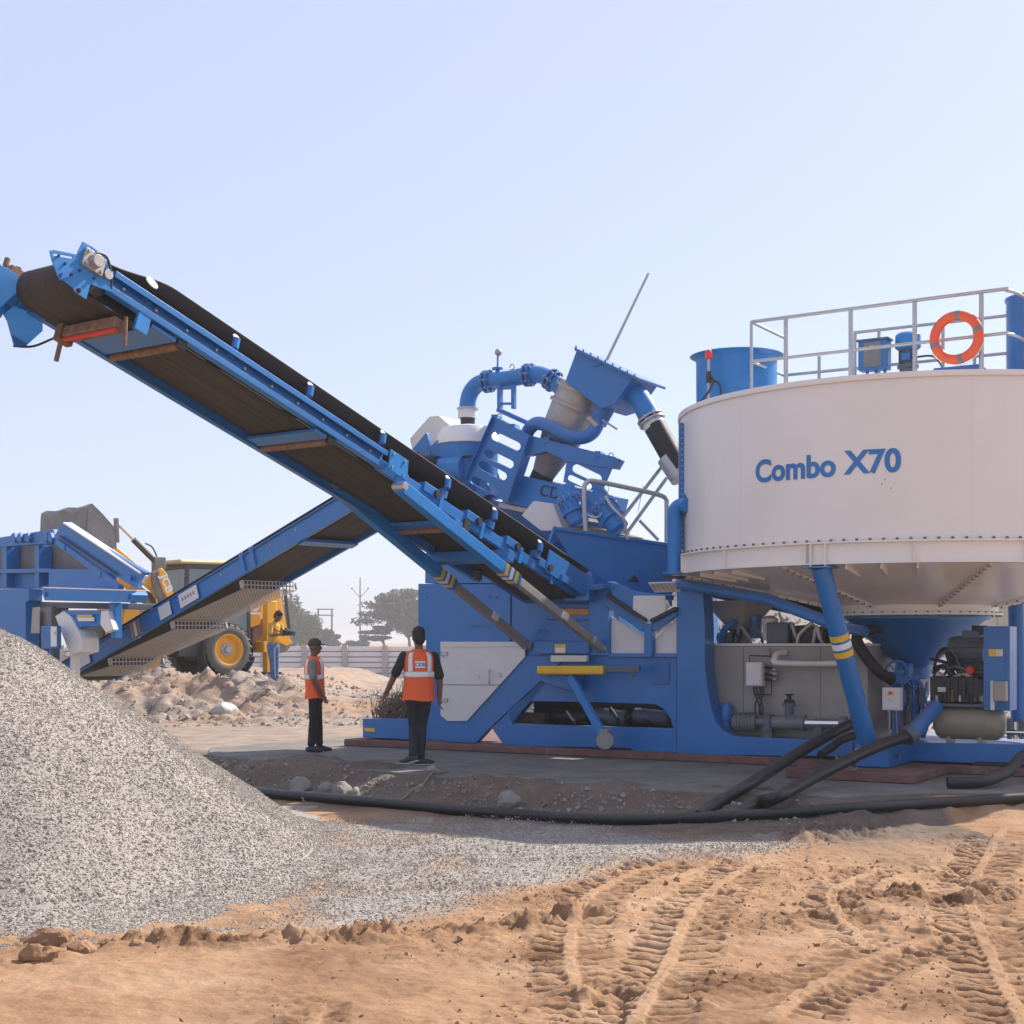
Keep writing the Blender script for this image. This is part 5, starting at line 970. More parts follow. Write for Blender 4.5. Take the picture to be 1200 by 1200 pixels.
# head of the feed conveyor: white covers, motor guards
fbx = thing('feed_box', F(530, 560, 1.2), 'white-topped blue feed box with grey hood at the head of the feed conveyor', 'feed box')
plate('hood', [(480, 514), (503, 488), (514, 487), (527, 498), (526, 510), (500, 530), (484, 532)], 1.5, .8, 'panel_white', fbx, .01)
MB().lathe(F(548, 512, 1.3), UP, [(.1, .2), (.42, .14), (.5, .0), (.52, -.13), (.5, -.14)], 12).build('lid', 'white', fbx); MB().lathe(F(548, 520, 1.3), UP, [(.49, .05), (.49, -.5), (.3, -.9)], 12).build('shell', 'blue_lit', fbx)
plate('guard_plate', [(482, 527), (499, 506), (505, 528), (503, 548), (490, 548)], 1.0, .1, 'blue', fbx, .02); plate('guard_plate', [(504, 522), (530, 501), (536, 512), (537, 540), (524, 548), (507, 546)], .9, .15, 'blue', fbx, .02)
for k_ in range(8): p = F(523 + 5 * math.cos(k_ * .785), 515 + 5 * math.sin(k_ * .785), .88); MB().cyl(p, p + EV3 * .05, .02, n=8).build('vent_hole', 'dark', fbx)
MB().tube(smooth_path([F(520, 545, .9), F(535, 537, .85), F(556, 534, .85)]), .02, 8).build('cable', 'dark', fbx); MB().cyl(F(510, 552, .9), F(545, 548, .9), .2, n=20).build('motor', 'blue_lit', fbx)
plate('skirt', [(515, 545), (560, 535), (575, 580), (540, 590)], 1.1, .5, 'blue_lit', fbx, .02)
plate('support_leg', [(500, 560), (560, 590), (640, 640), (640, 655), (505, 655)], .9, .9, 'blue', fbx, .01)
plate('support_leg', [(570, 585), (690, 608), (700, 650), (640, 650)], 1.2, .8, 'blue', fbx, .01)
# platform rail and ladder braces behind the hopper
pr = thing('platform_rail', F(740, 630, .7), 'galvanised tube rail of the small platform between hopper and tank', 'railing')
a, b_ = hh(690, 625) + nrm * .1, hh(785, 640) + nrm * .1
MB().tube(smooth_path([a, hh(688, 575) + nrm * .1, hh(691, 565) + nrm * .1, hh(700, 563) + nrm * .1, hh(740, 571) + nrm * .1, hh(775, 579) + nrm * .1, hh(784, 584) + nrm * .1, hh(785, 592) + nrm * .1, b_], 5), .035, 12).build('hand_rail', 'galv', pr)
for pts in ([(733, 622), (800, 535)], [(748, 628), (800, 556)], [(733, 602), (770, 640)], [(768, 607), (790, 630)], [(735, 622), (755, 624)]): MB().tube([hh(*pts[0]) + nrm * .5, hh(*pts[1]) + nrm * .5], .028, 8).build('brace', 'galv', pr)
for x_ in (716, 757): MB().tube([hh(x_, 568) + nrm * .1, hh(x_, 573) + nrm * .08, hh(x_ - 3, 582) + nrm * .08, hh(x_ - 6, 600) + nrm * .1], .005, 5).build('chain', 'steel', pr)
# ================================================================ feed conveyor and feed hopper (own axes)
FB = Vector((-.9, 23.2, 0)); E1 = Vector((.75, -.66, 0)).normalized(); E2 = Vector((-E1.y, E1.x, 0))
def F2(px_, py_, v=0.0): return hit(px_, py_, FB + E2 * v, E2)
NV = -.62
p0, p1_ = F2(100, 774, NV), F2(415, 585, NV); FA = (p1_ - p0).normalized(); FN = FA.cross(E2); FN = FN if FN.z > 0 else -FN
fdir = (FA - E2 * FA.dot(E2)).normalized()
def Q(s, l, h): return p0 + fdir * s + E2 * (l - NV) + FN * h            # l from -0.62 (near) to 0.62
def QS(px_, py_): return (F2(px_, py_, NV) - p0).dot(fdir)
send = QS(484, 544); s_lo = -.9
fc = thing('feed_conveyor', p0 - UP * .8, 'blue inclined feed conveyor with perforated guards, in front of the yellow machine', 'conveyor')
for l in (NV, -NV): MB().box(Q((s_lo + send) / 2, l, 0), fdir * (send - s_lo) / 2, E2 * .03, FN * .165).build('stringer', 'blue', fc, .008)
MB().box(Q((s_lo + send) / 2, NV - .035, .16), fdir * (send - s_lo) / 2, E2 * .03, FN * .012).build('top_flange', 'blue', fc, .003)
MB().box(Q((s_lo + send) / 2, NV - .035, -.16), fdir * (send - s_lo) / 2, E2 * .03, FN * .012).build('bottom_flange', 'blue', fc, .003)
CF2 = Matrix((fdir, E2, FN)).transposed().to_4x4(); CF2.translation = Q(4, 0, 0)
def belt2(name, h, l_, mt):
    b_ = MB(); rows = [[Q(s_, l, h + (abs(l) * .2 if h > 0 else 0)) for l in np.linspace(-l_, l_, 7)] for s_ in np.linspace(s_lo, send, 20)]; vs_ = [p for r_ in rows for p in r_]
    b_.add(vs_, [(i * 7 + j, i * 7 + j + 1, i * 7 + j + 8, i * 7 + j + 7) for i in range(19) for j in range(6)]); o = b_.build(name, mt, fc, frame=CF2); so = o.modifiers.new('t', 'SOLIDIFY'); so.thickness = .016; return o
belt2('carrying_belt', .14, .6, 'belt_black'); belt2('return_belt', -.1, .5, 'belt_under')
MB().cyl(Q(send, -.55, .02), Q(send, .55, .02), .16, n=24).build('head_drum', 'dark', fc); MB().cyl(Q(s_lo, -.55, .02), Q(s_lo, .55, .02), .16, n=24).build('tail_drum', 'dark', fc)
for x_, y_ in ((352, 632), (470, 552)):
    s_ = QS(x_, y_); MB().box(Q(s_, 0, -.17), fdir * .09, E2 * .62, FN * .03).build('cross_member', 'blue', fc, .006)
for x_, y_ in ((286, 656), (298, 650)): s_ = QS(x_, y_); MB().box(Q(s_, NV - .05, .02), fdir * .05, E2 * .02, FN * .2).build('splice_plate', 'blue', fc, .01)
for (x_, y_, w_, mm, hh_) in ((156, 738, .035, 'orange_bar', .168), (160, 736, .04, 'reflective', .17), (164, 733, .035, 'orange_bar', .168)): s_ = QS(x_, y_); MB().box(Q(s_, NV - .004, .0), fdir * w_, E2 * .034, FN * hh_).build('reflective_band', mm, fc)
for (x0, x1, y_) in ((215, 236, 703), (191, 203, 716), (88, 109, 778)): s0_, s1_ = QS(x0, y_ + 6), QS(x1, y_ - 7); MB().box(Q((s0_ + s1_) / 2, NV - .075, 0), fdir * abs(s1_ - s0_) / 2, E2 * .006, FN * .13).build('sign_plate', 'panel_white', fc, .003)
for k_ in range(5): MB().box(Q(QS(219 + k_ * 3.2, 706 - k_ * 1.9), NV - .083, .01), fdir * .022, E2 * .002, FN * .03).build('printed_mark', 'mid_grey', fc)
MB().prism([F2(x_, y_, NV - .1) for x_, y_ in ((131, 742), (137, 733), (143, 737), (141, 739), (136, 739), (133, 748), (130, 748))], E2 * .03).build('hook', 'blue_lit', fc)
for x_, y_ in ((122, 762), (146, 750), (182, 727), (262, 678), (320, 645), (350, 627)): s_ = QS(x_, y_); MB().cyl(Q(s_, NV - .03, .05), Q(s_, NV - .045, .05), .018, n=6).build('bolt', 'galv', fc)
def perf(name, o_, ex, ey, nx_, ny_, hole=.62, parent=fc):
    b_ = MB(); dx, dy = ex / nx_, ey / ny_; e = (1 - hole) / 2
    for i in range(nx_):
        for j in range(ny_):
            c0 = o_ + dx * i + dy * j; P = lambda a, b2: c0 + dx * a + dy * b2
            b_.add([P(0, 0), P(1, 0), P(1, 1), P(0, 1), P(e, e), P(1 - e, e), P(1 - e, 1 - e), P(e, 1 - e)], [(0, 1, 5, 4), (1, 2, 6, 5), (2, 3, 7, 6), (3, 0, 4, 7)])
    o = b_.build(name, 'perforated', parent, smooth=0); so = o.modifiers.new('t', 'SOLIDIFY'); so.thickness = .004; return o
lips = [(127, 777), (200, 734), (281, 685)]; ss_ = [QS(x_, y_ - 13) for x_, y_ in lips]
for k_, s_ in enumerate([QS(90, 790)] + ss_):
    nxt = ss_[k_] if k_ < len(ss_) else None; h0 = -.2
    if k_ > 0:
        perf('guard_lip', Q(s_, -.56, h0 - .02), E2 * 1.14, -UP * .16, 14, 2, .66); MB().box(Q(s_, -.62, h0 - .1), fdir * .05, E2 * .02, FN * .07).build('guard_bracket', 'perforated', fc, .006); MB().box(Q(s_, .62, h0 - .1), fdir * .02, E2 * .02, FN * .06).build('guard_bracket', 'perforated', fc, .006)
    if nxt is not None: perf('guard_sheet', Q(s_ + .02, -.6, h0 - .02), E2 * 1.22, fdir * (nxt - s_ - .02) - FN * .16, 18, int((nxt - s_) / .075), .66)
for l in (NV,): MB().beam(Q(-.85, l, -.2), Vector((*Q(-.85, l, 0)[:2], -.03)), .1, .1, E2).build('support_leg', 'blue', fc, .01)

# feed hopper
VH = -1.35
fh_ = thing('feed_hopper', F2(60, 770, 0), 'blue steel feed hopper filled by the yellow loader, at the left edge', 'hopper')
def hq(name, pts, v, th, mt='blue', bevel=.01, holes=(), parent=fh_): return MB().prism([F2(x_, y_, v) for x_, y_ in pts], E2 * th, holes=[[F2(x_, y_, v) for x_, y_ in h_] for h_ in holes]).build(name, mt, parent, bevel)
hq('hopper_wall', [(-70, 640), (72, 632), (128, 668), (120, 688), (-70, 690)], VH + .35, .03, 'bucket_grey'); hq('hopper_wall', [(-70, 634), (85, 630), (120, 690), (-70, 690)], VH + 2.6, .03, 'bucket_grey')
hq('top_beam', [(-70, 634), (-2, 630), (62, 620), (66, 632), (60, 637), (-2, 641), (-70, 645)], VH, .16)
for x_ in (14, 21, 30, 51, 57): hq('hinge_lug', [(x_ - 2, 633), (x_ - 1, 626), (x_ + 2, 624), (x_ + 4, 630), (x_ + 3, 636)], VH - .08, .07, bevel=.006)
for x_ in (-38, 5, 43): hq('rib_post', [(x_ - 2.5, 640), (x_ + 2.5, 639), (x_ + 2.5, 688), (x_ - 2.5, 688)], VH + .02, .3)
hq('mid_rail', [(-70, 668), (58, 666), (58, 671), (-70, 673)], VH - .005, .32); hq('rib_panel', [(-70, 673), (135, 669), (135, 690), (-70, 690)], VH + .2, .04)
hq('side_panel', [(57, 667), (110, 667), (140, 686), (140, 692), (57, 690)], VH - .02, .1)
# the folded end wing
wg = MB(); a_, b_ = F2(72, 613, VH - .05), F2(170, 671, VH - .05); a2, b2 = F2(62, 631, VH - .05), F2(158, 689, VH - .05)
wg.prism([a_, b_, b2, a2], E2 * .1 + E1 * .05); wg.build('wing_board', 'blue', fh_, .012); MB().beam(F2(79, 613, VH), F2(169, 672, VH), .2, .03).build('wing_edge', 'panel_white', fh_, .004)
MB().beam(F2(66, 634, VH - .08), F2(140, 688, VH - .08), .06, .12).build('wing_strut', 'blue', fh_, .01); MB().beam(F2(70, 628, VH - .09), F2(138, 674, VH - .09), .02, .03).build('wing_seam', 'dark', fh_)
hq('wing_board', [(80, 611), (170, 671), (166, 682), (80, 622)], VH + 2.5, .08); MB().prism([F2(152, 668, VH), F2(168, 676, VH), F2(168, 676, VH + 2.4), F2(152, 660, VH + 2.4)], UP * .03).build('end_board', 'blue', fh_, .01)
hq('wing_cap', [(166, 682), (170, 674), (171, 675), (167, 684)], VH - .07, .06, 'panel_white', .004)
for x_, y_ in ((112, 668), (147, 673), (70, 636)): hq('lug', [(x_, y_), (x_ + 6, y_ + 2), (x_ + 5, y_ + 9), (x_ - 1, y_ + 6)], VH - .13, .03, 'blue_lit', .006)
# chassis
hq('body_plate', [(-70, 691), (34, 690), (34, 704), (30, 706), (30, 775), (-70, 775)], VH - .05, .3)
hq('box_beam', [(50, 688.5), (152, 692), (155, 697), (153, 706), (52, 703.5), (49, 695)], VH - .3, .34, 'blue_lit'); hq('beam_cap', [(50, 687.5), (152, 691), (152, 692.5), (50, 689.3)], VH - .31, .36, 'white', .002)
for x_, y_ in ((53, 696), (150, 699)): p = F2(x_, y_, VH - .31); MB().cyl(p, p - E2 * .03, .05, n=12).build('lock_pin', 'blue', fh_)
hq('under_tray', [(30, 705), (150, 707), (150, 714), (30, 712)], VH + .2, 1.6, 'slate'); hq('post', [(128, 706), (135, 706), (135, 748), (130, 748)], VH - .1, .15, 'blue_lit')
hq('tail_guard', [(38, 712), (46, 711), (46, 742), (36, 742)], VH, .02, 'perforated', .0); hq('motor', [(46, 712), (60, 710), (60, 735), (46, 735)], VH + .1, .4, 'mid_grey', .03)
hq('white_chute', [(64, 722), (74, 716), (82, 722), (95, 748), (95, 764), (82, 768)], VH - .2, .4, 'white', .02); hq('white_chute', [(118, 716), (126, 715), (130, 730), (133, 738), (124, 742), (117, 732)], VH - .2, .12, 'white', .02)
hq('arch_plate', [(76, 718), (118, 716), (122, 730), (112, 734), (96, 734), (88, 742), (82, 734)], VH - .15, .1, 'blue_lit'); hq('arch_plate', [(72, 715), (120, 715), (120, 720), (74, 722)], VH - .18, .3); hq('marking', [(90, 720.5), (108, 720.5), (108, 723), (90, 723)], VH - .2, .01, 'yellow_mark', 0); hq('marking', [(90, 723.5), (110, 723.5), (110, 728), (92, 728)], VH - .2, .01, 'white', 0)
hq('skirt', [(30, 705), (50, 705), (60, 735), (60, 775), (30, 775)], VH + .6, .2, 'slate')
for l_ in (VH + .1, VH + 2.4):
    for x_ in (-55, 20): MB().beam(F2(x_, 760, l_), Vector((*F2(x_, 760, l_)[:2], -.02)), .18, .18, E2).build('leg', 'blue', fh_, .01)
MB().beam(F2(88, 766, VH), Vector((*F2(88, 766, VH)[:2], -.02)), .14, .14, E2).build('leg', 'white', fh_, .01)
cpn = thing('control_cabinet', F2(62, 760, VH - .4), 'small blue control cabinet with white face below the feed hopper', 'cabinet')
MB().box(F2(60, 747, VH - .45), E1 * .2, E2 * .1, UP * .22).build('case', 'blue', cpn, .015); MB().box(F2(63, 746, VH - .57), E1 * .1, E2 * .006, UP * .19).build('face', 'white', cpn, .003); MB().prism([F2(x_, y_, VH - .59) for x_, y_ in ((63, 742), (65, 738), (64.5, 741), (66, 741), (63, 745), (63.5, 742.5))], E2 * .004).build('warning_mark', 'yellow_mark', cpn)
MB().beam(F2(60, 755, VH - .45), Vector((*F2(60, 755, VH - .45)[:2], -.03)), .06, .06, E2).build('stand', 'blue', cpn)

# ================================================================ yellow backhoe loader
T = Vector((-.75, -.66, 0)).normalized(); TL = Vector((-T.y, T.x, 0)); TL = TL if TL.y < 0 else -TL
wn_ = Dp(264, 762, 37.0); RB = wn_ - TL * .84; RB.z = ground_z(wn_.x, wn_.y) - .02
def TQ(s, l, h): return RB + T * s + TL * l + UP * h
def T2(px_, py_, l): return hit(px_, py_, TQ(0, l, 0), TL)
bh = thing('backhoe_loader', RB, 'yellow backhoe loader tipping its raised grey bucket into the feed hopper', 'backhoe')
def tb(name, s0_, s1_, l0, l1, h0, h1, mt='tractor_yellow', bv=.03): return MB().box(TQ((s0_ + s1_) / 2, (l0 + l1) / 2, (h0 + h1) / 2), T * (s1_ - s0_) / 2, TL * (l1 - l0) / 2, UP * (h1 - h0) / 2).build(name, mt, bh, bv)
def wheel(s, l, r, w, sg):
    c_ = TQ(s, l, r); a = TL * sg; wl = thing('wheel', c_, None, None); wl.parent = bh; wl.location = c_ - RB
    t_ = MB(); t_.lathe(c_ - a * w / 2, a, [(r * .58, .02), (r * .62, 0), (r * .8, -.012), (r * .93, .03), (r * .955, w * .2), (r * .955, w * .8), (r * .93, w - .03), (r * .8, w + .012), (r * .62, w), (r * .58, w - .02)], 48)
    n_ = 22
    for k_ in range(n_ * 2):
        an = 2 * math.pi * k_ / (n_ * 2); side = 1 if k_ % 2 else -1; d = T * math.cos(an) + UP * math.sin(an); tg = -T * math.sin(an) + UP * math.cos(an)
        t_.box(c_ + d * r * .965 + a * side * w * .24, a * w * .25 + tg * side * r * .05, tg * r * .028, d * r * .035)
    t_.build('tyre', 'tyre', wl)
    MB().lathe(c_ + a * (w / 2 - .16), a, [(0, .03), (r * .2, .03), (r * .22, .0), (r * .45, .0), (r * .5, .09), (r * .56, .15), (r * .6, .15), (r * .6, .0)], 40).build('rim', 'tractor_yellow', wl)
    MB().lathe(c_ + a * (w / 2 - .15), a, [(0, .1), (r * .12, .1), (r * .14, .03), (r * .24, .02), (r * .25, .0)], 24).build('hub', 'galv', wl)
    nb_ = MB()
    for k_ in range(8): an = 2 * math.pi * k_ / 8; d = T * math.cos(an) + UP * math.sin(an); nb_.cyl(c_ + d * r * .19 + a * (w / 2 - .13), c_ + d * r * .19 + a * (w / 2 - .09), .018, n=6)
    nb_.build('wheel_nuts', 'galv', wl, kind='stuff')
for sg in (1, -1): wheel(0, .84 * sg, .68, .42, sg); wheel(2.17, .86 * sg, .46, .3, sg)
tb('chassis', -1.1, 3.0, -.4, .4, .5, .9, 'cab_dark'); tb('bonnet', 1.2, 3.05, -.45, .45, .9, 1.62); tb('bonnet_top', 1.25, 2.9, -.4, .4, 1.62, 1.72, 'tractor_cream'); tb('grille', 3.05, 3.12, -.38, .38, .8, 1.55, 'cab_dark'); tb('belly_guard', .5, 1.3, .42, .8, .5, 1.0, 'cab_dark')
for sg in (1, -1):
    MB().lathe(TQ(0, .62 * sg, .68), TL * sg, [(.74, 0), (.76, .0), (.76, .46), (.74, .46)], 20, a0=0, a1=2.9, x=T).build('fender', 'cab_dark', bh)
    for s_ in (-.75, .15, 1.12): MB().beam(TQ(s_, .74 * sg, 1.0), TQ(s_ - (.12 if s_ > 1 else 0), .68 * sg, 2.82), .07, .09, T).build('cab_pillar', 'cab_dark', bh, .01)
    MB().prism([TQ(-.7, .73 * sg, 1.15), TQ(.1, .73 * sg, 1.15), TQ(.1, .69 * sg, 2.72), TQ(-.7, .69 * sg, 2.72)], TL * .012).build('window_pane', 'glass', bh); MB().prism([TQ(.22, .73 * sg, 1.05), TQ(1.05, .73 * sg, 1.05), TQ(.95, .69 * sg, 2.72), TQ(.22, .69 * sg, 2.72)], TL * .012).build('window_pane', 'glass', bh)
    tb('sill', -.8, 1.15, .70 * sg - .04, .70 * sg + .04, .9, 1.12, 'cab_dark')
MB().prism([TQ(1.1, -.66, 1.15), TQ(1.1, .66, 1.15), TQ(.98, .62, 2.75), TQ(.98, -.62, 2.75)], T * .012).build('window_pane', 'glass', bh); MB().prism([TQ(-.76, -.66, 1.15), TQ(-.76, .66, 1.15), TQ(-.76, .62, 2.75), TQ(-.76, -.62, 2.75)], T * .012).build('window_pane', 'glass', bh)
tb('cab_header', -.8, 1.05, -.72, .72, 2.72, 2.86, 'cab_dark'); rf = MB(); rf.prism([TQ(-.95, -.78, 2.86), TQ(1.25, -.78, 2.84), TQ(1.25, .78, 2.84), TQ(-.95, .78, 2.86)], UP * .11); rf.build('roof', 'tractor_cream', bh, .06)
tb('seat', -.3, .2, -.25, .25, 1.1, 1.75, 'cab_dark'); tb('cab_floor', -.8, 1.2, -.7, .7, .88, 1.0, 'cab_dark')
# loader arms, bucket, rams
bkc = T2(84, 640, 0)
hingeS = (bkc - RB).dot(T); hingeH = bkc.z - RB.z
for sg in (1, -1):
    l = .55 * sg; pv, kn, hg_ = TQ(1.0, l, 1.75), T2(180, 690, .55) + TL * (l - .55), T2(116, 634, .55) + TL * (l - .55)
    MB().beam(pv, kn, .12, .34, UP).build('loader_arm', 'tractor_yellow', bh, .02); MB().beam(kn - T * .1, hg_, .12, .3, UP).build('loader_arm', 'tractor_yellow', bh, .02)
    MB().cyl(TQ(1.35, l, 1.0), TQ(2.0, l, 2.1), .06, n=14).build('lift_ram', 'cab_dark', bh); MB().cyl(TQ(1.75, l, 1.7), kn, .035, n=12).build('ram_rod', 'chrome', bh)
    tb('loader_tower', .75, 1.3, l - .1, l + .1, .8, 2.0)
kt = [(186, 668), (190, 665), (196, 672), (202, 690), (203, 702), (199, 705), (192, 694), (187, 680)]
MB().prism([T2(x_, y_, .95) for x_, y_ in kt], -TL * .12).build('arm_cover', 'tractor_yellow', bh, .03); MB().prism([T2(x_ - 8, y_ + 3, .9) for x_, y_ in kt], -TL * .12).build('arm_cover', 'bucket_grey', bh, .03)
vs_, fs_ = text_polys('JCB', .34, .01); c_ = T2(195, 684, .96); d1 = (T2(201, 702, .96) - T2(188, 668, .96)).normalized(); d2 = TL.cross(d1); d2 = d2 if d2.dot(T) < 0 else -d2
MB().add([c_ + d1 * v.x * .9 + d2 * v.y * .8 + TL * .004 for v in vs_], fs_).build('lettering', 'white', bh, smooth=0)
rt0, rt1 = T2(186, 662, .3), T2(136, 612, .3); dd = rt1 - rt0
MB().cyl(rt0, rt0 + dd * .6, .075, n=14).build('tilt_ram', 'cab_dark', bh); MB().cyl(rt0 + dd * .58, rt1, .04, n=12).build('ram_rod', 'chrome', bh); MB().beam(rt1 + UP * .1, T2(137, 636, .3), .12, .09, T).build('tilt_link', 'bucket_grey', bh, .01); MB().box(rt0, T * .16, TL * .1, UP * .2).build('ram_bracket', 'bucket_grey', bh, .03)
MB().tube(smooth_path([rt0 + UP * .1, rt0 + UP * .28 + dd * .15, rt0 + UP * .2 + dd * .32]), .02, 6).build('hydraulic_hose', 'dark', bh)
# bucket: tipped shell, mouth down, with cheeks at both ends
bw = 2.6; pr_ = [T2(x_, y_, 1.05) for x_, y_ in ((103, 650), (101, 622), (102, 596), (108, 591), (121, 603), (134, 618), (137, 642))]; wob = [0, .02, .05, .02, 0, 0, 0]
for k_ in range(len(pr_) - 1):
    a_, b_ = pr_[k_], pr_[k_ + 1]; nn_ = (b_ - a_).cross(TL).normalized() * .025; m_ = MB(); st_ = 10; vs_ = []
    for t_ in range(st_ + 1):
        for p_, wv in ((a_, wob[k_]), (b_, wob[k_ + 1])): q_ = p_ - TL * bw * t_ / st_ + UP * wv * math.sin(t_ * 1.3 + 1) * 1.2; vs_ += [q_, q_ + nn_]
    fs_ = []
    for t_ in range(st_): o_ = t_ * 4; fs_ += [(o_, o_ + 2, o_ + 6, o_ + 4), (o_ + 1, o_ + 5, o_ + 7, o_ + 3), (o_, o_ + 4, o_ + 5, o_ + 1), (o_ + 2, o_ + 3, o_ + 7, o_ + 6)]
    m_.add(vs_, fs_ + [(0, 1, 3, 2), (st_ * 4, st_ * 4 + 2, st_ * 4 + 3, st_ * 4 + 1)]).build('bucket_plate', 'bucket_grey', bh)
for l in (0, bw): MB().prism([p_ - TL * l for p_ in pr_], -TL * .03).build('bucket_cheek', 'bucket_grey', bh)
MB().beam(pr_[0], pr_[0] - TL * bw, .03, .14, UP).build('cutting_edge', 'galv', bh, .004)
for k_ in range(7): MB().box(pr_[0] - TL * (.1 + k_ * (bw - .2) / 6) - UP * .1, T * .02, TL * .05, UP * .08).build('tooth', 'galv', bh, .006)
MB().prism([T2(x_, y_, .5) for x_, y_ in ((147, 711), (167, 708), (163, 722), (158, 741), (142, 744))], -TL * .9).build('bonnet_nose', 'tractor_yellow', bh, .03)
# stabiliser, backhoe
for sg in (1, -1): tb('stabiliser_leg', -1.5, -1.2, .78 * sg - .12, .78 * sg + .12, .08, 1.95); tb('stabiliser_foot', -1.6, -1.1, .78 * sg - .2, .78 * sg + .2, .02, .1, 'cab_dark', .01)
MB().prism([T2(x_, y_, .6) for x_, y_ in ((283, 700), (296, 692), (310, 690), (305, 732), (288, 738), (282, 728))], -TL * .3).build('rear_frame', 'tractor_yellow', bh, .03); tb('slide_frame', -1.4, -1.1, -.9, .9, .6, .9)
vs_, fs_ = text_polys('JCB', .42, .012); c_ = T2(300, 708, .61); MB().add([c_ + (UP * v.x * .9 - T * .12 * v.x) + T * v.y * .9 + TL * .006 for v in vs_], fs_).build('lettering', 'white', bh, smooth=0)
apex = T2(317, 678, 0); a1_, a2_ = T2(300, 752, 0), T2(331, 757, 0)
MB().beam(a1_, apex, .22, .3, T).build('boom', 'tractor_yellow', bh, .03); MB().beam(apex, a2_, .2, .34, T).build('dipper', 'tractor_yellow', bh, .03)
MB().cyl(apex + T * .25 - UP * .3, T2(308, 748, 0), .06, n=12).build('dipper_ram', 'cab_dark', bh); MB().cyl(T2(328, 690, 0) - T * .15, T2(336, 742, 0) - T * .1, .05, n=12).build('bucket_ram', 'cab_dark', bh)
bb = [(322, 745), (330, 735), (340, 742), (344, 754), (336, 764), (326, 766), (321, 758)]
MB().prism([T2(x_, y_, .35) for x_, y_ in bb], -TL * .7).build('digging_bucket', 'bucket_grey', bh, .03); MB().box(T2(302, 740, .2), T * .35, TL * .3, UP * .35).build('swing_post', 'rust', bh, .04)
MB().prism([T2(x_, y_, .42) for x_, y_ in ((327, 738), (338, 745), (343, 754), (336, 757), (326, 752))], -TL * .06).build('bucket_link', 'tractor_yellow', bh, .02)
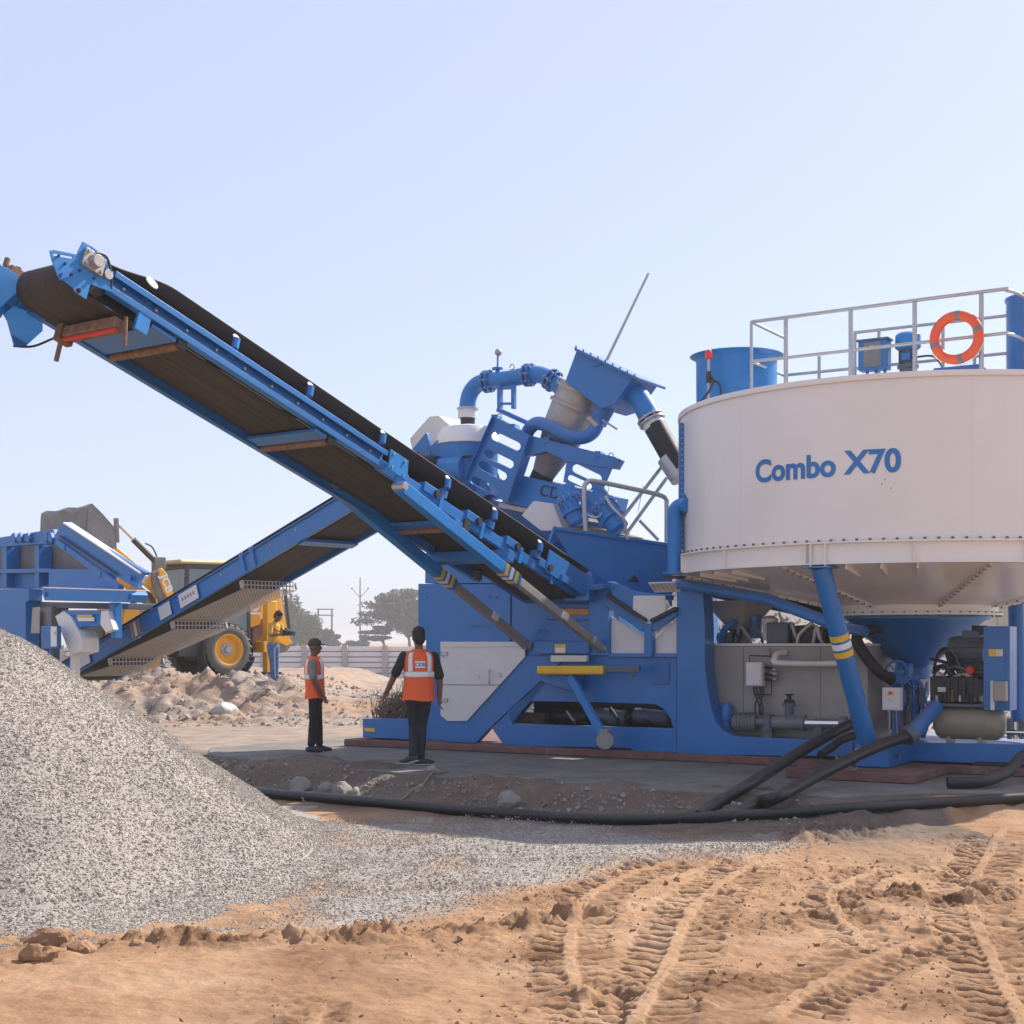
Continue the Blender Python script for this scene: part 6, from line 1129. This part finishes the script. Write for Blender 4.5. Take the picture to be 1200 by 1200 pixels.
# ================================================================ people
def person(pos, ang, Hh, label, pose, parts_mat):
    fw_ = Vector((math.cos(ang), math.sin(ang), 0)); lf_ = Vector((-fw_.y, fw_.x, 0)); S = Hh / 1.76
    root = thing('person', pos, label, 'person'); pos = Vector(pos); lean = Vector(pose.get('lean', (0, 0, 0)))
    def P(f, l, u):
        k_ = max(u - .95, 0); return pos + (fw_ * (f + lean.x * k_) + lf_ * (l + lean.y * k_) + UP * (u - lean.z * k_)) * S
    def R_(*a): return [(x_ * S, y_ * S) for x_, y_ in a]
    def rem(o, vox, it=4):
        r_ = o.modifiers.new('remesh', 'REMESH'); r_.mode = 'VOXEL'; r_.voxel_size = vox; r_.use_smooth_shade = True; s_ = o.modifiers.new('smooth', 'SMOOTH'); s_.factor = .5; s_.iterations = it; return o
    # head frame
    nk = P(.0, 0, 1.50); hy, hpit = pose.get('head', (0, 0)); hm = Matrix.Rotation(hy, 3, 'Z') @ Matrix.Rotation(ang, 3, 'Z') @ Matrix.Rotation(hpit, 3, 'Y')
    def Hd(f, l, u): return nk + hm @ (Vector((f, l, u)) * S)
    b_ = MB()
    b_.loft([P(0, 0, .92), P(0, 0, 1.06), P(0, 0, 1.28), P(0, 0, 1.41), P(0, 0, 1.47)], R_((.15, .1), (.135, .09), (.16, .105), (.165, .09), (.08, .06)), lf_)
    b_.loft([P(-.01, 0, 1.44), Hd(.005, 0, .08)], R_((.058, .058), (.052, .055)), lf_)
    b_.ball(Hd(.01, 0, .16), (.098 * S, .077 * S, .115 * S), 16, M=hm); b_.ball(Hd(.045, 0, .09), (.058 * S, .052 * S, .058 * S), 12, M=hm); b_.ball(Hd(.108, 0, .135), (.022 * S, .014 * S, .026 * S), 8, M=hm)
    b_.ball(Hd(.096, 0, .085), (.014 * S, .024 * S, .012 * S), 8, M=hm); b_.ball(Hd(.085, 0, .178), (.02 * S, .05 * S, .013 * S), 8, M=hm)
    for sg in (-1, 1): b_.ball(Hd(-.005, .079 * sg, .14), (.022 * S, .012 * S, .034 * S), 8, M=hm)
    for sg, a in zip((1, -1), ('L', 'R')):
        sh, el, wr = [P(*q_) for q_ in pose['arm' + a]]; hd = (wr - el).normalized(); hs = pose.get('palm' + a, fw_)
        b_.loft([sh, (sh + el) / 2, el, el + (wr - el) * .4, wr], R_((.052, .052), (.048, .05), (.04, .042), (.042, .04), (.028, .032)), hs)
        kn = wr + hd * .09 * S; b_.loft([wr, wr + hd * .05 * S, kn], R_((.026, .022), (.04, .016), (.042, .014)), hs)
        curl = pose.get('curl' + a, .5); cd = (hd.cross(hs)).normalized() * (1 if pose.get('curlside' + a, 1) > 0 else -1)
        for k_, (o_, ln) in enumerate(((-.03, .068), (-.01, .08), (.01, .075), (.03, .058))):
            q0 = kn + Vector(hs).normalized() * o_ * S; q1 = q0 + (hd * math.cos(curl * .5) + cd * math.sin(curl * .5)) * ln * .5 * S; q2 = q1 + (hd * math.cos(curl * 1.3) + cd * math.sin(curl * 1.3)) * ln * .5 * S
            b_.loft([q0 - hd * .01, q1, q2], R_((.0095, .0095), (.009, .009), (.0075, .0075)), hs, 8)
        th = wr + hd * .035 * S + Vector(hs).normalized() * .035 * S; b_.loft([wr + hd * .02 * S + Vector(hs).normalized() * .02 * S, th + cd * .015 * S, th + hd * .045 * S + cd * .03 * S], R_((.014, .014), (.012, .012), (.009, .009)), hs, 8)
        hp, kn_, an = [P(*q_) for q_ in pose['leg' + a]]
        b_.loft([hp, (hp + kn_) / 2, kn_, kn_ + (an - kn_) * .35, an], R_((.08, .085), (.068, .07), (.05, .055), (.05, .052), (.035, .04)), lf_)
        fd_ = (fw_ * math.cos(pose.get('foot' + a, 0)) + lf_ * math.sin(pose.get('foot' + a, 0))); sp_ = fd_.cross(UP)
        b_.loft([an - fd_ * .03 * S - UP * .03 * S, an + fd_ * .08 * S - UP * .05 * S, an + fd_ * .15 * S - UP * .055 * S], R_((.035, .035), (.04, .03), (.035, .02)), sp_)
        lift = pose.get('heel' + a, 0)
        s_ = MB(); s_.loft([an - fd_ * .06 * S - UP * (.045 - lift) * S, an + fd_ * .02 * S - UP * (.035 - lift * .5) * S, an + fd_ * .11 * S - UP * .05 * S, an + fd_ * .185 * S - UP * .058 * S], R_((.04, .04), (.048, .05), (.05, .038), (.036, .022)), sp_)
        so_ = rem(s_.build('shoe', parts_mat['shoe'], root), .008, 3)
        if 'sole' in parts_mat: MB().loft([an - fd_ * .07 * S - UP * (.078 - lift) * S, an + fd_ * .06 * S - UP * .078 * S, an + fd_ * .2 * S - UP * .078 * S], R_((.042, .012), (.046, .012), (.034, .012)), sp_).build('sole', parts_mat['sole'], so_)
    rem(b_.build('body', 'skin', root), .0072, 3)
    t_ = MB(); t_.loft([P(0, 0, .86), P(0, 0, .95), P(0, 0, 1.05)], R_((.165, .12), (.165, .118), (.15, .105)), lf_)
    for a in 'LR':
        hp, kn_, an = [P(*q_) for q_ in pose['leg' + a]]; lw = pose.get('width', 1)
        t_.loft([hp, (hp + kn_) / 2, kn_, kn_ + (an - kn_) * .35, kn_ + (an - kn_) * .7, an + (kn_ - an) * .06], [(x_ * S * lw, y_ * S * lw) for x_, y_ in ((.095, .105), (.084, .09), (.066, .07), (.064, .07), (.058, .062), (.056, .062))], lf_, 16)
    rem(t_.build('trousers', parts_mat['trousers'], root), .012, 2)
    if 'shirt' in parts_mat or 'vest' in parts_mat:
        sh_ = MB(); sh_.loft([P(0, 0, .97), P(0, 0, 1.1), P(0, 0, 1.28), P(0, 0, 1.4), P(0, 0, 1.465)], R_((.162, .118), (.155, .112), (.172, .12), (.175, .105), (.085, .072)), lf_)
        for a in 'LR':
            s0_, el, wr = [P(*q_) for q_ in pose['arm' + a]]; fr = parts_mat.get('sleeve', .6)
            if fr <= 1: sh_.loft([s0_, s0_ + (el - s0_) * fr * .6, s0_ + (el - s0_) * fr], R_((.066, .066), (.064, .064), (.066, .066)), fw_)
            else: sh_.loft([s0_, (s0_ + el) / 2, el, el + (wr - el) * .5, wr + (el - wr) * .06], R_((.066, .066), (.06, .06), (.053, .053), (.05, .05), (.04, .04)), fw_)
        rem(sh_.build('shirt', parts_mat['shirt'], root), .012, 3)
    if 'vest' in parts_mat:
        us = [.84, .9, .97, 1.05, 1.13, 1.21, 1.29, 1.36, 1.41, 1.45, 1.48, 1.5]; rx = [.215, .207, .2, .196, .195, .197, .2, .202, .198, .175, .125, .085]; ry = [.165, .158, .152, .15, .15, .152, .155, .15, .14, .12, .095, .078]
        rr = random.Random(int(Hh * 100)); ph = [rr.uniform(0, 6) for _ in range(4)]
        def vp(th, u, off=0.0):
            k_ = max(1.1 - u, 0); wv = 1 + .035 * k_ * 4 * math.sin(5 * th + ph[0] + u * 3) + .015 * math.sin(9 * th + ph[1] + u * 9) + .012 * math.sin(3 * th + 14 * u + ph[2])
            a, c_ = np.interp(u, us, rx) * wv + off, np.interp(u, us, ry) * wv + off; return P(c_ * math.sin(th) + .0, -a * math.cos(th), u + .01 * math.sin(3 * th + ph[3]) * (u < .86))
        n_ = 40; v_ = MB(); v_.add([vp(2 * math.pi * j / n_, u) for u in us for j in range(n_)], [(i * n_ + j, i * n_ + (j + 1) % n_, (i + 1) * n_ + (j + 1) % n_, (i + 1) * n_ + j) for i in range(len(us) - 1) for j in range(n_)])
        vo = v_.build('vest', parts_mat['vest'], root, smooth=60)
        def tape(t0_, t1_, u0_, u1_, k_=18):
            kk = max(3, int(abs(u1_ - u0_) / .03)); m_ = MB(); m_.add([vp(t0_ + (t1_ - t0_) * j / k_, u0_ + (u1_ - u0_) * i / kk, .007) for i in range(kk + 1) for j in range(k_ + 1)], [(i * (k_ + 1) + j, i * (k_ + 1) + j + 1, (i + 1) * (k_ + 1) + j + 1, (i + 1) * (k_ + 1) + j) for i in range(kk) for j in range(k_)])
            o = m_.build('reflective_tape', 'vest_tape', vo, smooth=60); so = o.modifiers.new('t', 'SOLIDIFY'); so.thickness = .004; return o
        tape(0, 2 * math.pi, 1.14, 1.21, 48)
        for th in (R(-90 - 38), R(-90 + 38), R(90 - 38), R(90 + 38)): tape(th - .17, th + .17, 1.2, 1.46, 4)
        if parts_mat.get('badge'):
            k_ = 8; m_ = MB(); m_.add([vp(R(-90) + (j / k_ - .5) * .62, u, .009) for u in (1.26, 1.345) for j in range(k_ + 1)], [(j, j + 1, j + k_ + 2, j + k_ + 1) for j in range(k_)]); m_.build('badge', 'vest_tape', vo)
            tv, tf_ = text_polys('CDE', .062, .002); MB().add([vp(R(-90) + v.x / .19, 1.302 + v.y, .013) for v in tv], tf_).build('badge_lettering', 'blue_lit', vo, smooth=0)
    # hair or cap, eyes
    h_ = MB()
    if parts_mat.get('cap'):
        h_.ball(Hd(.002, 0, .2), (.108 * S, .086 * S, .09 * S), 18, M=hm); h_.ball(Hd(.135, 0, .195), (.06 * S, .07 * S, .009 * S), 14, M=hm @ Matrix.Rotation(R(8), 3, 'Y')); rem(h_.build('cap', 'camo', root), .008, 2)
    else:
        h_.ball(Hd(-.006, 0, .19), (.104 * S, .086 * S, .1 * S), 18, M=hm); h_.ball(Hd(-.05, 0, .13), (.062 * S, .078 * S, .085 * S), 14, M=hm); h_.ball(Hd(.03, 0, .255), (.06 * S, .055 * S, .04 * S), 12, M=hm)
        for k_ in range(60):
            t1_, t2_ = random.uniform(0, 6.28), random.uniform(.2, 1.5); h_.ball(Hd(-.006 + .1 * math.cos(t1_) * math.cos(t2_), .083 * math.sin(t1_) * math.cos(t2_), .19 + .1 * math.sin(t2_)), .014 * S, 6)
        rem(h_.build('hair', 'hair', root), .008, 1)
    for sg in (-1, 1): MB().ball(Hd(.092, .033 * sg, .158), (.009 * S, .014 * S, .007 * S), 8, M=hm).build('eye', 'dark', root)
    return root, P
# man in cap, in profile, facing right
p = G(369, 881, 0.0); p.z = 0.0
person(p, R(8), 1.68, 'man in cap and orange vest standing in profile on the slab, grey sleeves', dict(
    armL=[(-.0, .19, 1.42), (-.03, .23, 1.14), (.05, .2, .9)], armR=[(-.02, -.19, 1.42), (-.02, -.24, 1.13), (.11, -.22, .9)], legL=[(0, .09, .92), (.05, .1, .5), (.07, .1, .09)], legR=[(0, -.09, .92), (-.02, -.09, .5), (-.06, -.1, .09)],
    head=(R(-12), R(4)), lean=(-.03, 0, 0), curlL=.6, curlR=.7, curlsideL=-1, footR=R(-20)), dict(shoe='shoe', trousers='black_cloth', shirt='tshirt_grey', vest='vest', cap=True, sleeve=.85))
# man walking away, seen from behind, left arm reaching to the brushwood
p = G(491, 897, 0.0); p.z = 0.0
person(p, R(100), 1.82, 'man in orange vest with back badge, seen from behind, reaching to the brushwood', dict(
    armL=[(0, .19, 1.42), (.0, .31, 1.17), (.1, .42, .92)], armR=[(0, -.19, 1.42), (.0, -.27, 1.13), (.02, -.27, .87)], legL=[(0, .09, .92), (.12, .06, .5), (-.08, .09, .11)], legR=[(0, -.09, .92), (.1, -.05, .5), (.06, -.03, .085)],
    head=(R(10), R(6)), lean=(.02, .0, 0), curlL=1.0, curlR=.7, curlsideL=-1, width=.95, heelL=.04, footL=R(55), footR=R(-70)), dict(shoe='shoe', sole='sole', trousers='dark_jeans', shirt='black_cloth', vest='vest', sleeve=.95, badge=True))
# photographer on the bank
p = Dp(320, 801, 33.2); p.z = ground_z(p.x, p.y) - .02
_, P3 = person(p, R(-25), 1.66, 'man in yellow shirt and blue jeans looking down into a camera by the backhoe', dict(
    armL=[(.02, .19, 1.42), (.08, .26, 1.15), (.3, .1, 1.2)], armR=[(.02, -.19, 1.42), (.06, -.27, 1.14), (.3, -.08, 1.18)], legL=[(0, .09, .92), (.02, .1, .5), (0, .11, .09)], legR=[(0, -.09, .92), (.04, -.09, .5), (.08, -.1, .09)],
    head=(R(0), R(32)), lean=(.12, 0, .02), curlL=1.3, curlR=1.3, width=1.05), dict(shoe='shoe', trousers='blue_jeans', shirt='yellow_shirt', sleeve=.8))
cm = thing('photo_camera', P3(.38, .0, 1.2), 'black camera with lens held in both hands of the man in yellow', 'camera'); c = P3(.36, .0, 1.22)
f_ = Vector((math.cos(R(-25)), math.sin(R(-25)), 0)); l_ = Vector((-f_.y, f_.x, 0)); MB().box(c, f_ * .05, l_ * .09, UP * .065).build('body', 'dark', cm, .012); MB().cyl(c + f_ * .05, c + f_ * .2 - UP * .03, .05, .055, n=18).build('lens', 'dark', cm); MB().box(c + UP * .08, f_ * .03, l_ * .035, UP * .025).build('viewfinder', 'dark', cm, .008)
MB().tube(smooth_path([P3(-.1, .1, 1.45), P3(.1, .15, 1.3), c + l_ * .09, c - l_ * .09, P3(.1, -.15, 1.3), P3(-.12, -.1, 1.45)]), .012, 6).build('strap', 'dark', cm)
# brushwood bundle on the slab
rr = random.Random(5); bw_ = MB(); c0 = F(458, 842, .45); c0.z = .11
for k_ in range(900):
    a = rr.uniform(0, 6.28); r_ = abs(rr.gauss(0, .22)); q_u = rr.uniform(-.3, .35); q0 = c0 + EU3 * q_u + EV3 * rr.uniform(-.12, .35) + UP * rr.uniform(.0, .42 + .55 * (q_u + .3)); d = (EU3 * rr.gauss(.5, .35) + EV3 * rr.gauss(0, .25) + UP * rr.gauss(.6, .3)).normalized(); ln = rr.uniform(.15, .4)
    bw_.tube([q0, q0 + d * ln * .5 + Vector((rr.gauss(0, .02), 0, rr.gauss(0, .02))), q0 + d * ln + UP * rr.gauss(0, .04)], [.009, .007, .003], 4)
bb_ = thing('brushwood_heap', c0, 'heap of dry brushwood behind the low blue beam, beside the walking man', 'brushwood'); bw_.build('twigs', 'straw', bb_, kind='stuff')
# ================================================================ background
# precast compound wall: posts with stacked planks
FD = 68.0; wl = thing('compound_wall', (0, FD, 0), 'long white compound wall of stacked concrete planks between grey posts', 'wall')
bay = 47.3 / FPX * FD; x0 = (357 - CX) / FPX * FD; zt_ = ZC + (CY - 757) / FPX * FD; zb = zt_ - 2.05
post = MB().box((x0, FD - .05, (zt_ + zb) / 2), (.13, 0, 0), (0, .14, 0), (0, 0, (zt_ - zb) / 2 + .03)).build('post', 'wall_post', wl, .01)
ph_ = 2.05 / 8; plank = MB().box((x0 + bay / 2, FD, zb + ph_ / 2), (bay / 2 - .02, 0, 0), (0, .03, 0), (0, 0, ph_ / 2 - .026)).build('plank', 'wall_white', wl, .008)
for k_ in range(-9, 16):
    if k_: stamp(post, wl, (bay * k_, 0, 0))
    for j in range(8):
        if k_ or j: stamp(plank, wl, (bay * k_, 0, ph_ * j + rng.normal(0, .002)))
MB().box((x0 + bay * 3, FD + .06, (zt_ + zb) / 2), (bay * 12.9, 0, 0), (0, .02, 0), (0, 0, 1.0)).build('wall_core', 'wall_post', wl)
# trees
def tree(name, base, crown_c, crown_r, nleaf, lsize, mt, label, flat=False, seed=1, lobes=14):
    r_ = np.random.default_rng(seed); rt = thing(name, base, label, 'tree', 'trees beyond the wall'); base = Vector(base); cc = Vector(crown_c)
    lb = []
    for k_ in range(lobes):
        d = r_.normal(size=3); d /= np.linalg.norm(d); d *= r_.uniform(.35, .95); c_ = cc + Vector((d[0] * crown_r[0], d[1] * crown_r[1], d[2] * crown_r[2])); lb.append((c_, np.array(crown_r) * r_.uniform(.22, .42) * (np.array([1.15, 1.15, .5]) if flat else 1)))
    t_ = MB(); top = base + (cc - base) * .75; t_.tube(smooth_path([base - UP * .3, base + (top - base) * .35 + Vector((.15, 0, 0)), top], 4), list(np.linspace(.36, .14, 9)), 8)
    for c_, _ in lb: st_ = base + (top - base) * r_.uniform(.4, .95); t_.tube([st_, (st_ + c_) / 2 + UP * .15, c_], [.08, .05, .02], 5)
    t_.build('trunk', 'bark', rt)
    n_ = nleaf; li = r_.integers(0, len(lb), n_); cen = np.array([list(lb[i][0]) for i in range(len(lb))])[li]; rad = np.array([lb[i][1] for i in range(len(lb))])[li]
    dd_ = r_.normal(size=(n_, 3)); dd_ /= np.linalg.norm(dd_, axis=1)[:, None]; pos_ = cen + dd_ * rad * (r_.uniform(0, 1, (n_, 1)) ** .45)
    a_ = r_.normal(size=(n_, 3)); a_ /= np.linalg.norm(a_, axis=1)[:, None]; b2 = np.cross(a_, r_.normal(size=(n_, 3))); b2 /= np.linalg.norm(b2, axis=1)[:, None]; sz_ = lsize * r_.uniform(.6, 1.4, (n_, 1))
    vv_ = np.stack([pos_ - a_ * sz_, pos_ + b2 * sz_ * .5, pos_ + a_ * sz_, pos_ - b2 * sz_ * .5], 1) - np.array(base); o = raw_mesh('crown', vv_.reshape(-1, 3), np.arange(n_ * 4).reshape(-1, 4), mt); o.parent = rt; o['kind'] = 'stuff'; ORG[o] = base; return rt
TD = 285.0
def tp(px_, py_, d=TD): return Dp(px_, py_, d)
def pxm(w, d=TD): return w / FPX * d
tree('bushy_tree', (*tp(352, 760)[:2], 0), tp(348, 733), (pxm(40), 4, pxm(36)), 9000, .36, 'leaf_a', 'bushy green tree beyond the wall, right of the backhoe bucket', seed=3, lobes=22)
tree('bushy_tree', (*tp(300, 760, 295)[:2], 0), tp(300, 735, 295), (pxm(45, 295), 4, pxm(30, 295)), 5000, .38, 'leaf_a', 'bushy green tree beyond the wall, mostly hidden behind the backhoe', seed=4, lobes=14)
tree('acacia_tree', (*tp(480, 760, 275)[:2], 0), tp(475, 720, 275), (pxm(52, 275), 4.5, pxm(32, 275)), 13000, .34, 'leaf_b', 'spreading grey-green acacia with layered branches beside the blue cabinet', True, 6, 48)
tree('low_thorn_tree', (*tp(450, 762, 275)[:2], 0), tp(447, 741, 275), (pxm(24, 275), 1.5, pxm(9, 275)), 2600, .32, 'leaf_b', 'low thorn tree with sparse twigs just right of the utility pole', True, 9, 10)
for k_, (x_, w_, h_) in enumerate(((395, 22, 9), (420, 24, 8), (372, 20, 14))):
    tree('low_bush', (*tp(x_, 760, 300)[:2], 0), tp(x_, 756 - h_ * .6, 300), (pxm(w_, 300), 1.4, pxm(h_, 300)), 2200, .36, 'leaf_a', ['low grey-green bush along the wall, left of the utility pole', 'low grey-green bush along the wall at the foot of the utility pole', 'taller rounded bush between the bushy tree and the faint gantry'][k_], seed=20 + k_, lobes=8)
tree('bushy_tree', (*tp(230, 760, 295)[:2], 0), tp(215, 735, 295), (pxm(40, 295), 4, pxm(24, 295)), 3000, .38, 'leaf_b', 'dim tree seen through the gaps under the feed conveyor', seed=14, lobes=10)
# utility pole
UD = 260.0; up_ = thing('utility_pole', (*Dp(422, 757, UD)[:2], 0), 'slim utility pole with two short arms and insulators beyond the wall', 'utility pole')
b0 = Dp(422, 770, UD); MB().cyl((b0.x, b0.y, -.2), Dp(422, 679, UD), .16, .1, n=10).build('shaft', 'cab_dark', up_)
for s_ in (-1, 1): MB().tube([Dp(422, 700, UD), Dp(422 + 6 * s_, 694, UD), Dp(422 + 9 * s_, 690, UD)], .06, 6).build('arm', 'cab_dark', up_); MB().ball(Dp(422 + 9.5 * s_, 689.5, UD), .16, 8).build('insulator', 'cab_dark', up_)
MB().ball(Dp(422, 677.5, UD), .14, 8).build('insulator', 'cab_dark', up_)
gn = thing('steel_gantry', (*Dp(381, 757, 300)[:2], 0), 'faint steel gantry frame far beyond the wall', 'gantry')
for x_ in (373, 389): q_ = Dp(x_, 757, 300); MB().beam((q_.x, q_.y, -.2), Dp(x_, 714, 300), .35, .35, Vector((1, 0, 0))).build('column', 'mid_grey', gn)
for y_ in (714, 721): MB().beam(Dp(371, y_, 300), Dp(391, y_, 300), .25, .25).build('girder', 'mid_grey', gn)
# gravel stockpiles and a cabin behind the machine
def cone_h(cx_, cy_, r_, h_, sd):
    def f(x, y): d = np.hypot(x - cx_, y - cy_); return h_ * (1 - d / r_) + .12 * fbm(x, y, 1.1, 4, sd) - .02
    return f
heap('gravel_stockpile', cone_h(4.6, 32.5, 6.4, 4.35, 101), -2.5, 11.5, 25.5, 39.5, .16, 45, .05, 'pale gravel stockpile half hidden behind the plant', 'gravel', lambda a, b_: b_ < 33)
heap('gravel_stockpile', cone_h(11.8, 26.5, 4.2, 1.75, 107), 7.4, 16.2, 22, 31, .14, 60, .04, 'low stony heap behind the blue cabinet at the right edge', 'gravel', lambda a, b_: b_ < 27)
hb = thing('site_cabin', (11.5, 31.5, 0), 'beige ribbed site cabin behind the tank at the right edge', 'cabin')
MB().box((12.6, 33, 1.35), (2.1, 0, 0), (0, 1.2, 0), (0, 0, 1.35)).build('shell', 'cabin_beige', hb, .02)
rb0 = MB().box((10.7, 31.79, 1.35), (.05, 0, 0), (0, .03, 0), (0, 0, 1.3)).build('rib', 'cabin_beige', hb, .01)
for k_ in range(1, 14): stamp(rb0, hb, (.29 * k_, 0, 0))
MB().box((12.6, 33, 2.75), (2.2, 0, 0), (0, 1.3, 0), (0, 0, .06)).build('roof', 'panel_white', hb, .02)
# haze: one closed box of even air round everything
hz = MB().box((0, 2900, 7), (3700, 0, 0), (0, 3250, 0), (0, 0, 9)); ho = hz.build('haze', 'dark', smooth=0, kind='stuff'); ho.data.materials.clear()
m = bpy.data.materials.new('air'); m.use_nodes = True; nt = m.node_tree; nt.nodes.remove(nt.nodes['Principled BSDF']); pv_ = nt.nodes.new('ShaderNodeVolumePrincipled'); pv_.inputs['Color'].default_value = (.96, .94, .94, 1); pv_.inputs['Density'].default_value = .0009; pv_.inputs['Anisotropy'].default_value = .35
nt.links.new(pv_.outputs[0], nt.nodes['Material Output'].inputs['Volume']); ho.data.materials.append(m)
